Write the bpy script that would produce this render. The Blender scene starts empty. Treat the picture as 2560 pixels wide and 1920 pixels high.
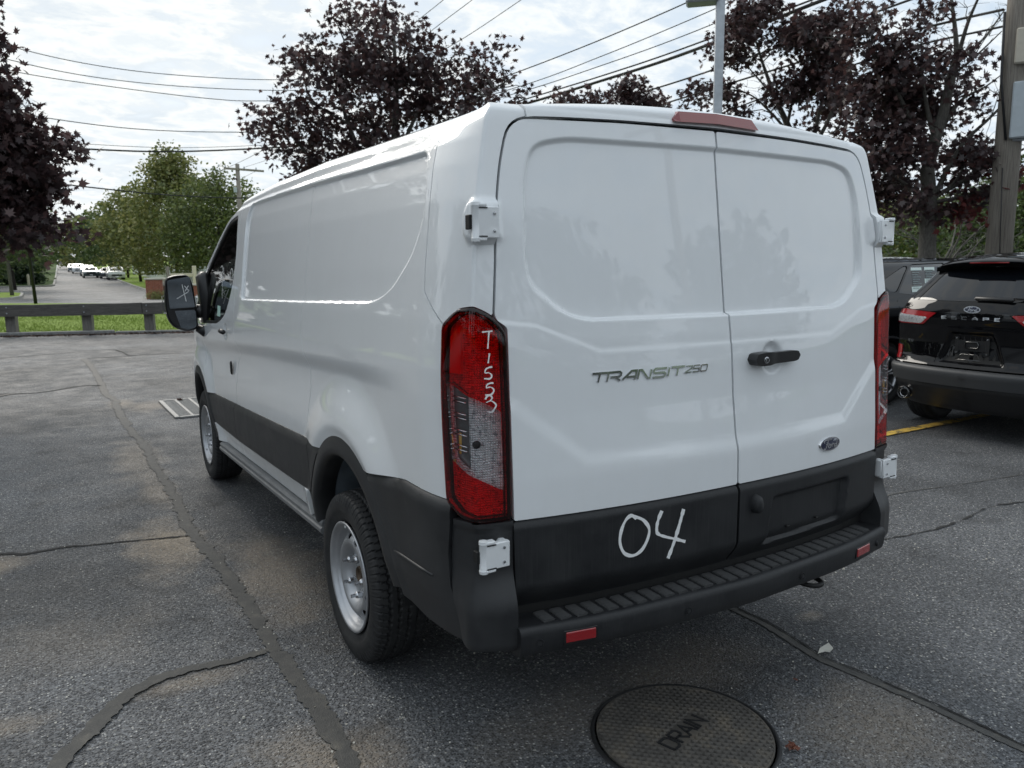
import bpy, math, random
import numpy as np
from mathutils import Vector, Matrix
random.seed(7); rng = np.random.default_rng(7)
S = bpy.context.scene; COL = S.collection
# ---------------- camera -----------------------------------------------------
CAM = Vector((-1.9472, -1.8810, 1.5991)); YAW, PITCH, ROLL = math.radians(30.5006), math.radians(-8.4843), math.radians(-.6002)
fw = Vector((math.sin(YAW)*math.cos(PITCH), math.cos(YAW)*math.cos(PITCH), math.sin(PITCH)))
rt = Vector((math.cos(YAW), -math.sin(YAW), 0)); up = rt.cross(fw)
r2 = rt*math.cos(ROLL)+up*math.sin(ROLL); u2 = up*math.cos(ROLL)-rt*math.sin(ROLL)
cd = bpy.data.cameras.new('camera'); cam = bpy.data.objects.new('camera', cd); COL.objects.link(cam)
cam.matrix_world = Matrix(((r2.x, u2.x, -fw.x, CAM.x), (r2.y, u2.y, -fw.y, CAM.y), (r2.z, u2.z, -fw.z, CAM.z), (0, 0, 0, 1)))
cd.sensor_width = 36; cd.lens = 1949.34/2560*36; cd.clip_end = 3000; cd.clip_start = .05
cd.dof.use_dof = True; cd.dof.focus_distance = 3.0; cd.dof.aperture_fstop = 7.1
S.camera = cam
# ---------------- sky, sun, exposure ----------------------------------------
SUN_EL, SUN_AZ = math.radians(31), math.radians(-6)      # azimuth from +Y, towards +X
w = bpy.data.worlds.new('World'); S.world = w; w.use_nodes = True
nt = w.node_tree; nt.nodes.clear(); N = nt.nodes.new; L = nt.links.new
out = N('ShaderNodeOutputWorld'); bg = N('ShaderNodeBackground'); bg.inputs[1].default_value = .1; L(bg.outputs[0], out.inputs[0])
sky = N('ShaderNodeTexSky'); sky.sky_type = 'NISHITA'; sky.sun_disc = False; sky.sun_elevation = SUN_EL; sky.sun_rotation = SUN_AZ
sky.dust_density = 1.5; sky.altitude = 20
tc = N('ShaderNodeTexCoord'); sp = N('ShaderNodeSeparateXYZ'); L(tc.outputs['Generated'], sp.inputs[0])
def wm(op, a, b=None, clamp=False):
    n = N('ShaderNodeMath'); n.operation = op; n.use_clamp = clamp
    for i, v in enumerate((a, b)):
        if v is None: continue
        if isinstance(v, (int, float)): n.inputs[i].default_value = v
        else: L(v, n.inputs[i])
    return n.outputs[0]
zc = wm('MAXIMUM', sp.outputs[2], 0.0); dz = wm('ADD', zc, .22)
cb = N('ShaderNodeCombineXYZ'); L(wm('DIVIDE', sp.outputs[0], dz), cb.inputs[0]); L(wm('DIVIDE', sp.outputs[1], dz), cb.inputs[1])
mp = N('ShaderNodeMapping'); mp.inputs['Rotation'].default_value = (0, 0, .5); mp.inputs['Scale'].default_value = (1, 1.35, 1); L(cb.outputs[0], mp.inputs[0])
def wnoise(scale, det, rough, dist=0):
    n = N('ShaderNodeTexNoise'); n.inputs['Scale'].default_value = scale; n.inputs['Detail'].default_value = det
    n.inputs['Roughness'].default_value = rough; n.inputs['Distortion'].default_value = dist; L(mp.outputs[0], n.inputs[0]); return n.outputs[0]
def wramp(v, pts):
    n = N('ShaderNodeValToRGB'); e = n.color_ramp.elements
    while len(e) < len(pts): e.new(.5)
    for i, (p, c) in enumerate(pts): e[i].position = p; e[i].color = (*c, 1) if len(c) == 3 else c
    L(v, n.inputs[0]); return n.outputs[0]
small = wnoise(5.6, 7, .62, .25); big = wnoise(1.1, 4, .55, .2)
mixv = wm('ADD', wm('MULTIPLY', small, .62), wm('MULTIPLY', big, .38))
body = wramp(mixv, [(.38, (3.15, 3.8, 4.5)), (.47, (3.7, 4.25, 4.8)), (.545, (4.8, 5.1, 5.3)), (.62, (4.05, 4.55, 5.0)), (.72, (4.65, 5.0, 5.25))])
# thin cloud glows a little warmer round the veiled sun
vd = N('ShaderNodeVectorMath'); vd.operation = 'DOT_PRODUCT'; L(tc.outputs['Generated'], vd.inputs[0])
vd.inputs[1].default_value = (math.sin(SUN_AZ)*math.cos(SUN_EL), math.cos(SUN_AZ)*math.cos(SUN_EL), math.sin(SUN_EL))
glow = wm('POWER', wm('MAXIMUM', vd.outputs['Value'], 0.0), 3.0)
gm = N('ShaderNodeMix'); gm.data_type = 'RGBA'; gm.blend_type = 'ADD'; L(wm('MULTIPLY', glow, .9), gm.inputs[0]); L(body, gm.inputs[6]); gm.inputs[7].default_value = (.6, .35, .0, 1)
# the blue shows between the cloudlets
mask = wramp(wm('ADD', wm('MULTIPLY', small, .45), wm('MULTIPLY', big, .55)), [(.34, (.80,)*3), (.50, (1, 1, 1))])
mx = N('ShaderNodeMix'); mx.data_type = 'RGBA'; L(mask, mx.inputs[0]); L(sky.outputs[0], mx.inputs[6]); L(gm.outputs[2], mx.inputs[7])
L(mx.outputs[2], bg.inputs[0])
sd = bpy.data.lights.new('sun', 'SUN'); sd.energy = 1.2; sd.angle = math.radians(32); sd.color = (1, .95, .87)
sun = bpy.data.objects.new('sun', sd); COL.objects.link(sun)
sun.rotation_euler = (math.radians(90)-SUN_EL, 0, -SUN_AZ+math.pi); sun.location = (0, 0, 30)
S.view_settings.view_transform = 'Standard'; S.view_settings.look = 'None'; S.view_settings.exposure = 0.97; S.view_settings.gamma = 1
S.view_settings.use_curve_mapping = False
S.render.engine = 'CYCLES'; S.cycles.max_bounces = 8; S.cycles.transparent_max_bounces = 12; S.cycles.use_denoising = True
S.cycles.sample_clamp_indirect = 6
# ---------------- materials --------------------------------------------------
class MatB:                                   # small node-graph helper
    def __init__(s, name):
        s.m = bpy.data.materials.new(name); s.m.use_nodes = True; s.t = s.m.node_tree
        s.b = s.t.nodes['Principled BSDF']; s.o = s.t.nodes['Material Output']; s.c = None
    def n(s, t, **kw):
        x = s.t.nodes.new(t)
        for k, v in kw.items():
            if k in x.inputs: x.inputs[k].default_value = v
            else: setattr(x, k, v)
        return x
    def l(s, a, b): s.t.links.new(a, b)
    def co(s, kind='Object', scale=(1, 1, 1), rot=(0, 0, 0)):
        t = s.n('ShaderNodeTexCoord'); m = s.n('ShaderNodeMapping'); m.inputs['Scale'].default_value = scale; m.inputs['Rotation'].default_value = rot
        s.l(t.outputs[kind], m.inputs[0]); return m.outputs[0]
    def noise(s, v, scale, det=4, rough=.55, dist=0):
        x = s.n('ShaderNodeTexNoise'); x.inputs['Scale'].default_value = scale; x.inputs['Detail'].default_value = det
        x.inputs['Roughness'].default_value = rough; x.inputs['Distortion'].default_value = dist; s.l(v, x.inputs[0]); return x.outputs[0]
    def ramp(s, v, pts, interp='LINEAR'):
        x = s.n('ShaderNodeValToRGB'); x.color_ramp.interpolation = interp; e = x.color_ramp.elements
        while len(e) < len(pts): e.new(.5)
        for i, (p, c) in enumerate(pts):
            e[i].position = p
            if isinstance(c, (int, float)): c = (c, c, c)
            e[i].color = (*c, 1)
        s.l(v, x.inputs[0]); return x.outputs[0]
    def mix(s, f, a, b, mode='MIX'):
        x = s.n('ShaderNodeMix', data_type='RGBA', blend_type=mode)
        for i, v in ((0, f), (6, a), (7, b)):
            if isinstance(v, (int, float)): x.inputs[i].default_value = v if i == 0 else (v, v, v, 1)
            elif isinstance(v, tuple): x.inputs[i].default_value = (*v, 1) if len(v) == 3 else v
            else: s.l(v, x.inputs[i])
        return x.outputs[2]
    def math(s, op, a, b=0.0):
        x = s.n('ShaderNodeMath', operation=op)
        for i, v in enumerate((a, b)):
            if isinstance(v, (int, float)): x.inputs[i].default_value = v
            else: s.l(v, x.inputs[i])
        return x.outputs[0]
    def bump(s, h, strength, dist=.01):
        x = s.n('ShaderNodeBump'); x.inputs['Strength'].default_value = strength; x.inputs['Distance'].default_value = dist
        s.l(h, x.inputs['Height']); s.l(x.outputs[0], s.b.inputs['Normal']); return x
    def set(s, **kw):
        names = dict(col='Base Color', rough='Roughness', metal='Metallic', coat='Coat Weight', crough='Coat Roughness', spec='Specular IOR Level', alpha='Alpha', trans='Transmission Weight', ior='IOR', sheen='Sheen Weight', emc='Emission Color', ems='Emission Strength')
        for k, v in kw.items():
            i = s.b.inputs[names[k]]
            if hasattr(v, 'is_output'): s.l(v, i)
            elif k in ('col', 'emc'): i.default_value = (*v, 1) if isinstance(v, tuple) else (v, v, v, 1)
            else: i.default_value = v
        return s
M = {}
def simple(name, col, rough=.5, metal=0, coat=0, spec=.5, bump=None, vary=0):
    a = MatB(name); a.set(rough=rough, metal=metal, coat=coat, spec=spec, crough=.04)
    v = a.co()
    if vary:
        n = a.noise(v, 9, 4); c = tuple(x*(1-vary) for x in (col if isinstance(col, tuple) else (col,)*3)); d = tuple(min(1, x*(1+vary)) for x in (col if isinstance(col, tuple) else (col,)*3))
        a.set(col=a.ramp(n, [(.3, c), (.7, d)]))
    else: a.set(col=col)
    if bump: a.bump(a.noise(v, bump[0], 5, .6), bump[1], bump[2] if len(bump) > 2 else .004)
    M[name] = a.m; return a
# white van paint: clear coat, faint dust low down
a = MatB('white_paint'); v = a.co()
dust = a.ramp(a.noise(v, 3.0, 6, .6), [(.35, 0), (.75, 1)])
zz_ = a.n('ShaderNodeSeparateXYZ'); a.l(v, zz_.inputs[0]); low_ = a.ramp(zz_.outputs[2], [(.45, .30), (.95, .05)])
film = a.math('MULTIPLY', low_, a.ramp(a.noise(a.co(scale=(3, 3, 1)), 5, 7, .7), [(.35, .2), (.7, 1)]))
a.set(col=a.mix(a.math('ADD', a.math('MULTIPLY', dust, .06), film), (.83, .855, .875), (.52, .50, .45)), rough=.42, coat=1, crough=.025, spec=.5)
a.bump(a.noise(v, 7, 3, .5), .07, .010); M['white_paint'] = a.m
simple('inner_paint', (.16, .19, .22), .6, vary=.25)
# grained dark cladding with scuffs and dust
a = MatB('dark_plastic'); v = a.co()
st = a.noise(a.co(scale=(60, 60, 1.2)), 4, 3, .6)
sc = a.noise(v, 6, 6, .65)
a.set(col=a.mix(a.ramp(st, [(.48, 0), (.72, .22)]), a.ramp(sc, [(.35, (.011, .012, .014)), (.7, (.024, .025, .027))]), (.06, .06, .06)), rough=a.ramp(sc, [(.3, .42), (.7, .62)]), spec=.4)
a.bump(a.noise(v, 900, 2), .25, .0006); M['dark_plastic'] = a.m
a = MatB('side_plastic'); v = a.co(); sc = a.noise(v, 5, 6, .65)
a.set(col=a.ramp(sc, [(.35, (.018, .019, .021)), (.68, (.034, .035, .037))]), rough=a.ramp(sc, [(.3, .38), (.7, .55)]), spec=.5)
a.bump(a.noise(v, 900, 2), .2, .0006); M['side_plastic'] = a.m
simple('grey_step', (.16, .165, .17), .5, bump=(300, .2, .001), vary=.15)
simple('seam_black', .006, .7)
simple('trim_black', (.012, .012, .013), .38, spec=.5)
simple('gloss_black', (.006, .006, .007), .12, coat=1, spec=.6)
a = MatB('tyre_rubber'); v = a.co(); a.set(col=a.ramp(a.noise(v, 14, 5, .6), [(.35, (.016, .0165, .018)), (.75, (.038, .038, .038))]), rough=.62, spec=.4); a.bump(a.noise(v, 220, 3), .3, .001); M['tyre_rubber'] = a.m
a = MatB('steel_rim'); v = a.co(); a.set(col=a.ramp(a.noise(v, 12, 5), [(.3, (.40, .41, .43)), (.8, (.54, .55, .57))]), metal=.75, rough=.42); a.bump(a.noise(v, 60, 3), .05, .002); M['steel_rim'] = a.m
simple('nut_steel', (.55, .56, .58), .25, metal=1, bump=(90, .2, .001)); simple('rusty_steel', (.09, .065, .045), .6, metal=.5, vary=.4)
simple('chrome', (.75, .76, .78), .08, metal=1); simple('brake_steel', (.10, .09, .085), .5, metal=.7, vary=.4)
simple('badge_blue', (.008, .014, .05), .12, coat=1); simple('marker_white', (.85, .86, .86), .6)
simple('underbody', (.010, .010, .011), .8, vary=.4)
# lamp reflector: bright metal, facet glints and dark spots painted in as coloured cells
a = MatB('lamp_reflector'); v = a.co(scale=(1, 1, 1))
sx_ = a.n('ShaderNodeSeparateXYZ'); a.l(v, sx_.inputs[0])
wob_ = a.math('MULTIPLY', a.noise(v, 30, 3), .012)
hz_ = a.math('ABSOLUTE', a.math('SINE', a.math('MULTIPLY', a.math('ADD', sx_.outputs[2], wob_), 440)))
hx_ = a.math('ABSOLUTE', a.math('SINE', a.math('MULTIPLY', a.math('ADD', a.math('SUBTRACT', sx_.outputs[0], sx_.outputs[1]), wob_), 350)))
vf_ = a.n('ShaderNodeTexVoronoi'); vf_.inputs['Scale'].default_value = 120; a.l(v, vf_.inputs[0]); sf_ = a.n('ShaderNodeSeparateColor'); a.l(vf_.outputs['Color'], sf_.inputs[0])
a.set(col=a.ramp(sf_.outputs[0], [(.0, (.42, .43, .45)), (.30, (.80, .82, .84)), (1, (.95, .96, .97))]), metal=.30, rough=.14); a.bump(a.math('ADD', a.math('MULTIPLY', hz_, hx_), a.noise(v, 60, 2)), 1.0, .0045); M['lamp_reflector'] = a.m
def lens(name, tint, refl=.05, fac=.62):
    a = MatB(name); t = a.n('ShaderNodeBsdfTransparent'); t.inputs[0].default_value = (*tint, 1)
    g = a.n('ShaderNodeBsdfGlossy'); g.inputs['Roughness'].default_value = refl; g.inputs[0].default_value = (1, 1, 1, 1)
    f = a.n('ShaderNodeFresnel'); f.inputs[0].default_value = 1.5; m = a.n('ShaderNodeMixShader')
    a.l(a.math('MINIMUM', a.math('MULTIPLY', f.outputs[0], 1.0), .6), m.inputs[0]); a.l(t.outputs[0], m.inputs[1]); a.l(g.outputs[0], m.inputs[2]); a.l(m.outputs[0], a.o.inputs[0]); M[name] = a.m
lens('red_lens', (1.0, .018, .028)); lens('clear_lens', (.93, .94, .95)); lens('dark_red_lens', (.55, .012, .02))
simple('red_bright', (.62, .012, .018), .25); simple('red_plastic', (.30, .008, .012), .12, coat=1, bump=(400, .3, .001)); simple('lamp_shade_grey', (.16, .165, .17), .2, metal=.6); simple('lamp_dark_red', (.05, .004, .006), .3); simple('amber_bulb', (.55, .30, .03), .2, coat=.5)
simple('brake_lens', (.22, .012, .014), .2, coat=1, bump=(300, .2, .001))
a = MatB('tinted_glass'); t = a.n('ShaderNodeBsdfTransparent'); t.inputs[0].default_value = (.20, .23, .22, 1)
g = a.n('ShaderNodeBsdfGlossy'); g.inputs['Roughness'].default_value = .01; f = a.n('ShaderNodeFresnel'); f.inputs[0].default_value = 1.52; m = a.n('ShaderNodeMixShader')
a.l(f.outputs[0], m.inputs[0]); a.l(t.outputs[0], m.inputs[1]); a.l(g.outputs[0], m.inputs[2]); a.l(m.outputs[0], a.o.inputs[0]); M['tinted_glass'] = a.m
simple('privacy_glass', (.004, .005, .007), .02, coat=0, spec=.6); simple('cabin_grey', (.03, .031, .033), .8)
simple('mirror_glass', (.30, .34, .38), .015, metal=1)
simple('sticker_green', (.42, .62, .56), .5); simple('sticker_paper', (.62, .72, .68), .6); simple('print_grey', (.22, .28, .28), .6)
a = MatB('black_car_paint'); v = a.co(); a.set(col=(.004, .004, .005), rough=.3, coat=.75, crough=.015, spec=0.0); a.bump(a.noise(v, 6, 2, .4), .04, .01); M['black_car_paint'] = a.m
simple('car_grey_plastic', (.040, .042, .045), .5, bump=(500, .15, .001)); simple('alloy', (.42, .43, .45), .3, metal=.9)
# ---------------- helpers ----------------------------------------------------
def link(o, parent=None):
    COL.objects.link(o)
    if parent is not None: o.parent = parent
    return o
def empty(name, label, cat, loc=(0, 0, 0), rz=0, group=None):
    o = bpy.data.objects.new(name, None); o.location = loc; o.rotation_euler = (0, 0, rz); o.empty_display_size = .2
    o['label'] = label; o['category'] = cat
    if group: o['group'] = group
    return link(o)
def tag(o, label=None, cat=None, group=None, kind=None):
    for k, v in (('label', label), ('category', cat), ('group', group), ('kind', kind)):
        if v: o[k] = v
    return o
def mk(name, verts, faces, mat, parent=None, smooth=False, mats=None, midx=None):
    me = bpy.data.meshes.new(name)
    me.from_pydata(verts if isinstance(verts, list) else np.asarray(verts).tolist(), [], faces)
    for m_ in (mats or [mat]): me.materials.append(M[m_])
    if midx is not None: me.polygons.foreach_set('material_index', np.asarray(midx, dtype=np.int32))
    if smooth: me.polygons.foreach_set('use_smooth', np.ones(len(me.polygons), dtype=bool))
    me.update()
    return link(bpy.data.objects.new(name, me), parent)
class MB:                                     # collects shapes into ONE mesh
    def __init__(s): s.v = []; s.f = []
    def add(s, v, f):
        k = len(s.v); s.v += [tuple(map(float, p)) for p in v]; s.f += [tuple(i+k for i in q) for q in f]; return s
    def box(s, c, d, rot=None, bev=0.0):      # bevelled box: centre, full sizes
        x, y, z = [q/2 for q in d]; b = min(bev, x*.9, y*.9, z*.9)
        vs = []; fs = []
        if b <= 0:
            vs = [(i*x, j*y, k*z) for i in (-1, 1) for j in (-1, 1) for k in (-1, 1)]
            fs = [(0, 1, 3, 2), (4, 6, 7, 5), (0, 4, 5, 1), (2, 3, 7, 6), (0, 2, 6, 4), (1, 5, 7, 3)]
        else:
            idx = {}
            for i in (-1, 1):
                for j in (-1, 1):
                    for k in (-1, 1):
                        for a_, p in enumerate(((i*x, j*(y-b), k*(z-b)), (i*(x-b), j*y, k*(z-b)), (i*(x-b), j*(y-b), k*z))):
                            idx[i, j, k, a_] = len(vs); vs.append(p)
            g = lambda i, j, k, a_: idx[i, j, k, a_]
            for i in (-1, 1):
                fs.append([g(i, -1, -1, 0), g(i, 1, -1, 0), g(i, 1, 1, 0), g(i, -1, 1, 0)][::i])
                fs.append([g(-1, i, -1, 1), g(1, i, -1, 1), g(1, i, 1, 1), g(-1, i, 1, 1)][::-i])
                fs.append([g(-1, -1, i, 2), g(1, -1, i, 2), g(1, 1, i, 2), g(-1, 1, i, 2)][::i])
            for i in (-1, 1):
                for j in (-1, 1):
                    fs.append([g(i, j, -1, 0), g(i, j, 1, 0), g(i, j, 1, 1), g(i, j, -1, 1)][::-i*j])
                    fs.append([g(i, -1, j, 0), g(i, 1, j, 0), g(i, 1, j, 2), g(i, -1, j, 2)][::i*j])
                    fs.append([g(-1, i, j, 1), g(1, i, j, 1), g(1, i, j, 2), g(-1, i, j, 2)][::-i*j])
            for i in (-1, 1):
                for j in (-1, 1):
                    for k in (-1, 1): fs.append([g(i, j, k, 0), g(i, j, k, 1), g(i, j, k, 2)][::i*j*k])
        if rot is not None: vs = [rot @ Vector(p) for p in vs]
        return s.add([(p[0]+c[0], p[1]+c[1], p[2]+c[2]) for p in vs], fs)
    def prism(s, poly, a, b):                 # poly: list of 3D points at depth vector 0; extruded from +a to +b
        n = len(poly); A = [tuple(np.add(p, a)) for p in poly]; B = [tuple(np.add(p, b)) for p in poly]
        return s.add(A+B, [tuple(range(n))[::-1], tuple(range(n, 2*n))]+[(i, (i+1) % n, n+(i+1) % n, n+i) for i in range(n)])
    def tube(s, pts, r, n=8, cap=True):
        pts = [Vector(p) for p in pts]; rs = r if isinstance(r, (list, tuple)) else [r]*len(pts)
        rings = []; t0 = None; u_ = None
        for i, p in enumerate(pts):
            t = (pts[min(i+1, len(pts)-1)]-pts[max(i-1, 0)])
            t = t.normalized() if t.length > 1e-9 else (t0 or Vector((0, 0, 1)))
            if u_ is None: u_ = t.orthogonal().normalized()
            else:
                u_ = (u_-t*u_.dot(t)); u_ = u_.normalized() if u_.length > 1e-6 else t.orthogonal().normalized()
            w_ = t.cross(u_); t0 = t
            rings.append([p+(u_*math.cos(q)+w_*math.sin(q))*rs[i] for q in (2*math.pi*k/n for k in range(n))])
        vs = [q for rg in rings for q in rg]; fs = []
        for i in range(len(pts)-1):
            for k in range(n): fs.append((i*n+k, i*n+(k+1) % n, (i+1)*n+(k+1) % n, (i+1)*n+k))
        if cap: fs.append(tuple(range(n))[::-1]); fs.append(tuple((len(pts)-1)*n+k for k in range(n)))
        return s.add(vs, fs)
    def lathe(s, prof, axis='x', n=32, c=(0, 0, 0), close=False, arc=None):   # prof: (r, along)
        vs = []; fs = []; m_ = len(prof)
        for k in range(n):
            q = 2*math.pi*k/n
            for r, h in prof:
                a_, b_ = r*math.cos(q), r*math.sin(q)
                p = (h, a_, b_) if axis == 'x' else ((a_, h, b_) if axis == 'y' else (a_, b_, h))
                vs.append((p[0]+c[0], p[1]+c[1], p[2]+c[2]))
        for k in range(n):
            for i in range(m_-1+(1 if close else 0)):
                fs.append((k*m_+i, k*m_+(i+1) % m_, ((k+1) % n)*m_+(i+1) % m_, ((k+1) % n)*m_+i))
        return s.add(vs, fs)
    def obj(s, name, mat, parent=None, smooth=False): return mk(name, s.v, s.f, mat, parent, smooth)
def smooth_by_angle(o, deg=35):
    me = o.data; me.polygons.foreach_set('use_smooth', np.ones(len(me.polygons), dtype=bool))
    import bmesh
    bm = bmesh.new(); bm.from_mesh(me); a = math.radians(deg)
    for e in bm.edges:
        if len(e.link_faces) == 2 and e.calc_face_angle(0) > a: e.smooth = False
    bm.to_mesh(me); bm.free(); return o
# signed distance to a polygon (numpy, negative inside)
def sdpoly(P, X, Y):
    P = np.asarray(P, float); X = np.asarray(X); Y = np.asarray(Y)
    d2 = np.full(X.shape, 1e9); s = np.zeros(X.shape, bool)
    for i in range(len(P)):
        x1, y1 = P[i-1]; x2, y2 = P[i]; ex, ey = x2-x1, y2-y1; L2 = ex*ex+ey*ey
        if L2 < 1e-14: continue
        wx, wy = X-x1, Y-y1; t = np.clip((wx*ex+wy*ey)/L2, 0, 1)
        d2 = np.minimum(d2, (wx-t*ex)**2+(wy-t*ey)**2)
        c = ((y1 <= Y) & (y2 > Y)) | ((y2 <= Y) & (y1 > Y))
        if abs(ey) > 1e-12: s ^= c & (X < x1+(Y-y1)*ex/ey)
    d = np.sqrt(d2); return np.where(s, -d, d)
def rpoly(P, r, n=6):                         # fillet the corners
    P = [np.array(p[:2], float) for p in P]; R_ = [(p[2] if len(p) > 2 else r) for p in P] if False else r
    out_ = []
    for i in range(len(P)):
        a_, b_, c_ = P[i-1], P[i], P[(i+1) % len(P)]; u_ = a_-b_; v_ = c_-b_; lu, lv = np.linalg.norm(u_), np.linalg.norm(v_)
        rr = r[i] if isinstance(r, (list, tuple)) else r; d = min(rr, lu*.49, lv*.49)
        p0, p1 = b_+u_/lu*d, b_+v_/lv*d
        for k in range(n+1):
            t = k/n; out_.append(tuple((1-t)**2*p0+2*t*(1-t)*b_+t*t*p1))
    return out_
def lin(*seg):                                # lin(a, b, step, c, step, d ...) non-uniform coordinates
    out_ = [seg[0]]
    for i in range(1, len(seg), 2):
        b_, st = seg[i], seg[i+1]; n = max(1, int(round((b_-out_[-1])/st))); a_ = out_[-1]
        out_ += [a_+(b_-a_)*(k+1)/n for k in range(n)]
    return np.array(out_)
def grid_normals(P):
    gu = np.gradient(P, axis=0); gv = np.gradient(P, axis=1); n = np.cross(gu, gv); l = np.linalg.norm(n, axis=2, keepdims=True); return n/np.maximum(l, 1e-12)
def sheet(name, P, F, Nn, mat, parent, skirt=.018, smooth=True, double=False):
    """keep the part of grid P where field F < 0; outward normals Nn; the cut edge is folded inwards by skirt"""
    ni, nj = F.shape; ins = F < 0; idx = -np.ones((ni, nj), int); used = np.zeros((ni, nj), bool)
    q = ins[:-1, :-1].astype(int)+ins[1:, :-1]+ins[1:, 1:]+ins[:-1, 1:]
    full = q == 4; part = (q > 0) & (q < 4)
    used = ins; idx[used] = np.arange(used.sum()); V = P[used].tolist(); NV = Nn[used].tolist()
    I, J = np.where(full); faces = np.stack([idx[I, J], idx[I+1, J], idx[I+1, J+1], idx[I, J+1]], 1).tolist()
    ek = {}; segs = []
    def cross(a, b):
        k = (a, b) if a < b else (b, a)
        if k in ek: return ek[k]
        fa, fb = F[a], F[b]; t = fa/(fa-fb); t = min(max(t, .02), .98); p = P[a]*(1-t)+P[b]*t; n = Nn[a]*(1-t)+Nn[b]*t
        V.append(p.tolist()); NV.append(n.tolist()); ek[k] = len(V)-1; return ek[k]
    for i, j in zip(*np.where(part)):
        cs = [(i, j), (i+1, j), (i+1, j+1), (i, j+1)]; poly = []; cr = []
        for k in range(4):
            a, b = cs[k], cs[(k+1) % 4]
            if ins[a]: poly.append(idx[a])
            if ins[a] != ins[b]: c = cross(a, b); poly.append(c); cr.append((c, bool(ins[a])))
        if len(poly) >= 3: faces.append(poly)
        if len(cr) == 2:                      # leaving -> entering
            a = cr[0][0] if cr[0][1] else cr[1][0]; b = cr[1][0] if cr[0][1] else cr[0][0]; segs.append((a, b))
    # outer border of the grid
    bi = [(i, 0, i+1, 0) for i in range(ni-1)]+[(ni-1, j, ni-1, j+1) for j in range(nj-1)]+[(i+1, nj-1, i, nj-1) for i in range(ni-1)]+[(0, j+1, 0, j) for j in range(nj-1)]
    for a, b, c, d in bi:
        if ins[a, b] and ins[c, d]: segs.append((idx[a, b], idx[c, d]))
        elif ins[a, b] and ((a, b), (c, d)) in ek or ((c, d), (a, b)) in ek and ins[a, b]: segs.append((idx[a, b], ek.get(((a, b), (c, d)), ek.get(((c, d), (a, b))))))
        elif ins[c, d] and (((a, b), (c, d)) in ek or ((c, d), (a, b)) in ek): segs.append((ek.get(((a, b), (c, d)), ek.get(((c, d), (a, b)))), idx[c, d]))
    if not faces: return None
    f = faces[len(faces)//2]; a, b, c = (np.array(V[f[k]]) for k in (0, 1, 2))
    flip = np.dot(np.cross(b-a, c-a), np.array(NV[f[0]])) < 0
    if skirt:
        m = {}
        def lo(k, dpt):
            if (k, dpt) not in m:
                p = np.array(V[k])-np.array(NV[k])*dpt; V.append(p.tolist()); m[k, dpt] = len(V)-1
            return m[k, dpt]
        nf = []
        for a, b in segs:
            nf.append([a, b, lo(b, skirt), lo(a, skirt)][::-1])
        faces += nf
    if flip: faces = [fc[::-1] for fc in faces]
    o = mk(name, V, faces, mat, parent, smooth)
    if skirt:
        me = o.data; me.update()
        import bmesh
        bm = bmesh.new(); bm.from_mesh(me)
        for e in bm.edges:
            if len(e.link_faces) == 2 and e.calc_face_angle(0) > .7: e.smooth = False
        bm.to_mesh(me); bm.free()
    return o
def mirror_x(o, parent=None):                 # the mirrored twin of a part (its own mesh)
    me = o.data.copy(); n = len(me.vertices); co = np.empty(n*3); me.vertices.foreach_get('co', co); co = co.reshape(-1, 3); co[:, 0] *= -1
    me.vertices.foreach_set('co', co.ravel()); me.flip_normals(); me.update()
    c = bpy.data.objects.new(o.name.split('.')[0], me); c.location = (-o.location.x, o.location.y, o.location.z)
    return link(c, parent if parent is not None else o.parent)
def copy_tree(o, parent=None):
    c = o.copy(); COL.objects.link(c); c.parent = parent
    for ch in list(o.children): copy_tree(ch, c)
    return c
def strokes(mb, lines, wdt, dep, place):      # flat ribbons along polylines, place(u, v, h) -> 3D point
    for ln in lines:
        ln = [np.array(p, float) for p in ln]; L_ = []; R_ = []
        for i, p in enumerate(ln):
            t0 = ln[i]-ln[i-1] if i else ln[1]-ln[0]; t1 = ln[i+1]-ln[i] if i < len(ln)-1 else t0
            t0 = t0/np.linalg.norm(t0); t1 = t1/np.linalg.norm(t1); t = t0+t1; t = t/max(np.linalg.norm(t), 1e-6); nn = np.array([-t[1], t[0]])
            k = min(1/max(np.dot(nn, [-t0[1], t0[0]]), .4), 1.8)*(wdt/2 if not callable(wdt) else wdt(i/(len(ln)-1))/2)
            L_.append(p+nn*k); R_.append(p-nn*k)
        n = len(ln); vs = [place(*q, dep) for q in L_]+[place(*q, dep) for q in R_]+[place(*q, 0) for q in L_]+[place(*q, 0) for q in R_]; fs = []
        for i in range(n-1):
            fs += [(i, i+1, n+i+1, n+i), (2*n+i, i, i+1, 2*n+i+1)[::1], (n+i, n+i+1, 3*n+i+1, 3*n+i)]
        fs += [(0, n, 3*n, 2*n), (n-1, 3*n-1, 4*n-1, 2*n-1)]
        mb.add(vs, fs)
    return mb
def curve_pts(P, n=8):                        # Catmull-Rom through points
    P = [np.array(p, float) for p in P]; P = [2*P[0]-P[1]]+P+[2*P[-1]-P[-2]]; o_ = []
    for i in range(1, len(P)-2):
        for k in range(n):
            t = k/n; a_, b_, c_, d_ = P[i-1:i+3]
            o_.append(.5*((2*b_)+(-a_+c_)*t+(2*a_-5*b_+4*c_-d_)*t*t+(-a_+3*b_-3*c_+d_)*t**3))
    o_.append(P[-2]); return o_
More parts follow.
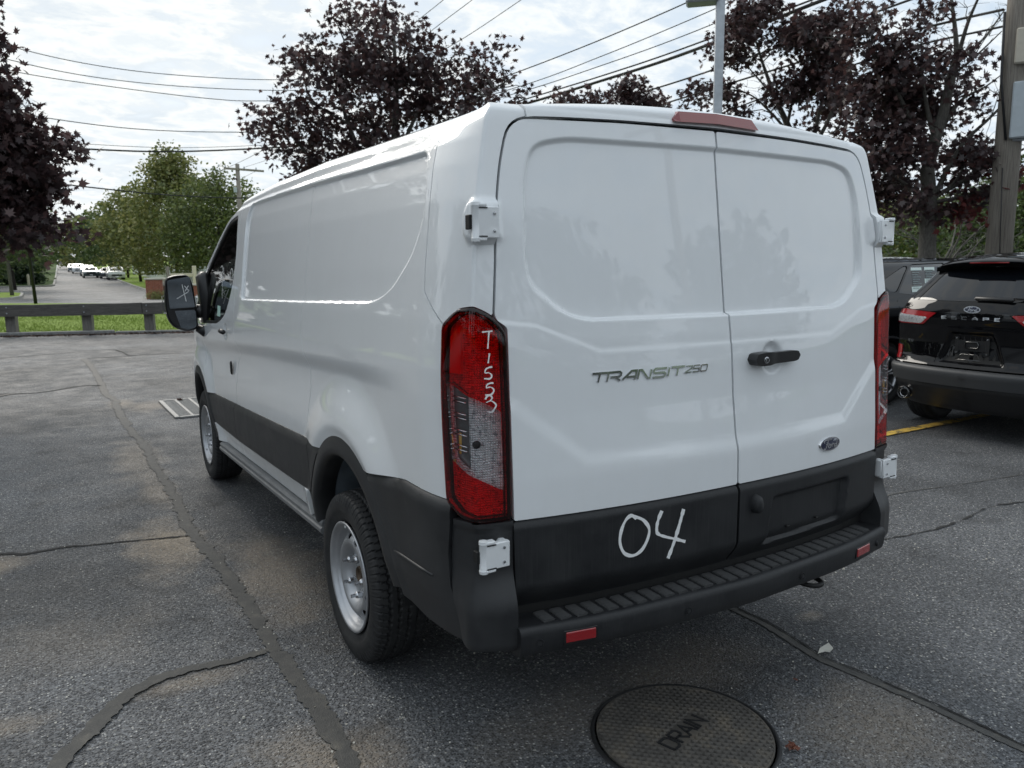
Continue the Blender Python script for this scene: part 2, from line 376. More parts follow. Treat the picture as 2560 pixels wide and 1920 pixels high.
# ---- van shell surface (numpy) -------------------------------------------------
def itp(z, zs, vs):
    return np.interp(z, zs, vs)
def smooth(a, b, x):
    t = np.clip((x-a)/(b-a), 0, 1); return t*t*(3-2*t)
_SZ = np.linspace(0.2, 2.12, 385)
def _sm(zs, vs, r=5):                       # a table smoothed into a soft curve
    v = np.interp(_SZ, zs, vs); k = np.hanning(2*r+3)[1:-1]; k /= k.sum()
    return np.convolve(np.pad(v, r, mode='edge'), k, 'valid')
_W   = _sm([.2, .45, .60, .90, 1.22, 1.30, 1.44, 1.6, 1.8, 1.9, 1.97, 2.02, 2.045, 2.06, 2.07, 2.08], [.94, .955, .985, .998, 1.0, .998, .985, .965, .935, .915, .895, .868, .842, .815, .78, .74], 2)
_XC  = _sm([.2, 1.0, 1.45, 1.5, 1.63, 1.8, 1.9, 2.03, 2.09], [.945, .945, .940, .932, .918, .895, .875, .846, .80], 6)
_YC  = _sm([.2, .85, .98, 1.17, 1.30, 1.38, 1.43, 1.97, 2.05, 2.12], [-.055, -.060, -.057, -.032, -.022, -.014, -.006, .069, .082, .115], 3)
_YO  = _sm([.2, .87, 1.1, 1.43, 1.77, 2.03, 2.12], [.03, .03, .04, .052, .085, .125, .16], 6)
def halfw(z): return np.interp(z, _SZ, _W)
def creasew(z): return np.interp(z, _SZ, _XC)
def rear_y(x, z):
    c = np.interp(z, _SZ, _YC); o = np.interp(z, _SZ, _YO)
    return c + (o-c)*np.minimum(np.abs(x)/.93, 1.05)**2.3
def _raw(U, Z):
    xc = creasew(Z); W = halfw(Z); nar = 1-.17*smooth(4.3, 5.7, U)**1.3
    t = np.clip(U/.27, 0, 1); g = 1-(1-t)**2
    xs = (xc+(W-xc)*g)*nar; ys = rear_y(xc, Z)+U
    xr = xc+U; yr = rear_y(xr, Z)
    s = U >= 0
    return np.where(s, xs, xr), np.where(s, ys, yr)
def shell(U, Z):                            # half-width x, y for the (U, z) of the van's skin
    X = 0; Y = 0; ws = [1, 2, 3, 2, 1]
    near = np.exp(-(np.asarray(U)/.25)**2)*.0045
    for k, w in zip((-2, -1, 0, 1, 2), ws):
        x, y = _raw(U+k*near, Z); X = X+w*x; Y = Y+w*y
    return X/9, Y/9
# =============================== THE VAN =====================================
def zwarp(y, Z): return Z+np.interp(y, [.2, .9, 1.6, 2.4, 2.9, 3.27, 3.7], [0, .010, .022, .016, 0, -.02, -.05])*smooth(1.9, 2.05, Z)
def arch_e(U, Z, c, a, b): return np.sqrt(((U-c)/a)**2+((Z-.345)/b)**2)
RA = (.985, .54, .605); FA = (4.36, .45, .545)
def vsurf(U, Z, disp=None, base=0.0):
    UU, ZZ = np.meshgrid(U, Z, indexing='ij'); X, Y = shell(UU, ZZ); P = np.stack([-X, Y, zwarp(Y, ZZ)], 2)
    n = grid_normals(P); s = np.sign((n*(P-np.array([0, 2.0, 1.1]))).sum(2).mean()); n = n*s
    D = base+(disp(UU, ZZ) if disp else 0*UU)
    return P+n*D[..., None], n, UU, ZZ
def zcrease(U): return 1.288-.0215*U-.0058*U*U
RECESS = rpoly([(.262, 1.83), (.290, 1.958), (2.741, 1.978), (2.80, 1.90), (2.797, 1.430), (1.559, 1.456), (.66, 1.481), (.50, 1.525), (.33, 1.645), (.270, 1.75)], [.05, .035, .04, .05, .03, .01, .12, .08, .1, .05])
def body_disp(U, Z):
    D = 0*U
    # pressed panel
    s = sdpoly(RECESS, U, Z); D -= .0125*(1-smooth(-.0085, .0015, s)) * 1.0
    # shoulder crease: a scoop under the line
    k = smooth(.25, .9, U)*(1-smooth(3.9, 4.4, U)*.6); q = zcrease(U)-Z
    sc = -.024*smooth(-.004, .085, q)+.021*smooth(.10, .38, q)
    fl = np.zeros_like(U)
    for c, a, b in (RA, FA):
        e = arch_e(U, Z, c, a, b); fl = np.maximum(fl, .030*(1-smooth(1.04, 1.42, e))-.010*(1-smooth(.98, 1.08, e)))
    D += sc*k*(1-np.clip(fl/.03, 0, 1)*.9)+fl*smooth(.02, .3, U)
    # upper rail crease above the pressed panel
    D += .006*smooth(1.985, 2.02, Z)*smooth(.25, .4, U)*(1-smooth(2.025, 2.06, Z))
    # round dimple behind the door handle
    D -= .012*(1-smooth(.7, 1.1, np.sqrt(((U-3.27)/.055)**2+((Z-1.217)/.05)**2)))
    return D
van = empty('cargo_van', 'white low roof cargo van with dark lower cladding and 04 marked on its rear door', 'van')
def both(o):
    if o is not None: mirror_x(o)
    return o
ZS = lin(.38, 1.15, .0125, 1.30, .006, 1.40, .010, 1.53, .0036, 1.90, .008, 2.0, .0036, 2.08, .003)
PROFILE = [(-2, 2.2), (3.0, 2.2), (3.12, 2.005), (3.3, 1.945), (3.45, 1.89), (3.86, 1.715), (4.1, 1.60), (4.55, 1.33), (4.75, 1.22), (5.15, 1.04), (5.30, .86), (5.33, .40), (-2, .2)]
zbot = lambda U: np.interp(U, [.1, .38, .71, 1.35, 1.49, 3.16, 4.03, 4.6, 5.3], [.921, .920, .879, .850, .852, .772, .735, .70, .66])
zcl = lambda U: np.interp(U, [.3, 1.476, 3.11, 3.76], [.60, .612, .537, .525])
zsill = lambda U: np.interp(U, [.3, 1.40, 3.80, 5], [.53, .497, .40, .38])
def f_arch(U, Z, A, grow=0.0):                # positive outside the arch ellipse
    c, a, b = A; return (arch_e(U, Z, c, a+grow, b+grow)-1)*(a+b)/2
# -- rear quarter panel and front side panel
LAMP = rpoly([(.113, 1.437), (.050, 1.484), (-.004, 1.491), (-.055, 1.470), (-.103, 1.425), (-.108, 1.15), (-.102, .872), (-.021, .872), (.052, .880), (.108, .918), (.114, 1.15)], [.02, .02, .01, .03, .03, .02, .004, .01, .015, .02, .02])
SLIDE = [(1.53, 2.2), (1.53, 1.33), (1.50, 1.24), (1.478, 1.18), (1.485, 1.08), (1.515, .95), (1.53, .85), (1.53, .3)]
Uq = lin(.10, .24, .006, .36, .0036, .72, .006, 1.47, .0115, 1.56, .006)
P, n, UU, ZZ = vsurf(Uq, ZS, body_disp)
F = np.maximum.reduce([sdpoly([(.05, .5), (.05, 1.38), (.118, 1.441), (.17, 1.481), (.2245, 1.531), (.229, 1.6), (.230, 2.2)]+SLIDE, UU, ZZ)+.0024, zbot(UU)+.001-ZZ, .003-sdpoly(LAMP, UU, ZZ), -f_arch(UU, ZZ, RA)])
both(sheet('quarter_panel', P, F, n, 'white_paint', van))
DOORSEAM = [(2.985, 2.2), (2.975, 1.9), (2.98, 1.5), (2.993, 1.33), (3.0, 1.24), (2.975, 1.15), (2.965, 1.106), (3.0, 1.06), (3.045, 1.03), (3.09, .90), (3.115, .79), (3.146, .54), (3.15, .2)]
Uf = lin(1.42, 1.56, .006, 2.70, .0125, 2.83, .0036, 2.92, .008, 3.18, .006)
P, n, UU, ZZ = vsurf(Uf, ZS, body_disp)
CLAD = np.maximum(ZZ-zbot(UU)+.001, zcl(UU)-.0-ZZ)
F = np.maximum.reduce([sdpoly(SLIDE[::-1]+DOORSEAM, UU, ZZ)+.0024, -CLAD, -f_arch(UU, ZZ, RA), zsill(UU)-ZZ])
both(sheet('side_panel', P, F, n, 'white_paint', van))
# -- front door, its window and trim
WIN = rpoly([(3.065, 1.925), (3.012, 1.70), (3.06, 1.52), (3.25, 1.335), (3.53, 1.268), (4.25, 1.235), (4.42, 1.28), (3.95, 1.585), (3.5, 1.80), (3.28, 1.90)], [.04, .1, .1, .12, .1, .02, .02, .1, .1, .1])
FDOOR = DOORSEAM+[(3.9, .2), (3.98, .55), (4.04, .78), (4.14, 1.1), (4.16, 1.22), (4.46, 1.31), (3.96, 1.64), (3.5, 1.845), (3.3, 1.93), (3.1, 1.985), (3.0, 2.03)]
Ud = lin(2.94, 3.20, .0065, 4.50, .0145)
P, n, UU, ZZ = vsurf(Ud, ZS, body_disp)
WS = sdpoly(WIN, UU, ZZ); CLAD = np.maximum(ZZ-zbot(UU)+.001, zcl(UU)-ZZ)
F = np.maximum.reduce([sdpoly(FDOOR, UU, ZZ)+.002, -CLAD, -f_arch(UU, ZZ, FA), zsill(UU)-ZZ, .016-WS, sdpoly(PROFILE, UU, ZZ)])
both(sheet('front_door', P, F, n, 'white_paint', van))
P2, n, UU, ZZ = vsurf(Ud, ZS, None, -.004); F = np.maximum(WS-.016, -WS-.004)
both(sheet('window_trim', P2, F, n, 'trim_black', van, .02))
P2, n, UU, ZZ = vsurf(Ud, ZS, None, -.012)
glL = sheet('door_window', P2, WS, n, 'tinted_glass', van, 0); mirror_x(glL)
# -- fender, bonnet, windscreen, nose
Un = lin(3.98, 5.34, .02)
P, n, UU, ZZ = vsurf(Un, ZS, body_disp)
F = np.maximum.reduce([sdpoly([(4.045, .2)]+[(3.985, .55), (4.045, .78), (4.145, 1.1), (4.165, 1.215), (4.46, 1.305), (4.3, 1.6), (5.5, 1.6), (5.5, .2)], UU, ZZ), zbot(UU)-ZZ, -f_arch(UU, ZZ, FA), sdpoly(PROFILE, UU, ZZ)])
both(sheet('fender', P, F, n, 'white_paint', van))
P, n, UU, ZZ = vsurf(lin(4.5, 5.34, .03), lin(.30, .74, .03), None, .012)
both(sheet('front_bumper_side', P, np.maximum.reduce([ZZ-zbot(UU)+.003, -f_arch(UU, ZZ, FA, .004), sdpoly(PROFILE, UU, ZZ)]), n, 'side_plastic', van, .03))
def nose(name, prof, mat, bow, wid=None, inset=.0, n=12):   # strip across the front between the two sides, prof: (U, z)
    vs = []; fs = []
    for i, (u_, z_) in enumerate(prof):
        X, Y = shell(np.array(u_), np.array(min(z_, 2.05))); X = float(X)-inset; b_ = bow[i] if isinstance(bow, list) else bow
        for k in range(n+1):
            t = 2*k/n-1; vs.append((X*t, float(Y)+b_*(1-abs(t)**2.4), z_+(.03*(1-t*t) if mat == 'white_paint' else .01*(1-t*t))))
    for i in range(len(prof)-1):
        for k in range(n): a_ = i*(n+1)+k; fs.append((a_, a_+1, a_+n+2, a_+n+1))
    return mk(name, vs, fs, mat, van, True)
nose('windscreen', [(3.34, 1.925), (3.5, 1.865), (3.9, 1.69), (4.2, 1.54), (4.5, 1.36), (4.72, 1.235)], 'tinted_glass', [.10, .14, .2, .24, .28, .30], inset=.02)
nose('bonnet', [(4.70, 1.22), (4.95, 1.14), (5.15, 1.045), (5.22, .95)], 'white_paint', [.30, .27, .22, .20], inset=.0)
nose('grille', [(5.225, .945), (5.27, .80), (5.29, .70)], 'trim_black', .20)
nose('front_bumper', [(5.28, .71), (5.33, .60), (5.33, .45), (5.25, .33)], 'side_plastic', .20)
for s in (-1, 1):
    b = MB().box((s*.66, 5.30, .86), (.34, .16, .17), Matrix.Rotation(-s*.35, 3, 'Z'), .05); b.obj('headlight', 'clear_lens', van, True)
# -- roof
rs = []
X0 = lin(-.80, .80, .04); Y0 = lin(.128, .20, .012, 3.36, .05)
RX, RY = np.meshgrid(X0, Y0, indexing='ij')
RZ = 2.108-.046*(RX/.8)**2-.028*(1-smooth(.10, .19, RY-.02*(np.abs(RX)/.7)))+np.interp(RY, [.2, .9, 1.6, 2.4, 2.9, 3.36], [0, .010, .022, .016, -.02, -.12])
RZ += .006*np.clip(np.cos(RX*math.pi/.14), 0, 1)*smooth(.25, .35, RY)*(np.abs(RX) < .66)
Pm = np.stack([RX, RY, RZ], 2); nn_ = np.zeros_like(Pm); nn_[..., 2] = 1
sheet('roof', Pm, RX*0-1, nn_, 'white_paint', van, .02)
# rear strip of the roof over the doors
gx = lin(-.722, .722, .012); gz = lin(2.020, 2.112, .004); GX, GZ = np.meshgrid(gx, gz, indexing='ij')
zt = 2.108-.046*(GX/.8)**2; t_ = np.clip((GZ-2.045)/(zt-2.045), 0, 1)
gy = rear_y(GX, np.minimum(GZ, 2.06))+.012*t_**2+.055*np.clip(t_-.55, 0, 1)**1.6*2; GZc = np.minimum(GZ, zt)
gapz = np.interp(np.abs(GX), [0, .4, .6, .70, .76], [2.0495, 2.0425, 2.036, 2.031, 2.021])
Pm = np.stack([GX, gy-.006, GZc], 2); nn_ = np.zeros_like(Pm); nn_[..., 1] = -1
sheet('roof_rear_strip', Pm, gapz-GZ, nn_, 'white_paint', van, .03)
# -- rear pillar
def xdoor(z): return np.interp(z, [.8, .87, 1.43, 1.455, 1.6, 1.76, 1.92, 1.985, 2.0, 2.03], [.836, .836, .834, .868, .853, .840, .812, .78, .755, .69])
DOOR = rpoly([(-.3, .868), (.835, .868), (.832, 1.430), (.868, 1.455), (.853, 1.6), (.840, 1.76), (.815, 1.90), (.775, 2.022), (.4, 2.035), (-.3, 2.043)], [0, .004, .01, .02, .02, .05, .06, .085, .05, 0])
Up = lin(-.225, -.03, .006, .03, .0035, .24, .006)
BLIS = rpoly([(-.12, 1.672), (.022, 1.672), (.040, 1.70), (.040, 1.752), (.022, 1.786), (-.12, 1.786)], .01)
def pillar_disp(U, Z): return .020*(1-smooth(-.012, .010, sdpoly(BLIS, U, Z)))
P, n, UU, ZZ = vsurf(Up, lin(1.36, 1.95, .008, 2.08, .003), pillar_disp); P[..., 2] = np.minimum(P[..., 2], 2.0695+.004*smooth(.02, .12, UU)); P[..., 1] += .03*smooth(2.035, 2.075, ZZ)**2*(1-smooth(.04, .20, UU))
F = np.maximum.reduce([sdpoly([(.118, 1.441), (.17, 1.481), (.2245, 1.531), (.229, 1.6), (.230, 2.2), (-.5, 2.2), (-.5, 1.30)], UU, ZZ)+.002, .003-sdpoly(LAMP, UU, ZZ), .0065-sdpoly(DOOR, -P[..., 0], ZZ), .724+P[..., 0]])
both(sheet('rear_pillar', P, F, n, 'white_paint', van, .03))
# -- rear doors
DREC = rpoly([(-.4, 1.990), (.60, 1.980), (.715, 1.955), (.752, 1.85), (.762, 1.62), (.752, 1.548), (.64, 1.458), (.56, 1.4375), (-.4, 1.433)], [0, .05, .05, .1, .05, .06, .06, .05, 0])
def door_disp(x, z, right):
    s = sdpoly(DREC, x, z); dep = np.interp(z, [1.43, 1.97], [.021, .012])
    D = -dep*(1-smooth(-.013, .0015, s))+.012*(1-smooth(-.012, .012, sdpoly([(.832, 1.682), (.90, 1.682), (.90, 1.776), (.832, 1.776)], x, z)))
    # softened swage round the pressed panel and the stepped lower field
    lo_ = sdpoly([(-.4, .3), (.95, .3), (.95, 1.24), (.82, 1.185), (.60, 1.012), (-.4, .985)], x, z); D += .0065*(1-smooth(-.010, .042, lo_))
    hi_ = sdpoly([(-.4, 1.345), (.53, 1.348), (.74, 1.432), (.95, 1.46), (.95, .3), (-.4, .3)], x, z); D += .0028*(1-smooth(-.008, .008, hi_))
    if right: r_ = np.sqrt(((x-.195)/.052)**2+((z-1.283)/.056)**2); D -= .016*(1-smooth(.62, 1.05, r_))
    return D
def rsurf(xs, zs, disp=None, base=0.0):
    XX, ZZ = np.meshgrid(xs, zs, indexing='ij'); Y = rear_y(XX, ZZ); P = np.stack([XX, Y, ZZ], 2); n = grid_normals(P); n = n*np.sign(-n[..., 1].mean())
    D = base+(disp(XX, ZZ) if disp else 0*XX); return P+n*D[..., None], n, XX, ZZ
xs = lin(.003, .55, .007, .88, .0045); zs = lin(.86, .88, .004, 1.40, .0075, 1.47, .0033, 1.93, .0075, 2.046, .0035)
doors = {}
for s in (-1, 1):
    P, n, XX, ZZ = rsurf(xs, zs, lambda x, z: door_disp(x, z, s > 0)); F = np.maximum.reduce([sdpoly(DOOR, XX, ZZ)+.0015, .0042-XX, sdpoly(LAMP, XX*0-50, ZZ)*0-1])
    P[..., 0] *= s; n[..., 0] *= s
    doors[s] = sheet('rear_door', P, F, n, 'white_paint', van, .03)
    tag(doors[s], 'left rear door with chrome lettering' if s < 0 else 'right rear door with black handle')
# -- dark lower panels of the doors
PLATE = rpoly([(.150, .618), (.600, .630), (.628, .800), (.172, .800)], [.02, .02, .03, .02])
def clad_prof(z, top, amt=.017, w_=.045): return amt*smooth(0, w_, top-z)**.8 if False else amt*np.clip((top-z)/w_, 0, 1)**.6
for s in (-1, 1):
    def dd(x, z):
        D = clad_prof(z, .868, .016, .022)-.060*smooth(.0, .115, .672-z)
        if s > 0: q = sdpoly(PLATE, x, z); D = D-.022*(1-smooth(-.016, .004, q))
        return D
    P, n, XX, ZZ = rsurf(lin(.003, .845, .008), lin(.55, .866, .006), dd)
    F = sdpoly(rpoly([(.0045 if s < 0 else .006, .563), (.79, .572), (.833, .60), (.8365, .8655), (.0045 if s < 0 else .006, .8655)], [.02, .02, .02, .004, .004] if s > 0 else [.004, .02, .02, .004, .004]), XX, ZZ)
    P[..., 0] *= s; n[..., 0] *= s
    sheet('door_cladding', P, F, n, 'dark_plastic', doors[s], .03)
# -- inner skin that closes the gaps, with the arch and window openings
P, n, UU, ZZ = vsurf(lin(-.24, .3, .02, 5.2, .05), lin(.56, 2.0, .03, 2.045, .015), None, -.034)
F = np.maximum.reduce([-f_arch(UU, ZZ, RA, -.03), -f_arch(UU, ZZ, FA, -.03), .0-sdpoly(WIN, UU, ZZ), sdpoly(PROFILE, UU, ZZ)+.03])
both(sheet('inner_skin', P, F, n, 'seam_black', van, 0))
P, n, XX, ZZ = rsurf(lin(-.86, .86, .04), lin(.56, 2.035, .03), None, -.036); sheet('inner_skin', P, np.maximum(np.abs(XX)-np.interp(ZZ, [1.75, 2.035], [.86, .74]), ZZ-2.032), n, 'seam_black', van, 0)
# -- side cladding
def cdisp(U, Z):
    D = clad_prof(Z, zbot(U), .017, .030)
    e = arch_e(U, Z, *RA); D = D+.006*(1-smooth(1.0, 1.12, e))
    D = D-.004*np.exp(-((Z-zbot(U)+.075)/.006)**2)*0
    return D*smooth(-.1, .15, U)
ZC = lin(.36, .93, .0085)
P, n, UU, ZZ = vsurf(lin(.03, .80, .0085), ZC, cdisp)
BSEAM = [(.088, .93), (.088, .861), (.101, .76), (.098, .66), (.060, .57), (.042, .50)]
F = np.maximum.reduce([sdpoly(BSEAM+[(.30, .487), (.45, .50), (.9, .50), (.9, 1.0), (.088, 1.0)], UU, ZZ), ZZ-zbot(UU)+.001, -f_arch(UU, ZZ, RA, .001)])
def _cp(U, z, o): X, Y = shell(np.array(U), np.array(z)); return (-float(X)-o, float(Y), z)
both(MB().tube([_cp(U_, z_, .0165) for U_, z_ in ((.515, .648), (.43, .6525), (.34, .657), (.26, .661), (.185, .665))], [.004, .006, .0062, .006, .004], 8).obj('trim_rib', 'side_plastic', van, True))
both(sheet('corner_cladding', P, F, n, 'side_plastic', van, .03))
P, n, UU, ZZ = vsurf(lin(1.30, 3.17, .0135), ZC, cdisp)
Fb = np.maximum.reduce([ZZ-zbot(UU)+.001, zcl(UU)-ZZ, -f_arch(UU, ZZ, RA, .001)])
both(sheet('side_cladding', P, np.maximum(Fb, sdpoly([(1.497, 1), (1.475, .5), (3.146, .5), (3.113, .81), (3.1, 1)], UU, ZZ)+.001), n, 'side_plastic', van, .02))
both(sheet('side_cladding', P, np.maximum(Fb, sdpoly([(1.2, 1), (1.2, .5), (1.473, .5), (1.495, 1)], UU, ZZ)+.001), n, 'side_plastic', van, .02))
P, n, UU, ZZ = vsurf(lin(3.05, 4.12, .0135), ZC, cdisp)
both(sheet('door_cladding_panel', P, np.maximum.reduce([ZZ-zbot(UU)+.001, zcl(UU)-ZZ, -f_arch(UU, ZZ, FA, .001), sdpoly([(3.106, 1), (3.119, .81), (3.152, .5), (5, .5), (5, 1)], UU, ZZ)]), n, 'side_plastic', van, .02))
# -- wheel arch trims: flared ring with a turned-in lip
def arch_trim(A, q0, q1, name, wd=.075):
    c, a, b = A; nq = 60; prof = [(-.006, .004), (-.004, .018), (.012, .024), (wd*.6, .030), (wd-.010, .030), (wd, .022), (wd+.004, .0), (wd+.004, -.06)]
    vs = []; fs = []
    for k in range(nq+1):
        q = q0+(q1-q0)*k/nq
        for d, h in prof:
            U = c+(a-d)*math.cos(q); z = .345+(b-d)*math.sin(q); X, Y = shell(np.array(U), np.array(z)); X = float(X)
            vs.append((-(X+h), float(Y), z))
    m_ = len(prof)
    for k in range(nq):
        for i in range(m_-1): fs.append((k*m_+i, k*m_+i+1, (k+1)*m_+i+1, (k+1)*m_+i))
    o = mk(name, vs, [f[::-1] for f in fs], 'side_plastic', van, True); smooth_by_angle(o, 50); return o
both(arch_trim(RA, math.radians(14.0), math.radians(163), 'wheel_arch_trim')); both(arch_trim(FA, math.radians(10), math.radians(173), 'wheel_arch_trim', .06))
# liners
def liner(A, mat, grow=-.078, xin=.62, q0_=-5, q1_=185):
    c, a, b = A; vs = []; fs = []; nq = 32
    for k in range(nq+1):
        q = math.radians(q0_)+math.radians(q1_-q0_)*k/nq
        for X in (.955, .80, xin): vs.append((-X, c+.035+(a+grow)*math.cos(q), .345+(b+grow)*math.sin(q)))
    for k in range(nq):
        for i in range(2): fs.append((k*3+i, (k+1)*3+i, (k+1)*3+i+1, k*3+i+1))
    return mk('wheel_housing', vs, fs, mat, van, True)
both(liner(RA, 'inner_paint', q0_=2, q1_=97)); both(liner(RA, 'underbody', q0_=97, q1_=172)); both(liner(FA, 'underbody'))
# -- sill step
b = MB(); pr = [(-.93, .075), (-.975, .070), (-.985, .060), (-.985, .048), (-.978, .044), (-.990, .036), (-.990, .020), (-.980, .008), (-.95, 0), (-.86, 0)]
yy = lin(1.44, 3.86, .3)
vs = [(x_, y_, zsill(y_-.035)-.078+h) for y_ in yy for x_, h in pr]; m_ = len(pr)
fs = [(i*m_+k, i*m_+k+1, (i+1)*m_+k+1, (i+1)*m_+k) for i in range(len(yy)-1) for k in range(m_-1)]+[tuple(range(m_))[::-1]]
o = mk('sill_step', vs, [f[::-1] for f in fs], 'grey_step', van); both(o)
# -- underbody
b = MB(); b.box((0, 2.65, .50), (1.55, 5.0, .16), bev=.04); b.box((.35, 2.4, .40), (.5, 1.2, .16), bev=.05); b.box((-.42, 2.6, .42), (.10, 4.6, .12)); b.box((.42, 2.6, .42), (.10, 4.6, .12)); b.box((0, 1.6, .74), (1.2, 3.0, .3))
b.box((0, .25, .60), (1.5, .40, .12), bev=.02); b.obj('chassis', 'underbody', van)
b = MB(); b.tube([(-.80, 1.10, .345), (.80, 1.10, .345)], .05, 12); b.lathe([(.001, -.13), (.10, -.11), (.15, -.03), (.15, .04), (.09, .12), (.001, .13)], 'x', 16, (0, 1.10, .345)); b.obj('rear_axle', 'underbody', van, True)
for s in (-1, 1): MB().box((s*.62, 1.05, .30), (.07, 1.3, .03), bev=.005).obj('leaf_spring', 'underbody', van); MB().tube([(s*.55, .95, .32), (s*.52, .80, .60)], .03, 10).obj('shock_absorber', 'underbody', van)
MB().tube([(.45, 3.2, .34), (.50, 2.0, .33), (.52, .60, .36), (.55, .20, .40)], .035, 12).obj('exhaust_pipe', 'rusty_steel', van, True)
# -- tail lamps
IN = rpoly([(.101, 1.430), (.045, 1.471), (-.004, 1.478), (-.047, 1.459), (-.089, 1.419), (-.094, 1.15), (-.090, .886), (-.021, .886), (.047, .893), (.097, .929), (.102, 1.15)], [.02, .02, .01, .03, .03, .02, .004, .01, .015, .02, .02])
CLEAR = rpoly([(.084, 1.280), (-.0802, 1.193), (-.0815, .964), (.071, 1.050)], [.008, .006, .006, .012])
Ul = lin(-.112, .118, .0036); Zl = lin(.868, 1.495, .0048)
def lamp():
    P, n, UU, ZZ = vsurf(Ul, Zl, None, .010); O = sdpoly(LAMP, UU, ZZ); I = sdpoly(IN, UU, ZZ); C = sdpoly(CLEAR, UU, ZZ)
    P2 = P+n*(-.004*smooth(-.006, .002, O))[..., None]
    root = sheet('tail_lamp', P2, np.maximum(O+.0015, -I), n, 'dark_red_lens', van, .035)
    parts = []
    parts.append(sheet('lamp_back', P+n*(-.034), O+.004, n, 'lamp_dark_red', root, 0))
    Pr = P+n*(-.026+.006*np.sin(UU*300)*(UU < .02)*.0)[..., None]
    parts.append(sheet('reflector', Pr, I+.002, n, 'lamp_reflector', root, .0))
    parts.append(sheet('red_lens', P, np.maximum(I, .0015-C), n, 'red_lens', root, .012))
    parts.append(sheet('clear_lens', P+n*.001, C, n, 'clear_lens', root, .012))
    parts.append(sheet('lamp_shade', P+n*(-.0235), np.maximum(C+.001, .024-UU), n, 'lamp_shade_grey', root, 0))
    def at(U, z, off):
        X, Y = shell(np.array(U), np.array(z)); X2, Y2 = shell(np.array(U+.01), np.array(z)); t = np.array([-(float(X2-X)), float(Y2-Y)]); t /= np.linalg.norm(t); nn = np.array([-t[1], t[0]]); nn = nn if nn[0] < 0 or nn[1] < 0 else -nn
        return (-float(X)+nn[0]*off, float(Y)+nn[1]*off, z), t, nn
    def bar(name, U0, U1, z0, z1, off, th, mat):
        a_, _, nn = at(U0, z0, off); b_, _, _ = at(U1, z1, off)
        m = MB().tube([a_, b_], th, 6); parts.append(m.obj(name, mat, root, True))
    for z_ in (1.235, 1.222, 1.187, 1.174, 1.139, 1.126, 1.094, 1.081): bar('chrome_bar', .072, .026, z_, z_-.004, -.004, .0022, 'chrome')
    for z_ in (.985, .972, .945, .932): bar('chrome_bar', .066, .040, z_, z_-.004, -.004, .002, 'chrome')
    # side reflector block, dark bulb socket, amber bulb
    q = [at(U, z, -.006)[0] for U, z in ((.088, 1.30), (.088, 1.405), (.045, 1.44), (.045, 1.30))]; _, _, nn = at(.07, 1.37, 0)
    parts.append(MB().prism(q, (0, 0, 0), (-nn[0]*.012, -nn[1]*.012, 0)).obj('reflex_block', 'red_bright', root))
    q = [at(U, z, -.008)[0] for U, z in ((.084, 1.225-.0), (.084, 1.285), (.05, 1.285), (.05, 1.245))]
    for z_, m_, r_ in ((1.098, 'seam_black', .012),):
        c_, _, nn = at(-.012 if z_ < 1.2 else -.035, z_, -.020); parts.append(MB().tube([c_, (c_[0]+nn[0]*.006, c_[1]+nn[1]*.006, c_[2])], r_, 16).obj('bulb_socket', m_, root, True))
    c_, _, nn = at(.060, 1.095, -.018); parts.append(MB().lathe([(.0, -.035), (.007, -.03), (.008, .03), (.0, .034)], 'z', 12, c_).obj('bulb', 'amber_bulb', root, True))
    return root, parts
lampL, lp_parts = lamp(); lampR = mirror_x(lampL)
for p in lp_parts: mirror_x(p, lampR)
# marker writing on the left lamp
def lamp_uv(px, py):                          # lamp picture grid -> (U, z)
    return (-.1+(490+(py-215)*.032-px)*.000462, 1.432-(py-215)*.0004187)
def lamp_place(px, py, h):
    U, z = lamp_uv(px, py); X, Y = shell(np.array(U), np.array(z)); return (-float(X)-.2*h, float(Y)-.0105-h, z)
mb = MB(); W1 = [[(336, 240), (370, 237), (403, 236)], [(380, 240), (376, 300), (373, 352)], [(384, 384), (380, 420), (376, 450)],
    curve_pts([(403, 476), (380, 480), (362, 490), (357, 514), (378, 514), (396, 526), (399, 544), (384, 556), (352, 552)], 4),
    curve_pts([(412, 586), (392, 586), (372, 594), (367, 616), (388, 612), (408, 622), (414, 642), (396, 664), (360, 664)], 4),
    curve_pts([(360, 694), (372, 674), (392, 670), (404, 688), (388, 706), (370, 714), (396, 706), (420, 722), (430, 742), (416, 768), (402, 784), (376, 778)], 4)]
strokes(mb, W1, lambda t: 9+2.4*math.sin(8*t+1)+1.2*math.sin(31*t), .0006, lamp_place); mb.obj('marker_writing', 'marker_white', lampL)
# -- centre brake light
b = MB(); zz0, zz1 = 2.052, 2.086
vs = []
for x_, z0_, z1_ in ((-.188, 2.054, 2.064), (-.165, 2.054, 2.088), (0, 2.060, 2.094), (.165, 2.054, 2.088), (.188, 2.054, 2.064)):
    y_ = float(rear_y(np.array(x_), np.array(2.05))); vs += [(x_, y_-.018, z0_), (x_, y_-.006, z1_), (x_, y_+.05, z1_+.004), (x_, y_+.05, z0_)]
fs = [(i*4+k, i*4+(k+1) % 4, (i+1)*4+(k+1) % 4, (i+1)*4+k) for i in range(4) for k in range(4)]+[(0, 1, 2, 3), (19, 18, 17, 16)]
o = mk('brake_light', vs, [f[::-1] for f in fs], 'brake_lens', van)
a = MatB('step_rubber'); v = a.co(); a.set(col=a.ramp(a.noise(v, 16, 6, .7), [(.35, (.030, .031, .033)), (.7, (.085, .086, .086))]), rough=.6); M['step_rubber'] = a.m
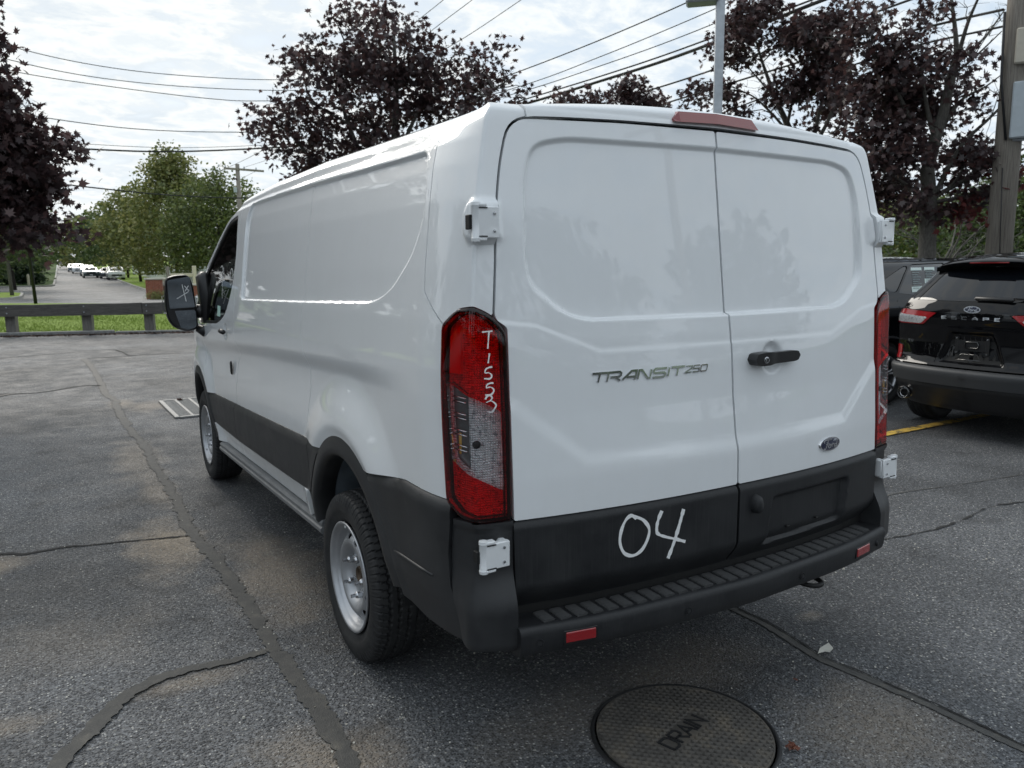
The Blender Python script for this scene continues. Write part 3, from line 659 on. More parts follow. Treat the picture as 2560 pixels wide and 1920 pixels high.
# -- rear bumper beam, step and ribs
BX = [0, .27, .50, .612, .715, .80, .86]; BY = [-.143, -.127, -.110, -.097, -.078, -.058, -.044]
yb = lambda x: np.interp(abs(x), BX, BY)
bxs = lin(-.850, .850, .0163); ys_ = np.array([yb(x) for x in bxs]); ys_ = np.convolve(np.pad(ys_, 4, mode='edge'), np.ones(9)/9, 'valid')
ybs = lambda x: float(np.interp(x, bxs, ys_))
prof = [(.16, .468), (.02, .466), (.006, .470), (.0, .482), (-.003, .500), (-.006, .535), (-.003, .549), (.004, .556), (.014, .559)]
vs = []; fs = []
for x_ in bxs:
    y0 = ybs(x_)
    for d, z_ in prof: vs.append((x_, y0+d, z_))
    yd = float(rear_y(np.array(x_), np.array(.57)))+.06
    vs.append((x_, y0+.022, .5570)); vs.append((x_, yd, .5600)); vs.append((x_, yd, .50))
m_ = len(prof)+3
for i in range(len(bxs)-1):
    for k in range(m_-1): fs.append((i*m_+k, i*m_+k+1, (i+1)*m_+k+1, (i+1)*m_+k))
fs += [tuple(range(m_)), tuple((len(bxs)-1)*m_+k for k in range(m_))[::-1]]
bump_ = mk('rear_bumper', vs, [f[::-1] for f in fs], 'dark_plastic', van); smooth_by_angle(bump_, 40)
rib0 = None
xr_ = np.linspace(-.745, .745, 29)
for i, x_ in enumerate(xr_):
    y0 = ybs(x_)+.024; y1 = float(rear_y(np.array(x_), np.array(.57)))+.022
    if rib0 is None: rib0 = MB().box((0, .5, 0), (.040, 1, .010), bev=.0035).obj('step_rib', 'step_rubber', bump_, False); o = rib0
    else: o = rib0.copy(); COL.objects.link(o); o.parent = bump_
    ln = y1-y0; o.location = (x_, y0, .5585); o.scale = (1, ln, 1); o.rotation_euler = (.028, 0, 0)
for s in (-1, 1):
    Pe, n, UU, ZZ = vsurf(lin(-.112, .11, .006), lin(.452, .880, .009), lambda U, Z: .005+(1-smooth(.60, .735, Z))*np.interp(U, [-.11, -.07, -.02, .03, .06, .11], [.043, .043, .036, .024, .017, .013])-.016*smooth(0, .035, .505-Z)+.008*smooth(.845, .862, Z)*(U < .08))
    Bs = [(a_-.003, b_) for a_, b_ in BSEAM]
    F = sdpoly(rpoly([(-.107, .878), (.085, .872), (.085, .861), (.098, .76), (.095, .66), (.057, .57), (.042, .500), (-.107, .484)], [.004, .004, .01, .05, .05, .05, .03, .01]), UU, ZZ)
    F = np.maximum(F, .0025-sdpoly(LAMP, UU, ZZ))
    Pe[..., 0] *= -s; n = n.copy(); n[..., 0] *= -s
    sheet('bumper_corner', Pe, F, n, 'side_plastic', van, .085)
for s in (-1, 1):
    x_ = s*.663; ang = math.atan2(ybs(x_+.05)-ybs(x_-.05), .1)
    R_ = Matrix.Rotation(ang, 3, 'Z'); b = MB().box((x_, ybs(x_)-.004, .512), (.100, .010, .034), R_, .003); b.obj('reflector', 'red_plastic', bump_)
    MB().box((x_, ybs(x_)-.0035, .512), (.112, .006, .044), R_, .002).obj('reflector_frame', 'trim_black', bump_)
    for xs_, zz in ((.27, .507), (.792, .508)):
        x2 = s*xs_; a2 = math.atan2(ybs(x2+.04)-ybs(x2-.04), .08) if xs_ < .7 else s*.50
        o = MB().lathe([(.0, -.004), (.0085, -.0035), (.0088, .001), (.0105, .001), (.011, -.003), (.0138, -.003), (.0142, .003)], 'y', 24).obj('parking_sensor', 'dark_plastic', bump_, False)
        o.location = (x2, ybs(x2)-.0045, zz); o.rotation_euler = (0, 0, a2)
MB().tube(curve_pts([(.30, .05, .45), (.33, -.03, .445), (.365, -.095, .437), (.41, -.105, .435), (.435, -.07, .437), (.43, .03, .448), (.43, .08, .45)], 5), .009, 10).obj('tow_hook', 'seam_black', van, True)
# -- hinges
def hinge(name, px, py, z, h, dx, drop):
    b = MB(); b.lathe([(.0, -h/2-.004), (.013, -h/2-.003), (.014, -h/2+.006), (.0125, -h/2+.008), (.0125, h/2-.008), (.014, h/2-.006), (.013, h/2+.003), (.0, h/2+.004)], 'z', 20, (px, py, z))
    b.box((px+dx*.50, py-.003, z), (dx*.98, .018, h*.86), bev=.003); b.box((px+dx*.22, py-.002, z+h*.46), (dx*.40, .024, .010), bev=.003); b.box((px+dx*.22, py-.002, z-h*.46), (dx*.40, .024, .010), bev=.003)
    b.box((px+dx*.86, py+.016, z), (dx*.32, .045, h*.82), bev=.006)
    o = b.obj(name, 'white_paint', van, False); smooth_by_angle(o, 40)
    c = MB().box((px-.0155, py+.012, z), (.010, .026, h*.40), bev=.002).obj('hinge_gap', 'seam_black', o)
    m = mirror_x(o); mirror_x(c, m)
    for k in (-1, 1):
        q = MB().box((px+dx*.24, py-.0125, z+k*h*.385), (dx*.36, .004, .0030)).obj('hinge_slit', 'seam_black', o); mirror_x(q, m)
        q = MB().lathe([(0, -.003), (.0042, -.0025), (.0048, .002)], 'y', 8).obj('hinge_screw', 'nut_steel', o); q.location = (px+dx*.74, py-.013, z+k*h*.24); mirror_x(q, m)
    return o
hinge('upper_hinge', -.922, .046, 1.724, .100, .070, 0); hinge('lower_hinge', -.946, -.012, .786, .090, .082, 0)
# -- door handle with lock
hx, hz = .187, 1.283; yh = lambda x, z=1.28: float(rear_y(np.array(x), np.array(z)))
b = MB(); m_ = 26; vs = []; fs = []
for i in range(m_+1):
    t = i/m_; x_ = .072+.232*t; wz = .0220*(1-.16*smooth(.30, .42, t))*(1-(2*t-1)**10)**.5+.001; th = .040-.006*smooth(.3, .5, t); y_ = yh(x_)-.002
    for k in range(10):
        q = 2*math.pi*k/10; cz = math.copysign(abs(math.sin(q))**.6, math.sin(q)); cy = math.copysign(abs(math.cos(q))**.6, math.cos(q))
        inner = .012 if (t < .36 or t > .93) else -.014
        yy_ = y_-th if cy < -.01 else (y_+inner if cy > .01 else y_-th*.5); vs.append((x_, yy_, hz+cz*wz+.003*t))
for i in range(m_):
    for k in range(10): fs.append((i*10+k, i*10+(k+1) % 10, (i+1)*10+(k+1) % 10, (i+1)*10+k))
fs += [tuple(range(10)), tuple(m_*10+k for k in range(10))[::-1]]
hd = mk('handle', vs, fs, 'trim_black', doors[1]); smooth_by_angle(hd, 50)
o = MB().lathe([(.0, -.004), (.0082, -.004), (.0090, 0), (.0115, .001), (.0115, .004)], 'y', 20).obj('lock', 'nut_steel', doors[1], False); o.location = (.122, yh(.122)-.0435, 1.281)
o = MB().box((0, 0, 0), (.002, .002, .010)).obj('keyhole', 'seam_black', doors[1]); o.location = (.122, yh(.122)-.049, 1.281)
# number plate recess: latch and screws
b = MB(); vs = []; fs = []
b.lathe([(.0, -.032), (.012, -.031), (.019, -.022), (.022, .004), (.022, .02)], 'y', 20, (.078, yh(.078, .79)-.016, .0)); b.v = [(x, y, .787+(z*1.75 if z > 0 else z*1.4)) for x, y, z in b.v]; b.obj('plate_latch', 'dark_plastic', doors[1], True)
for x_ in (.275, .445): MB().box((x_, yh(x_, .66)+.000, .668), (.016, .012, .007), bev=.002).obj('plate_screw', 'seam_black', doors[1])
# -- chrome lettering
def rear_place(x0, z0, sx, off=.0, dispf=None):
    def f(u, v, h):
        x_ = x0+u*sx; z_ = z0+v*sx; D = float(dispf(np.array(abs(x_)), np.array(z_))) if dispf else 0
        return (x_, yh(x_, z_)-.0006-D-h-off, z_)
    return f
GL = {'T': ([[(0, 1), (1.5, 1)], [(.75, 1), (.75, 0)]], 1.62), 'R': ([[(0, 0), (0, 1), (1.15, 1), (1.3, .85), (1.3, .6), (1.15, .45), (.3, .45)], [(.75, .45), (1.35, 0)]], 1.62),
      'A': ([[(0, 0), (.0, .12), (.75, 1), (1.25, 1), (1.25, 0)], [(.35, .33), (1.25, .33)]], 1.55), 'N': ([[(0, 0), (0, 1), (.3, 1), (1.1, 0), (1.3, 0), (1.3, 1)]], 1.62),
      'S': ([[(1.4, 1), (.15, 1), (0, .85), (0, .65), (.15, .5), (1.2, .5), (1.35, .35), (1.35, .15), (1.2, 0), (0, 0)]], 1.68), 'I': ([[(0, 0), (0, 1)]], .26),
      '2': ([[(0, 1), (1.1, 1), (1.1, .6), (0, .1), (0, 0), (1.2, 0)]], 1.42), '5': ([[(1.15, 1), (0, 1), (0, .52), (1.1, .52), (1.1, 0), (0, 0)]], 1.42), '0': ([[(.12, 0), (0, .15), (0, .88), (.12, 1), (1.05, 1), (1.15, .88), (1.15, .15), (1.05, 0), (.12, 0)]], 1.4)}
def word(txt, x0, z0, h, length, parent, mat, wd, dep, shear=.32, dispf=None, name='letter'):
    tot = sum(GL[c][1] for c in txt)-.3; sx = length/(tot*h)
    x_ = 0
    for c in txt:
        st, adv = GL[c]; ln = [[((x_+p[0])*sx+p[1]*shear, p[1]) for p in l] for l in st]
        b = strokes(MB(), ln, wd, dep, rear_place(x0, z0, h, 0, dispf)); b.obj(name, mat, parent); x_ += adv
word('TRANSIT', -.572, 1.2545, .0270, .345, doors[-1], 'chrome', .25, .0035, dispf=lambda x, z: door_disp(x, z, False))
word('250', -.212, 1.2610, .0200, .090, doors[-1], 'chrome', .18, .0035, dispf=lambda x, z: door_disp(x, z, False))
# oval badge with script
bx, bz = .492, .9435; bd_ = float(door_disp(np.array(.492), np.array(.9435), True))
def oval(a, b_, d0, d1, mat, name, bevel=.8):
    vs = []; n = 48
    for ring, (k, d) in enumerate(((1, d0), (1, (d0+d1)/2), (.93, d1), (0, d1+.001))):
        for i in range(n):
            q = 2*math.pi*i/n; x_ = bx+a*k*math.cos(q); z_ = bz+b_*k*math.sin(q); vs.append((x_, yh(x_, z_)-bd_-d, z_))
    fs = [(r*n+i, r*n+(i+1) % n, (r+1)*n+(i+1) % n, (r+1)*n+i) for r in range(3) for i in range(n)]
    o = mk(name, vs, fs, mat, doors[1]); smooth_by_angle(o, 30); return o
oval(.067, .0275, -.01, .006, 'chrome', 'badge_rim'); oval(.0585, .0215, .005, .0072, 'badge_blue', 'badge_field')
FORD = [curve_pts([(-.85, .25), (-.95, .45), (-.7, .62), (-.2, .60), (.15, .62)], 4), curve_pts([(-.35, .60), (-.5, .1), (-.65, -.4), (-.85, -.55), (-.95, -.4)], 4), [(-.7, .05), (-.2, .1)],
        curve_pts([(-.15, -.05), (-.32, -.15), (-.3, -.42), (-.12, -.45), (.0, -.2), (-.12, -.02), (.1, -.08)], 4), curve_pts([(.18, .0), (.14, -.42)], 3), curve_pts([(.18, -.1), (.32, .02), (.42, -.05)], 3),
        curve_pts([(.72, -.1), (.55, -.05), (.45, -.3), (.56, -.45), (.70, -.28), (.95, .5)], 4), curve_pts([(.80, .1), (.76, -.35), (.86, -.45), (1.0, -.3)], 4)]
b = MB(); strokes(b, FORD, .11, .0006, lambda u, v, h: (bx+u*.046, yh(bx+u*.046, bz+v*.028)-bd_-.0083-h, bz+v*.028)); b.obj('badge_script', 'chrome', doors[1])
# -- marker 04 on the lower panel
Rcam = np.array([[r2.x, r2.y, r2.z], [u2.x, u2.y, u2.z], [fw.x, fw.y, fw.z]])
def mk_place(px, py, h):                      # where a mark seen in the photo lies on the lower panel
    d = Rcam.T @ np.array([(1100+px/1.8433-1280)/1949.34, -(1100+py/1.8433-960)/1949.34, 1.]); y_ = -.05
    for _ in range(8):
        t = (y_-CAM.y)/d[1]; x_, z_ = CAM.x+t*d[0], CAM.z+t*d[2]; y_ = yh(x_, z_)-.0165+.060*float(smooth(.0, .115, .672-z_))
    return (x_, y_-h-.0004, z_)
b = MB(); strokes(b, [curve_pts([(905, 362), (880, 348), (852, 375), (832, 430), (830, 480), (850, 522), (890, 532), (930, 505), (958, 450), (962, 405), (935, 368), (895, 352)], 6),
    curve_pts([(1022, 326), (1006, 365), (998, 405), (1004, 432), (1040, 446), (1085, 456), (1130, 468)], 6), curve_pts([(1122, 318), (1104, 385), (1078, 470), (1050, 545)], 6)],
    lambda t: 13.5+3.5*math.sin(9*t+.6)*math.sin(23*t)+1.5*math.cos(51*t), .0006, mk_place)
b.obj('marker_number', 'marker_white', doors[-1])
# -- front door handle, keyhole, mirror
for s in (-1, 1):
    b = MB().box((s*1.021, 3.315, 1.217), (.030, .115, .030), bev=.010); o = b.obj('door_handle', 'trim_black', van, True)
b = MB().lathe([(.0, -.003), (.03, -.003), (.033, .004)], 'x', 20, (-.990, 3.25, .99)); b.v = [(x, 3.25+(y-3.25)*.75, .99+(z-.99)*1.35) for x, y, z in b.v]; b.obj('fuel_flap_recess', 'seam_black', van)
def mirror(s):
    root = None; Y0 = 4.13
    O = rpoly([(-1.228, 1.553), (-1.165, 1.572), (-1.075, 1.577), (-1.050, 1.50), (-1.033, 1.28), (-1.035, 1.185), (-1.10, 1.168), (-1.195, 1.195), (-1.238, 1.27), (-1.244, 1.40)], [.03, .02, .04, .05, .05, .04, .05, .05, .05, .05])
    def ring(y, k): cx, cz = -1.14, 1.375; return [((cx+(p[0]-cx)*k)*-s*1.0, y, cz+(p[1]-cz)*k) for p in O]
    vs = []; fs = []; rg = [(Y0+.012, .90), (Y0, .93), (Y0-.004, .975), (Y0+.006, 1.0), (Y0+.05, 1.0), (Y0+.10, .94), (Y0+.135, .78), (Y0+.15, .4)]
    for y_, k in rg: vs += ring(y_, k)
    n = len(O); fs = [(r*n+i, r*n+(i+1) % n, (r+1)*n+(i+1) % n, (r+1)*n+i) for r in range(len(rg)-1) for i in range(n)]+[tuple(range(n)), tuple((len(rg)-1)*n+i for i in range(n))]
    root = mk('door_mirror', vs, fs if s < 0 else [f[::-1] for f in fs], 'trim_black', van); smooth_by_angle(root, 40)
    def pane(name, poly, rad, mat, y_, tilt=(0, 0)):
        q = rpoly(poly, rad); cx = sum(p[0] for p in q)/len(q); cz = sum(p[1] for p in q)/len(q)
        v = [(p[0]*-s, y_+(p[0]-cx)*tilt[0]+(p[1]-cz)*tilt[1], p[1]) for p in q]; return mk(name, v, [tuple(range(len(v)))] if s > 0 else [tuple(range(len(v)))[::-1]], mat, root)
    pane('mirror_glass', [(-1.222, 1.535), (-1.072, 1.560), (-1.048, 1.342), (-1.215, 1.335)], .012, 'mirror_glass', Y0-.003, (-.10, -.015))
    pane('spotter_glass', [(-1.222, 1.318), (-1.050, 1.325), (-1.048, 1.20), (-1.10, 1.182), (-1.18, 1.205)], .02, 'mirror_glass', Y0-.003, (-.35, -.1))
    MB().box((s*1.247, Y0+.05, 1.365), (.018, .05, .13), bev=.006).obj('indicator', 'clear_lens', root)
    b = MB(); b.tube([(s*1.03, Y0+.03, 1.31), (s*.985, Y0+.02, 1.31)], [.05, .05], 10); b.tube([(s*1.035, Y0+.02, 1.19), (s*1.0, Y0, 1.165), (s*.965, Y0-.02, 1.19)], [.028, .04, .045], 10)
    b.box((s*.970, Y0-.01, 1.395), (.085, .20, .40), Matrix.Rotation(s*.06, 3, 'Y'), .035); b.obj('mirror_arm', 'trim_black', root, True)
    return root
mL = mirror(-1); mirror(1)
b = MB(); Mz = lambda x, z, h: (x, 4.126-.0035-h-(x+1.14)*.10-(z-1.445)*.015, z)
strokes(b, [[(-1.165, 1.405), (-1.085, 1.455)], [(-1.125, 1.505), (-1.105, 1.385)], [(-1.110, 1.495), (-1.082, 1.46)], [(-1.083, 1.497), (-1.108, 1.458)]], .0045, .0006, Mz); b.obj('marker_writing', 'marker_white', mL)
# writing and label on the left window
def win_place(U, z, h): X, Y = shell(np.array(U), np.array(z)); return (-float(X)+.0105-h, float(Y), z)
b = MB(); strokes(b, [curve_pts([(3.13, 1.60), (3.17, 1.61), (3.20, 1.56), (3.17, 1.51), (3.13, 1.53), (3.12, 1.58), (3.14, 1.605)], 4), [(3.10, 1.575), (3.06, 1.570)], [(3.085, 1.60), (3.08, 1.545)],
    curve_pts([(3.52, 1.62), (3.47, 1.63), (3.44, 1.60), (3.48, 1.58), (3.44, 1.555), (3.50, 1.55)], 4), [(3.42, 1.62), (3.40, 1.54)], [(3.55, 1.52), (3.36, 1.54)], [(3.44, 1.53), (3.42, 1.42)]], .0045, .0005, win_place)
b.obj('marker_writing', 'marker_white', van)
b = MB().add([win_place(3.47, 1.30, .0006), win_place(3.57, 1.30, .0006), win_place(3.57, 1.37, .0006), win_place(3.47, 1.37, .0006)], [(0, 1, 2, 3)]); b.obj('window_label', 'sticker_green', van)
# cabin: bulkhead, two seats
for s in (-1, 1):
    b = MB(); b.box((s*.45, 3.45, .98), (.46, .50, .16), bev=.05); b.box((s*.45, 3.17, 1.28), (.44, .14, .56), Matrix.Rotation(-.2, 3, 'X'), .06); b.box((s*.45, 3.10, 1.62), (.22, .10, .16), bev=.04); b.obj('seat', 'cabin_grey', van, True)
MB().box((0, 3.9, .72), (1.7, 1.7, .1)).obj('cab_floor', 'cabin_grey', van); MB().box((0, 4.45, 1.05), (1.75, .35, .3), bev=.08).obj('dashboard', 'cabin_grey', van, True)
MB().box((0, 2.98, 1.25), (1.72, .03, 1.35)).obj('bulkhead', 'cabin_grey', van)
# -- wheels (outer face towards -x)
def make_wheel(R=.352, wd=.225, rim=.222, mats=('tyre_rubber', 'steel_rim'), steel=True, parent=van, name='wheel'):
    root = bpy.data.objects.new(name, None); root.empty_display_size = .1; link(root, parent)
    # tyre: profile (r, x) swept with tread grooves and shoulder notches; x from outer (-) to inner (+)
    h = wd/2; nt_ = 432
    pr = [(rim-.004, -h*.72), (rim+.006, -h*.80), (rim+.022, -h*.90), (rim+.030, -h*.905), (rim+.045, -h*.97), (R*.80, -h*1.0), (R*.86, -h*.985), (R*.90, -h*.96), (R*.935, -h*.925), (R*.957, -h*.885)]
    pr2 = list(np.linspace(-h*.84, h*.84, 41)); q_ = []
    for x in pr2: q_.append((R-.018*abs(x/h)**3.2, x))
    pr = pr+q_+[(r, -x) for r, x in pr[::-1]]
    pr = np.array(pr); th = np.linspace(0, 2*math.pi, nt_, endpoint=False); T_, K_ = np.meshgrid(th, np.arange(len(pr)), indexing='ij')
    r = pr[K_, 0].copy(); x = pr[K_, 1].copy(); ph = (T_/(2*math.pi)*72) % 1
    tread = (np.abs(x) < h*.86) & (r > R*.93)
    wob = .0016*np.sign(np.sin(T_*72))
    for gx in (-.056, -.019, .019, .056): r = np.where(tread & (np.abs(x-gx*wd/.225-wob) < .0042), r-.007, r)
    sh = (np.abs(x) > h*.56) & (r > R*.885); r = np.where(sh & (((ph+np.abs(x)*6) % 1) < .17), r-.006, r)
    sip = tread & (np.abs(x) < h*.5); r = np.where(sip & (((ph*2+np.abs(x)*14) % 1) < .12), r-.0022, r)
    side = (K_ > 3) & (K_ < 9); r = r
    x = np.where(side & (((T_/(2*math.pi)*144) % 1) < .45) & (K_ > 5), x+.0012, x)
    V = np.stack([x, r*np.cos(T_), r*np.sin(T_)], 2).reshape(-1, 3); m = len(pr)
    I, J = np.meshgrid(np.arange(nt_), np.arange(m-1), indexing='ij'); I2 = (I+1) % nt_
    fs = np.stack([I*m+J, I*m+J+1, I2*m+J+1, I2*m+J], 2).reshape(-1, 4)[:, ::-1].tolist()
    t = mk('tyre', V, fs, mats[0], root, True); smooth_by_angle(t, 32)
    if steel:
        prof = [(rim+.004, -.098), (rim+.007, -.104), (rim+.002, -.108), (rim-.006, -.104), (rim-.010, -.094), (rim-.018, -.086), (rim-.024, -.080), (rim-.027, -.062), (rim-.036, -.056), (.180, -.056)]
        MB().lathe(prof, 'x', 96).obj('rim', mats[1], root, True)
        MB().lathe([(rim-.027, -.06), (rim-.035, .0), (rim-.02, .095), (rim+.005, .1)], 'x', 64).obj('barrel', 'brake_steel', root, True)
        # dished disc with oval ventilation holes cut out
        s_ = lin(.030, .186, .0035); prr = np.interp(s_, [.030, .040, .060, .085, .100, .118, .135, .150, .165, .178, .186], [-.050, -.052, -.046, -.046, -.052, -.075, -.088, -.088, -.078, -.062, -.052])
        prr = np.convolve(np.pad(prr, 2, mode='edge'), [.1, .2, .4, .2, .1], 'valid')
        th = np.linspace(0, 2*math.pi, 241); TT, SS = np.meshgrid(th, s_, indexing='ij'); XX = np.broadcast_to(prr, TT.shape)
        Pd = np.stack([XX, SS*np.cos(TT), SS*np.sin(TT)], 2); nn = np.zeros_like(Pd); nn[..., 0] = -1
        Fh = np.full(TT.shape, -1.0); nh = 12
        d = (TT*nh/(2*math.pi)+.5) % 1-.5; Fh = 1-np.sqrt((d*2*math.pi/nh*.163/.0200)**2+((SS-.163)/.0120)**2)
        sheet('disc', Pd, Fh, nn, mats[1], root, .006)
        MB().lathe([(.0, -.030), (.022, -.034), (.027, -.050), (.031, -.060), (.034, -.056), (.034, -.04)], 'x', 24).obj('hub', 'rusty_steel', root, True)
        MB().lathe([(.04, -.02), (.19, -.02)], 'x', 32).obj('brake_disc', 'brake_steel', root)
        for k in range(5):
            q = 2*math.pi*k/5+.35; c = (0, .080*math.cos(q), .080*math.sin(q)); b = MB()
            b.lathe([(.021, -.044), (.020, -.054), (.0145, -.057), (.0145, -.076), (.012, -.082), (.0075, -.082), (.0075, -.102), (.0, -.104)], 'x', 12, c)
            b.obj('wheel_nut', 'nut_steel', root)
        MB().box((-.096, .10, .188), (.001, .028, .014), Matrix.Rotation(.5, 3, 'X')).obj('rim_sticker', 'marker_white', root)
    else:
        prof = [(rim+.004, -.098), (rim+.006, -.104), (rim-.004, -.106), (rim-.010, -.096), (rim-.020, -.070), (rim-.02, .06)]
        MB().lathe(prof, 'x', 72).obj('rim', mats[1], root, True)
        MB().lathe([(.0, -.02), (rim-.01, -.02)], 'x', 32).obj('brake_disc', 'brake_steel', root)
        for k in range(5):
            for off in (-.13, .13):
                q = 2*math.pi*k/5+off; q2 = 2*math.pi*k/5+off*1.9; b = MB(); b.tube([(-.075, .045*math.cos(q), .045*math.sin(q)), (-.092, .12*math.cos(q), .12*math.sin(q)), (-.092, (rim-.01)*math.cos(q2), (rim-.01)*math.sin(q2))], [.019, .014, .017], 6); b.obj('spoke', mats[1], root, True)
        MB().lathe([(.0, -.092), (.03, -.092), (.055, -.082), (.058, -.03)], 'x', 20).obj('hub_cap', mats[1], root, True)
    return root
wh = make_wheel(); wh.location = (-.880, 1.10, .348); wh.rotation_euler = (.3, 0, 0)
for (x_, y_, fl) in ((-.880, 4.40, 0), (.880, 1.10, 1), (.880, 4.40, 1)):
    c = copy_tree(wh, van); c.location = (x_, y_, .348); c.rotation_euler = (.9+x_+y_, 0, math.pi if fl else 0)
# =============================== PARKED CARS =================================
class Hull:                                   # skin of a car body from a few tables, (U, z) like the van's
    def __init__(s, W, YR, YO, corner=.16, turn=.40, nose=(3.9, 4.9, .22)):
        s.Wt = _sm([p[0] for p in W], [p[1] for p in W], 4); s.Yt = _sm([p[0] for p in YR], [p[1] for p in YR], 3); s.Ot = _sm([p[0] for p in YO], [p[1] for p in YO], 4); s.c, s.t, s.n = corner, turn, nose
    def W(s, z): return np.interp(z, _SZ, s.Wt)
    def ry(s, x, z): w_ = s.W(z)-s.c; return np.interp(z, _SZ, s.Yt)+np.interp(z, _SZ, s.Ot)*np.minimum(np.abs(x)/w_, 1.1)**2.6
    def raw(s, U, Z):
        W = s.W(Z); xc = W-s.c; nar = 1-s.n[2]*smooth(s.n[0], s.n[1]+.6, U)
        g = 1-(1-np.clip(U/s.t, 0, 1))**2.0
        xs = (xc+(W-xc)*g)*nar; ys = s.ry(xc, Z)+U; xr = xc+U
        return np.where(U >= 0, xs, xr), np.where(U >= 0, ys, s.ry(xr, Z))
    def at(s, U, Z):
        X = 0; Y = 0; near = np.exp(-(np.asarray(U)/.3)**2)*.03
        for k, w_ in zip((-2, -1, 0, 1, 2), (1, 2, 3, 2, 1)):
            x, y = s.raw(U+k*near, Z); X = X+w_*x; Y = Y+w_*y
        return X/9, Y/9
    def grid(s, U, Z, disp=None, base=0.0):
        UU, ZZ = np.meshgrid(U, Z, indexing='ij'); X, Y = s.at(UU, ZZ); P = np.stack([-X, Y, ZZ], 2)
        n = grid_normals(P); n = n*np.sign((n*(P-np.array([0, 2.0, .9]))).sum(2).mean()); D = base+(disp(UU, ZZ) if disp else 0*UU)
        return P+n*D[..., None], n, UU, ZZ, X
def make_suv(label, cat_loc, rz, group, label_parts=True):
    H = Hull([(.2, .80), (.30, .86), (.45, .905), (.62, .925), (.85, .93), (1.0, .925), (1.10, .905), (1.18, .875), (1.35, .80), (1.5, .725), (1.58, .67), (1.63, .61), (1.66, .52)],
             [(.2, .25), (.30, .13), (.40, .07), (.50, .02), (.60, .0), (.645, .004), (.67, .045), (.74, .075), (.88, .09), (1.0, .075), (1.10, .055), (1.17, .065), (1.24, .095), (1.27, .115), (1.50, .335), (1.58, .44), (1.63, .56), (1.68, .75)],
             [(.2, .16), (.6, .15), (.9, .13), (1.15, .12), (1.4, .10), (1.7, .08)])
    root = empty('parked_suv', label, 'car', cat_loc, rz, group)
    def B(o):
        if o is not None: mirror_x(o, root)
        return o
    ZS_ = lin(.30, 1.66, .017); CA, CF = (.90, .40, .40), (3.61, .40, .40)
    PR = [(-3, 2), (2.3, 2.0), (2.35, 1.655), (2.62, 1.60), (3.30, 1.27), (3.50, 1.13), (4.15, 1.03), (4.42, .88), (4.5, .30), (-3, -.5)]
    wins = [rpoly([(.78, 1.40), (1.14, 1.565), (1.22, 1.565), (1.09, 1.285), (.98, 1.29)], .03), rpoly([(1.135, 1.27), (1.275, 1.575), (1.30, 1.585), (1.93, 1.600), (2.0, 1.235), (1.5, 1.24)], .03), rpoly([(2.045, 1.235), (1.975, 1.600), (2.45, 1.585), (2.70, 1.50), (3.15, 1.26), (3.1, 1.235)], .03)]
    LL = rpoly([(-.405, 1.150), (-.30, 1.035), (.13, 1.035), (.10, 1.145), (-.02, 1.172)], [.02, .03, .03, .04, .03])
    def sd_(U, Z):
        D = -.012*smooth(0, .05, 1.20-Z)*(Z > 0)*0-.012*smooth(.0, .10, 1.02-Z)*smooth(.15, .5, U)+.012*smooth(.0, .25, .85-Z)*smooth(.15, .5, U)
        for c, a, b in (CA, CF): D = D+.018*(1-smooth(1.0, 1.35, arch_e(U, Z, c-(.20 if c < 2 else .2), a, b)))
        return D
    off = .20                                  # U = y - off along the side
    A1 = (CA[0]-off, .40, .41); A2 = (CF[0]-off, .40, .41)
    P, n, UU, ZZ, X = H.grid(lin(-.10, 1.0, .015, 4.45, .03), ZS_, sd_)
    Wn = np.minimum.reduce([sdpoly([(a-off, b) for a, b in w_], UU, ZZ) for w_ in wins])
    gap = np.minimum.reduce([np.abs(UU-(g+.06*np.clip((ZZ-1.2)/.4, 0, 1)*0)) for g in (1.77, 2.86)]+[np.abs(UU-np.interp(ZZ, [.4, .8, 1.25, 1.6], [1.02, .98, .88, 1.02]))])
    F = np.maximum.reduce([-f_arch(UU, ZZ, A1), -f_arch(UU, ZZ, A2), .006-Wn, .003-sdpoly(LL, UU, ZZ), sdpoly(PR, UU+off, ZZ), .52-ZZ, np.where((ZZ < 1.22) & (ZZ > .5), .004-gap, -1)])
    B(sheet('body_side', P, F, n, 'black_car_paint', root, .02))
    P, n, UU, ZZ, X = H.grid(lin(.30, 3.2, .03), lin(1.2, 1.64, .02), None, -.008)
    for w_ in wins: B(sheet('side_window', P, sdpoly([(a-off, b) for a, b in w_], UU, ZZ), n, 'privacy_glass', root, 0))
    P, n, UU, ZZ, X = H.grid(lin(.25, 1.0, .02, 4.45, .03), lin(.28, .80, .015), None, .006)
    B(sheet('side_trim', P, np.maximum.reduce([np.minimum(ZZ-.53, np.minimum(f_arch(UU, ZZ, A1)-.045, f_arch(UU, ZZ, A2)-.045)), -f_arch(UU, ZZ, A1, -.004), -f_arch(UU, ZZ, A2, -.004), .30-ZZ, sdpoly(PR, UU+off, ZZ)]), n, 'car_grey_plastic', root, .03))
    P, n, UU, ZZ, X = H.grid(lin(-.75, 4.3, .06), lin(.4, 1.62, .05), None, -.03)
    B(sheet('inner_skin', P, np.maximum.reduce([-f_arch(UU, ZZ, A1, -.03), -f_arch(UU, ZZ, A2, -.03), sdpoly(PR, UU+off, ZZ)+.04]), n, 'seam_black', root, 0))
    # rear
    def rg(xs, zs, base=0, disp=None):
        XX, ZZ = np.meshgrid(xs, zs, indexing='ij'); P = np.stack([XX, H.ry(XX, ZZ), ZZ], 2); n = grid_normals(P); n = n*np.sign(-n[..., 1].mean()); D = base+(disp(XX, ZZ) if disp else 0*XX); return P+n*D[..., None], n, XX, ZZ
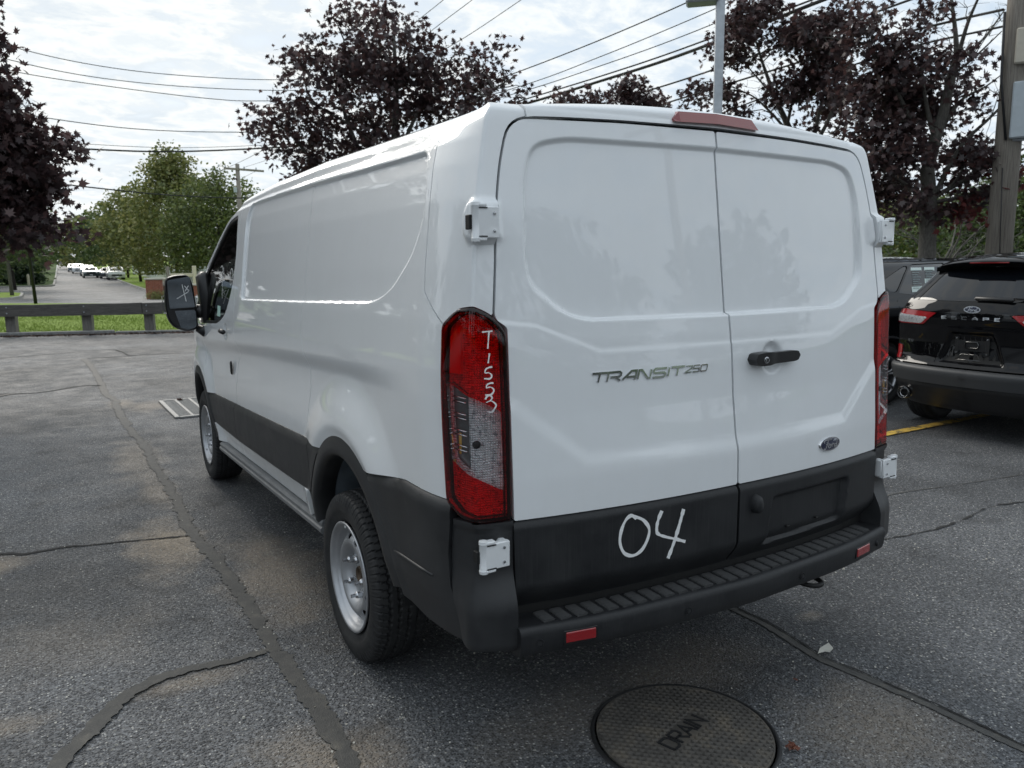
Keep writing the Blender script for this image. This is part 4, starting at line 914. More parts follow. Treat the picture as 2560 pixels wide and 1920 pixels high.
    GL_ = rpoly([(-.660, 1.262), (-.47, 1.562), (.47, 1.562), (.660, 1.262)], .04)
    def rd(x, z):
        q = sdpoly([(-.30, .70), (-.19, .985), (.19, .985), (.30, .70)], x, z); D = -.030*(1-smooth(-.03, .006, q))
        return D-.006*np.exp(-((z-1.045)/.02)**2)*(np.abs(x) < .6)
    xw = lin(-.775, .775, .0125); P, n, XX, ZZ = rg(xw, lin(.652, 1.60, .0125), 0, rd); Wz = H.W(ZZ)-H.c
    LX = np.minimum(sdpoly(LL, np.abs(XX)-Wz, ZZ), 9)
    F = np.maximum.reduce([.005-sdpoly(GL_, XX, ZZ), .003-LX, np.abs(XX)-(Wz+.0)-.0-.0, .668-ZZ])
    tg = sheet('tailgate', P, np.maximum(F, np.abs(XX)-Wz+.10*(0)), n, 'black_car_paint', root, .02)
    P2, n, XX, ZZ = rg(lin(-.68, .68, .02), lin(1.25, 1.58, .02), -.004); sheet('rear_window', P2, sdpoly(GL_, XX, ZZ), n, 'privacy_glass', tg, 0)
    sheet('tail_rib', *(lambda q: (q[0], np.maximum(np.abs(q[2])-.36, np.abs(q[3]-1.155)-.002), q[1]))(rg(lin(-.38, .38, .02), lin(1.14, 1.17, .004), .002)), 'gloss_black', tg, .004)
    # lamps
    P, n, UU, ZZ, X = H.grid(lin(-.43, .15, .010), lin(1.02, 1.19, .006), None, .008); O = sdpoly(LL, UU, ZZ)
    I = sdpoly(rpoly([(-.33, 1.105), (-.27, 1.045), (.10, 1.048), (.07, 1.125)], .012), UU, ZZ)
    lm = sheet('tail_lamp', P, np.maximum(O+.002, -I), n, 'red_plastic', root, .02); k1 = sheet('clear_band', P, I, n, 'lamp_reflector', lm, .0)
    k2 = sheet('clear_cover', P+n*.003, I, n, 'clear_lens', lm, 0); lm2 = mirror_x(lm); mirror_x(k1, lm2); mirror_x(k2, lm2)
    # bumper: grey band and black valance, fog reflectors
    for nm, z0, z1, mt, ofs, amt in (('bumper_band', .505, .655, 'car_grey_plastic', .020, .02), ('lower_valance', .27, .502, 'trim_black', .012, .02)):
        P, n, UU, ZZ, X = H.grid(lin(-.80, .42, .02), lin(z0, z1, .012), lambda U, Z: -amt*smooth(0, .03, Z-(z1-.03)), ofs); o = sheet(nm, P, np.maximum(UU*0-1, X*0-1), n, mt, root, .04); B(o)
    P, n, UU, ZZ, X = H.grid(lin(-.09, .03, .01), lin(.68, .84, .01), None, .008); B(sheet('reflector', P, sdpoly(rpoly([(-.055, .69), (.015, .69), (.005, .825), (-.06, .82)], .008), UU, ZZ), n, 'red_plastic', root, .012))
    for s in (-1, 1):
        MB().lathe([(.036, .10), (.038, -.01), (.041, -.018), (.045, -.012), (.045, .16)], 'y', 24, (s*.60, .10, .372)).obj('exhaust_tip', 'chrome', root, True)
        MB().lathe([(.0, .05), (.036, .05)], 'y', 20, (s*.60, .10, .372)).obj('exhaust_inside', 'seam_black', root)
        MB().lathe([(.050, .0), (.052, -.012), (.058, -.012), (.062, .03)], 'y', 24, (s*.60, .075, .372)).obj('exhaust_ring', 'gloss_black', root, True)
        MB().box((s*.98, 3.02, 1.18), (.20, .12, .14), bev=.04).obj('door_mirror', 'black_car_paint', root, True)
        for yd in (1.95, 2.85): MB().box((s*.925, yd-.14, 1.035), (.03, .17, .028), bev=.01).obj('door_handle', 'black_car_paint', root, True)
        MB().box((s*.62, 4.40, .88), (.36, .18, .12), Matrix.Rotation(-s*.5, 3, 'Z'), .04).obj('headlight', 'clear_lens', root)
    # roof, spoiler, bonnet, windscreen, nose
    RX, RY = np.meshgrid(lin(-.56, .56, .05), lin(.42, 2.5, .06), indexing='ij'); RZ = 1.695-.035*(RX/.55)**2-.10*np.clip((.95-RY)/.5, 0, 1)**2-.07*np.clip((RY-1.9)/.6, 0, 1)**2
    nz = np.zeros(RX.shape+(3,)); nz[..., 2] = 1; sheet('roof', np.stack([RX, RY, RZ], 2), RX*0-1, nz, 'black_car_paint', root, .04)
    vs = []; fs = []; nx = 16
    sp_ = [(.60, 1.668), (.40, 1.648), (.285, 1.622), (.272, 1.609), (.282, 1.598), (.36, 1.588), (.44, 1.56)]
    for i in range(nx+1):
        x_ = -.49+.98*i/nx; k = (abs(x_)/.49)**2.5
        for y_, z_ in sp_: vs.append((x_*(1-.0*k), y_+.10*k, z_-.035*k))
    m_ = len(sp_); fs = [(i*m_+k, i*m_+k+1, (i+1)*m_+k+1, (i+1)*m_+k) for i in range(nx) for k in range(m_-1)]+[tuple(range(m_)), tuple(nx*m_+k for k in range(m_))[::-1]]
    o = mk('spoiler', vs, [f[::-1] for f in fs], 'black_car_paint', root); smooth_by_angle(o, 35)
    MB().box((0, .278, 1.598), (.34, .012, .010), bev=.002).obj('brake_light', 'brake_lens', o)
    def strip(name, prof, mat, bow):
        vs = []; n = 10
        for i, (u_, z_) in enumerate(prof):
            X, Y = H.at(np.array(u_-off), np.array(min(z_, 1.63))); X = float(X)
            for k in range(n+1): t = 2*k/n-1; vs.append((X*t, float(Y)+bow[i]*(1-abs(t)**2.4), z_+.03*(1-t*t)))
        fs = [(i*(n+1)+k, i*(n+1)+k+1, (i+1)*(n+1)+k+1, (i+1)*(n+1)+k) for i in range(len(prof)-1) for k in range(n)]
        return mk(name, vs, fs, mat, root, True)
    strip('windscreen', [(2.42, 1.62), (2.62, 1.585), (3.0, 1.41), (3.30, 1.26), (3.46, 1.13)], 'privacy_glass', [.04, .1, .15, .2, .22]); strip('bonnet', [(3.45, 1.12), (3.9, 1.06), (4.15, 1.02), (4.36, .92)], 'black_car_paint', [.22, .22, .18, .12])
    strip('front_fascia', [(4.35, .92), (4.42, .80), (4.45, .55), (4.42, .35)], 'gloss_black', [.12]*4)
    MB().box((0, 2.2, .42), (1.5, 3.6, .22), bev=.05).obj('chassis', 'underbody', root)
    # rear wiper, badge, letters, plate bracket
    yw = lambda x, z: float(H.ry(np.array(x), np.array(z)))
    b = MB(); b.box((.16, yw(.16, 1.285)-.030, 1.283), (.33, .035, .040), Matrix.Rotation(.03, 3, 'Y'), .014); b.tube([(.30, yw(.3, 1.28)-.03, 1.278), (.42, yw(.4, 1.30)-.02, 1.285), (.02, yw(0, 1.31)-.018, 1.30)], .008, 6); b.obj('rear_wiper', 'trim_black', tg, True)
    def ov(a, b_, d0, d1, mat, nm):
        vs = []; n = 32
        for k, d in ((1, d0), (1, d1), (0, d1)): vs += [(a*k*math.cos(2*math.pi*i/n), yw(0, 1.185)-d, 1.190+b_*k*math.sin(2*math.pi*i/n)) for i in range(n)]
        mk(nm, vs, [(r*n+i, r*n+(i+1) % n, (r+1)*n+(i+1) % n, (r+1)*n+i) for r in range(2) for i in range(n)], mat, tg)
    ov(.073, .031, -.01, .010, 'chrome', 'badge_rim'); ov(.064, .025, 0, .0112, 'badge_blue', 'badge_field')
    b = MB(); strokes(b, FORD, .11, .0006, lambda u, v, h: (u*.050, yw(0, 1.185)-.0118-h, 1.190+v*.032)); b.obj('badge_script', 'chrome', tg)
    G2 = {'E': [[(1, 1), (0, 1), (0, 0), (1, 0)], [(0, .5), (.85, .5)]], 'S': [[(1, 1), (0, 1), (0, .5), (1, .5), (1, 0), (0, 0)]], 'C': [[(1, 1), (0, 1), (0, 0), (1, 0)]], 'A': [[(0, 0), (0, .5), (.5, 1), (1, .5), (1, 0)], [(0, .35), (1, .35)]], 'P': [[(0, 0), (0, 1), (1, 1), (1, .5), (0, .5)]]}
    def wd_(txt, x0, z0, h, w_, step):
        for i, c in enumerate(txt):
            b = strokes(MB(), G2[c], .30, .004, lambda u, v, hh, i=i: (x0+i*step+u*w_, yw(x0+i*step, z0)-.001-hh, z0+v*h)); b.obj('letter', 'chrome', tg)
    wd_('ESCAPE', -.265, 1.100, .023, .040, .094); wd_('SE', -.635, .862, .018, .024, .034)
    b = MB()
    for x_ in (-.135, .135): b.box((x_, yw(x_, .86)+.018, .865), (.035, .012, .15), bev=.003)
    b.box((0, yw(0, .86)+.020, .865), (.26, .008, .10), bev=.003); b.obj('plate_bracket', 'trim_black', tg)
    b = MB().tube([(-.05, yw(0, .87)+.008, .845), (-.065, yw(0, .87)+.008, .87), (-.05, yw(0, .87)+.008, .90), (.05, yw(0, .87)+.008, .90), (.065, yw(0, .87)+.008, .87), (.05, yw(0, .87)+.008, .845), (-.05, yw(0, .87)+.008, .845)], .007, 6); b.obj('bracket_slot', 'gloss_black', tg, True)
    for x_ in (-.135, .135):
        for z_ in (.80, .93): MB().box((x_, yw(x_, .86)+.010, z_), (.012, .008, .012)).obj('bracket_bolt', 'nut_steel', tg)
    b = MB().tube([(-.11, yw(.1, .70)-.004, .742), (-.07, yw(.1, .75)-.004, .790), (.07, yw(.1, .75)-.004, .790), (.11, yw(.1, .70)-.004, .742), (-.11, yw(.1, .70)-.004, .742)], .005, 6); b.obj('hitch_cover', 'gloss_black', tg, True)
    wl = make_wheel(.350, .225, .222, ('tyre_rubber', 'alloy'), False, root, 'wheel'); wl.location = (-.80, .90, .348)
    for x_, y_ in ((.80, .90), (-.80, 3.61), (.80, 3.61)):
        c = copy_tree(wl, root); c.location = (x_, y_, .348); c.rotation_euler = (.7+y_, 0, math.pi if x_ > 0 else 0)
    return root, H
GS = 'black SUVs parked in the bays beside the van'
suv1, Hs = make_suv('black SUV at the right edge showing its rear window, wiper and chrome letters', 0, 0, GS) if False else make_suv('black SUV at the right edge showing its rear window, wiper and chrome letters', (5.0, 2.0, 0), -math.pi/2, GS)
suv2 = copy_tree(suv1, None); suv2.location = (5.19, 4.38, 0); suv2['label'] = 'farther black SUV half hidden by the van with two paper sheets in its side window'
# paper sheets in the side window (right side of the car = +x)
def sw(y, z, h=.004): X, Y = Hs.at(np.array(y-.2), np.array(z)); return (float(X)-.008+h, float(Y), z)
for a_, b_, z0, z1, sh_, mt in ((1.29, 1.50, 1.272, 1.552, .10, 'sticker_paper'), (1.555, 1.76, 1.33, 1.555, .07, 'sticker_paper')):
    q = [sw(a_+sh_, z0), sw(b_+sh_, z0+.005), sw(b_, z1), sw(a_, z1)]
    o = mk('window_sheet', q, [(0, 1, 2, 3)], mt, suv2); b = MB()
    for i in range(9):
        z_ = z1-.03-(z1-z0-.05)*i/9; k = (z1-z_)/(z1-z0)*sh_; p = [sw(a_+.025+k, z_, .005), sw(b_-.02-.05*(i % 3)/2+k, z_, .005), sw(b_-.02-.05*(i % 3)/2+k, z_-.007, .005), sw(a_+.025+k, z_-.007, .005)]
        b.add(p, [(0, 1, 2, 3)])
    b.obj('print', 'print_grey', o)['kind'] = 'stuff'
# small cars far up the street
def far_car(paint, label, loc, rz, kind='suv'):
    root = empty('parked_car', label, 'car', loc, rz, 'cars parked along the street')
    pr = [(0, .35), (.02, .75), (.10, 1.02), (.55, 1.12), (1.0, 1.50), (1.5, 1.60), (3.0, 1.58), (3.9, 1.10), (4.4, .98), (4.55, .7), (4.5, .32)] if kind == 'suv' else [(0, .35), (.02, .7), (.15, .92), (.9, .98), (1.5, 1.35), (2.1, 1.44), (2.8, 1.38), (3.5, .98), (4.3, .86), (4.5, .6), (4.45, .28)]
    vs = []; m_ = len(pr)
    for x_, k, dz in ((-.90, .0, 0), (-.60, 1, 0), (0, 1, .03), (.60, 1, 0), (.90, 0, 0)):
        for y_, z_ in pr:
            zz = z_+dz*(z_ > 1.2); xx = x_ if z_ < 1.15 or abs(x_) < .7 else x_*.80
            vs.append((xx, 2.25+(y_-2.25)*(1 if abs(x_) < .7 else .975), zz))
    fs = [(i*m_+k, i*m_+k+1, (i+1)*m_+k+1, (i+1)*m_+k) for i in range(4) for k in range(m_-1)]+[tuple(range(m_))[::-1], tuple(4*m_+k for k in range(m_))]
    o = mk('body', vs, fs, paint, root); smooth_by_angle(o, 30)
    zt = 1.56 if kind == 'suv' else 1.38; z0 = 1.12 if kind == 'suv' else .98
    fr = (3.02, 3.86) if kind == 'suv' else (2.85, 3.45); rr = (.62, .95) if kind == 'suv' else (1.0, 1.5)
    for nm, (ya, yb_) in (('windscreen', fr[::-1]), ('rear_window', rr)):
        o = 1 if nm == 'windscreen' else -1; q = [(-.66, ya+.015*o, z0+.02), (.66, ya+.015*o, z0+.02), (.55, yb_+.02*o, zt-.03), (-.55, yb_+.02*o, zt-.03)]
        mk(nm, [(x, y, z+.012) for x, y, z in q], [(0, 1, 2, 3) if o < 0 else (3, 2, 1, 0)], 'privacy_glass', root)
    for s in (-1, 1):
        mk('side_window', [(s*.885, .95, z0+.02), (s*.885, 3.4, z0+.02), (s*.76, 2.9, zt-.06), (s*.76, 1.3, zt-.06)], [(0, 1, 2, 3)[::s]], 'privacy_glass', root)
        MB().box((s*.66, 4.44, .72), (.34, .10, .12), bev=.03).obj('headlight', 'lamp_reflector', root); MB().box((s*.70, .04, .82), (.26, .08, .14), bev=.02).obj('tail_light', 'red_plastic', root)
        for y_ in (.85, 3.6): MB().lathe([(.0, -.10), (.20, -.10), (.31, -.09), (.33, 0), (.31, .09), (.0, .1)], 'x', 18, (s*.80, y_, .33)).obj('wheel', 'tyre_rubber', root, True)
    MB().box((0, 4.52, .60), (1.1, .06, .22), bev=.03).obj('grille', 'trim_black', root); MB().box((0, 4.56, .42), (.34, .02, .12)).obj('number_plate', 'marker_white', root)
    return root
for nm, c in (('paint_silver', (.50, .52, .47)), ('paint_grey_green', (.07, .10, .10)), ('paint_blue_grey', (.16, .20, .24)), ('paint_dark', (.03, .035, .04)), ('paint_white_car', (.75, .76, .77))): simple(nm, c, .3, coat=1)
# =============================== THE SETTING =================================
def road_z(y): return .0017*np.maximum(0, np.asarray(y, float)-46)**1.47
def asphalt(name, dirt=True, cols=((.056, .059, .064), (.092, .096, .102)), speck=.34, agg=105):
    a = MatB(name); v = a.co()
    vo = a.n('ShaderNodeTexVoronoi'); vo.inputs['Scale'].default_value = agg; a.l(v, vo.inputs[0])
    vo2 = a.n('ShaderNodeTexVoronoi'); vo2.inputs['Scale'].default_value = agg*.42; vo2.inputs['Randomness'].default_value = 1; a.l(v, vo2.inputs[0])
    big = a.noise(v, .55, 5, .6); mid = a.noise(v, 3.5, 6, .62); fine = a.noise(v, 40, 4, .7)
    base = a.mix(a.ramp(mid, [(.3, 0), (.72, 1)]), cols[0], cols[1])
    base = a.mix(a.math('MULTIPLY', a.ramp(big, [(.35, 0), (.7, 1)]), .45), base, (.125, .129, .135))
    # stones: some pale chips, most dark
    sp_ = a.n('ShaderNodeSeparateColor'); a.l(vo.outputs['Color'], sp_.inputs[0])
    chip = a.ramp(sp_.outputs[0], [(.0, (.012, .012, .014)), (.40, (.042, .044, .048)), (.70, (.11, .112, .118)), (.88, (.25, .25, .25)), (1, (.50, .49, .46))])
    base = a.mix(a.math('MULTIPLY', a.ramp(vo.outputs['Distance'], [(.25, 1), (.62, 0)]), .85), base, chip)
    sp2 = a.n('ShaderNodeSeparateColor'); a.l(vo2.outputs['Color'], sp2.inputs[0])
    rare = a.math('MULTIPLY', a.ramp(sp2.outputs[1], [(.90, 0), (.93, 1)]), a.ramp(vo2.outputs['Distance'], [(.18, 1), (.34, 0)]))
    base = a.mix(a.math('MULTIPLY', rare, .55), base, (.36, .35, .31))
    gr_ = a.noise(v, 62, 3, .8); base = a.mix(1.0, base, a.ramp(gr_, [(.30, .38), (.50, .95), (.66, 1.9)]), 'MULTIPLY')
    base = a.mix(1.0, base, a.ramp(big, [(.30, .55), (.5, 1.0), (.70, 1.45)]), 'MULTIPLY')
    if dirt:
        oil = a.noise(v, 2.3, 7, .72, .6); base = a.mix(1.0, base, a.ramp(oil, [(.34, .55), (.44, 1), (.60, 1.0), (.70, 1.28)]), 'MULTIPLY')
        pos = a.n('ShaderNodeTexCoord').outputs['Object']; tot = None
        for (cx, cy, rx, ry, amt) in ((-1.48, 3.0, .24, .60, .95), (-1.02, 2.15, .34, .85, .62), (-1.32, .40, .30, .36, .60), (-1.38, 4.3, .16, .6, .5), (1.4, .9, .5, .3, .25), (-2.0, 1.9, .5, .4, .2), (-1.40, 5.4, .25, 1.2, .45), (-2.35, 3.1, .22, .25, .7), (.42, -.35, .42, .40, .45), (.10, .30, .5, .25, .30), (-1.62, 1.24, .32, .10, .5), (-2.3, 1.25, .25, .1, .5), (-1.05, 8.3, .35, .5, .5), (-1.3, 8.7, .2, .35, .6), (.95, .35, .10, .06, .35), (-.45, .25, .45, .25, .22), (-.6, -.5, .5, .3, .2)):
            m_ = a.n('ShaderNodeMapping'); m_.inputs['Location'].default_value = (-cx/rx, -cy/ry, 0); m_.inputs['Scale'].default_value = (1/rx, 1/ry, 0); a.l(pos, m_.inputs[0])
            ln = a.n('ShaderNodeVectorMath', operation='LENGTH'); a.l(m_.outputs[0], ln.inputs[0])
            f = a.math('MULTIPLY', a.ramp(a.math('ADD', ln.outputs['Value'], a.math('MULTIPLY', a.math('SUBTRACT', mid, .5), 1.6)), [(.25, 1), (1.15, 0)]), amt)
            tot = f if tot is None else a.math('MAXIMUM', tot, f)
        tot = a.math('MINIMUM', a.math('MULTIPLY', tot, a.ramp(fine, [(.32, .45), (.60, 1.0)])), 1.0)
        base = a.mix(tot, base, a.mix(mid, (.26, .205, .145), (.40, .33, .25)))
    a.set(col=base, rough=a.ramp(mid, [(.3, .62), (.7, .85)]), spec=.5)
    h = a.math('ADD', a.math('MULTIPLY', a.ramp(vo.outputs['Distance'], [(.0, 1), (.6, 0)]), .8), a.math('MULTIPLY', fine, .5))
    a.bump(h, 1.0, .009); M[name] = a.m
asphalt('lot_asphalt'); asphalt('street_asphalt', False, ((.085, .087, .09), (.135, .137, .138)), agg=60)
a = MatB('crack_sealer'); v = a.co(); a.set(col=a.ramp(a.noise(v, 14, 6, .7), [(.3, (.055, .055, .054)), (.55, (.080, .078, .073)), (.75, (.14, .13, .11))]), rough=.75, spec=.35)
vo = a.n('ShaderNodeTexVoronoi'); vo.inputs['Scale'].default_value = 190; a.l(v, vo.inputs[0]); a.bump(a.math('ADD', vo.outputs[0], a.noise(v, 30, 4)), .35, .004); M['crack_sealer'] = a.m
simple('crack_dark', (.012, .012, .012), .9, vary=.4)
a = MatB('lawn_green'); v = a.co(); n1 = a.noise(a.co(scale=(1, 2.2, 1)), .9, 6, .65); n2 = a.noise(v, 28, 5, .7)
c1 = a.mix(a.ramp(n1, [(.32, 0), (.68, 1)]), (.115, .20, .026), (.22, .32, .045)); a.set(col=a.mix(a.ramp(n2, [(.3, 0), (.75, .75)]), c1, (.28, .36, .07)), rough=.9, spec=.15); a.bump(n2, .8, .05); M['lawn_green'] = a.m
a = MatB('dry_grass'); v = a.co(); a.set(col=a.ramp(a.noise(v, 12, 5), [(.3, (.20, .18, .08)), (.7, (.34, .30, .17))]), rough=.95); M['dry_grass'] = a.m
a = MatB('field_green'); v = a.co(); a.set(col=a.ramp(a.noise(v, .2, 6), [(.3, (.035, .065, .015)), (.7, (.07, .11, .03))]), rough=.95, spec=.1); M['field_green'] = a.m
simple('kerb_concrete', (.22, .22, .215), .85, bump=(40, .3, .004), vary=.3); simple('pale_kerb', (.34, .33, .30), .85, vary=.25)
a = MatB('old_timber'); v = a.co(scale=(1, 1, 1)); g_ = a.noise(a.co(scale=(1.2, 22, 22)), 3.2, 6, .7); g2 = a.noise(v, 5, 5)
a.set(col=a.mix(a.ramp(g2, [(.35, 0), (.7, .8)]), a.ramp(g_, [(.3, (.045, .042, .040)), (.5, (.095, .089, .083)), (.68, (.20, .19, .175))]), (.11, .103, .096)), rough=.9); a.bump(g_, .6, .01); M['old_timber'] = a.m
a = MatB('post_timber'); v = a.co(scale=(1, 1, 1)); g_ = a.noise(a.co(scale=(22, 22, 1.2)), 3.2, 6, .7)
a.set(col=a.ramp(g_, [(.3, (.085, .080, .074)), (.5, (.17, .162, .15)), (.75, (.27, .26, .24))]), rough=.9); a.bump(g_, .6, .01); M['post_timber'] = a.m
a = MatB('pole_timber'); v = a.co(); g_ = a.noise(a.co(scale=(30, 30, .8)), 2.5, 7, .72); a.set(col=a.ramp(g_, [(.28, (.10, .085, .072)), (.5, (.24, .215, .185)), (.75, (.36, .34, .30))]), rough=.9); a.bump(g_, .6, .012); M['pole_timber'] = a.m
simple('brick_red', (.30, .105, .065), .9, bump=(60, .3, .003), vary=.30); simple('mortar', (.30, .27, .24), .95); simple('cast_stone', (.50, .47, .41), .8, vary=.12)
simple('white_vinyl', (.72, .73, .72), .5); simple('pole_black', (.010, .011, .012), .4); simple('galvanised', (.42, .45, .48), .45, metal=.4, vary=.12); simple('cable_black', (.015, .015, .017), .6); simple('wire_grey', (.06, .065, .07), .6)
simple('cabinet_grey', (.42, .47, .50), .45, vary=.05); simple('cabinet_beige', (.50, .46, .38), .5, vary=.05); simple('bollard_paint', (.58, .53, .40), .6)
a = MatB('cast_iron'); v = a.co(); a.set(col=a.ramp(a.noise(v, 9, 6, .65), [(.3, (.070, .064, .058)), (.5, (.105, .097, .087)), (.7, (.17, .145, .112))]), rough=.68, metal=.2); a.bump(a.noise(v, 260, 4), .4, .0012); M['cast_iron'] = a.m
simple('iron_dark', (.018, .018, .019), .6); simple('grate_iron', (.20, .20, .195), .6, metal=.2, bump=(120, .3, .001), vary=.2)
a = MatB('yellow_paint'); v = a.co(); n_ = a.noise(v, 11, 7, .75); a.set(col=a.mix(a.ramp(n_, [(.50, 0), (.60, 1)]), (.62, .40, .07), (.07, .065, .05)), rough=.7); a.bump(a.noise(v, 120, 3), .4, .003); M['yellow_paint'] = a.m
def ground(name, pts, z, mat, kind='structure'):
    o = mk(name, [(x, y, (float(z(y)) if callable(z) else z)) for x, y in pts], [tuple(range(len(pts)))], mat); o['kind'] = kind; return o
kl = lambda x: 20.56-.367*(x-.0)             # line of the lot's kerb
ground('ground', [(-900, -900), (900, -900), (900, 1500), (-900, 1500)], -.30, 'field_green')
# lot: real slight unevenness is left to the material
ground('asphalt_lot', [(-45, -45), (60, -45), (60, kl(60)), (-45, kl(-45))], 0.0, 'lot_asphalt')
# lawn with a soft swell
LXs = lin(-45, -12, 3, 12, .6, 60, 4); 
def lawn_end(x): return 43.7-.95*(x-0) if -9 < x < 3.9 else (43.7+.95*9 if x <= -9 else 43.7-.95*3.9)
vs = []; fs = []; nt_ = 30
for x_ in LXs:
    y0 = kl(x_)+.16; y1 = max(lawn_end(x_), y0+6) if x_ < 40 else y0+12
    for k in range(nt_+1): t = k/nt_; vs.append((x_, y0+(y1-y0)*t, .015+.10*math.sin(math.pi*min(1, t*1.15))**1.0*(1-t)+.02*math.sin(x_*1.3+t*20)*math.sin(math.pi*t)))
for i in range(len(LXs)-1):
    for k in range(nt_): a_ = i*(nt_+1)+k; fs.append((a_, a_+nt_+1, a_+nt_+2, a_+1))
mk('lawn', vs, fs, 'lawn_green', smooth=True)['kind'] = 'structure'
# blades of grass near the fence
nb = 26000; bx_ = rng.uniform(-6.5, 4.5, nb); by_ = rng.uniform(.18, 9, nb)**1.0+kl(bx_); hb = rng.uniform(.03, .08, nb); an = rng.uniform(0, 6.28, nb); lean = rng.uniform(-.03, .03, (nb, 2)); wb = .007
zb = .02+.06*np.sin(np.pi*np.clip((by_-kl(bx_))/22, 0, 1))
V = np.stack([np.stack([bx_-wb*np.cos(an), by_-wb*np.sin(an), zb], 1), np.stack([bx_+wb*np.cos(an), by_+wb*np.sin(an), zb], 1), np.stack([bx_+lean[:, 0], by_+lean[:, 1], zb+hb], 1)], 1).reshape(-1, 3)
mk('grass', V, np.arange(nb*3).reshape(-1, 3).tolist(), 'lawn_green')['kind'] = 'stuff'
ground('worn_grass_strip', [(-4.6, kl(-4.6)+.18), (-1.2, kl(-1.2)+.18), (-1.5, kl(-1.5)+.62), (-3.0, kl(-3)+.95), (-4.6, kl(-4.6)+.8)], .05, 'dry_grass')
# kerb lengths
for i, (xa, xb) in enumerate(((-14, -7.4), (-7.38, -.55), (-.53, 6.2), (6.22, 13))):
    y_ = (kl(xa)+kl(xb))/2; ln = math.hypot(xb-xa, kl(xb)-kl(xa)); o = MB().box((0, 0, 0), (ln-.01, .15, .16), bev=.02).obj('kerb', 'kerb_concrete'); o.location = ((xa+xb)/2, y_+.09, .02+(-.03 if i == 2 else 0)); o.rotation_euler = (0, 0, math.atan(-.367)); o['kind'] = 'structure'
# street that climbs away, side road, verges
SY = lin(38, 100, 2, 330, 8)
def band(name, xa, xb, mat, dz, ys=SY, kind='structure'):
    vs = []; fs = []
    for y in ys: vs += [(xa(y), y, float(road_z(y))+dz), (xb(y), y, float(road_z(y))+dz)]
    for i in range(len(ys)-1): fs.append((2*i, 2*i+1, 2*i+3, 2*i+2))
    o = mk(name, vs, fs, mat); o['kind'] = kind; return o
xR = lambda y: np.interp(y, [38, 46, 60, 105, 330], [9.0, 5.2, 4.45, 5.25, 8.0]); xL = lambda y: np.interp(y, [38, 64.9, 65, 81, 81.1, 330], [-14, -14, -40, -40, -1.5, 2.2])
band('street', xL, xR, 'street_asphalt', .006)
band('verge', lambda y: float(xR(y))+.02, lambda y: float(xR(y))+40, 'lawn_green', .05); band('verge_left', lambda y: -60, lambda y: np.interp(y, [81, 330], [-1.6, 2.0]), 'field_green', .05, lin(81.2, 330, 8))
def kerbline(name, pts, mat='pale_kerb', w_=.16, h=.14):
    b = MB()
    pp = [np.array((x, y, float(road_z(y)))) for x, y in pts]; vs = []; m_ = 4
    for i, p in enumerate(pp):
        t = pp[min(i+1, len(pp)-1)]-pp[max(i-1, 0)]; t = t/np.linalg.norm(t); nn = np.array([-t[1], t[0], 0])
        vs += [p-nn*w_/2-[0, 0, .05], p-nn*w_/2+[0, 0, h], p+nn*w_/2+[0, 0, h], p+nn*w_/2-[0, 0, .05]]
    fs = [(i*4+k, i*4+(k+1) % 4, (i+1)*4+(k+1) % 4, (i+1)*4+k) for i in range(len(pp)-1) for k in range(4)]+[(3, 2, 1, 0), tuple(4*(len(pp)-1)+k for k in range(4))]
    o = mk(name, vs, fs, mat); o['kind'] = 'structure'; return o
kerbline('kerb', [(float(xR(y)), y) for y in lin(44, 100, 4, 200, 10)])
kerbline('kerb', [(-40, 81.2), (-3.0, 81.2), (-1.9, 81.8), (-1.45, 83.5)]+[(float(np.interp(y, [81, 330], [-1.5, 2.2])), y) for y in lin(86, 200, 10)])
isl = [(-12, 52.6), (-4.9, 52.4), (-3.9, 53.0), (-3.45, 55.5), (-3.5, 62), (-4.0, 64.0), (-5.5, 64.6), (-12, 64.6)]
mk('grass_island', [(x, y, float(road_z(y))+.12) for x, y in isl], [tuple(range(len(isl)))], 'lawn_green')['kind'] = 'structure'; kerbline('kerb', isl[:8])
ground('street_patch', [(-1.6, 60), (-.2, 59.6), (-.1, 60.6), (-1.5, 61)], lambda y: float(road_z(y))+.012, 'pale_kerb') if False else None
# pale drain covers set in the street
for x_, y_, r_ in ((1.06, 75.5, .34), (.1, 93, .3)):
    o = MB().lathe([(0, .012), (r_, .012), (r_+.02, 0)], 'z', 20).obj('manhole_cover', 'pale_kerb'); o.location = (x_, y_, float(road_z(y_))+.006); tag(o, 'pale round cover in the middle of the far street' if r_ > .32 else 'smaller pale cover farther up the street', 'manhole cover')
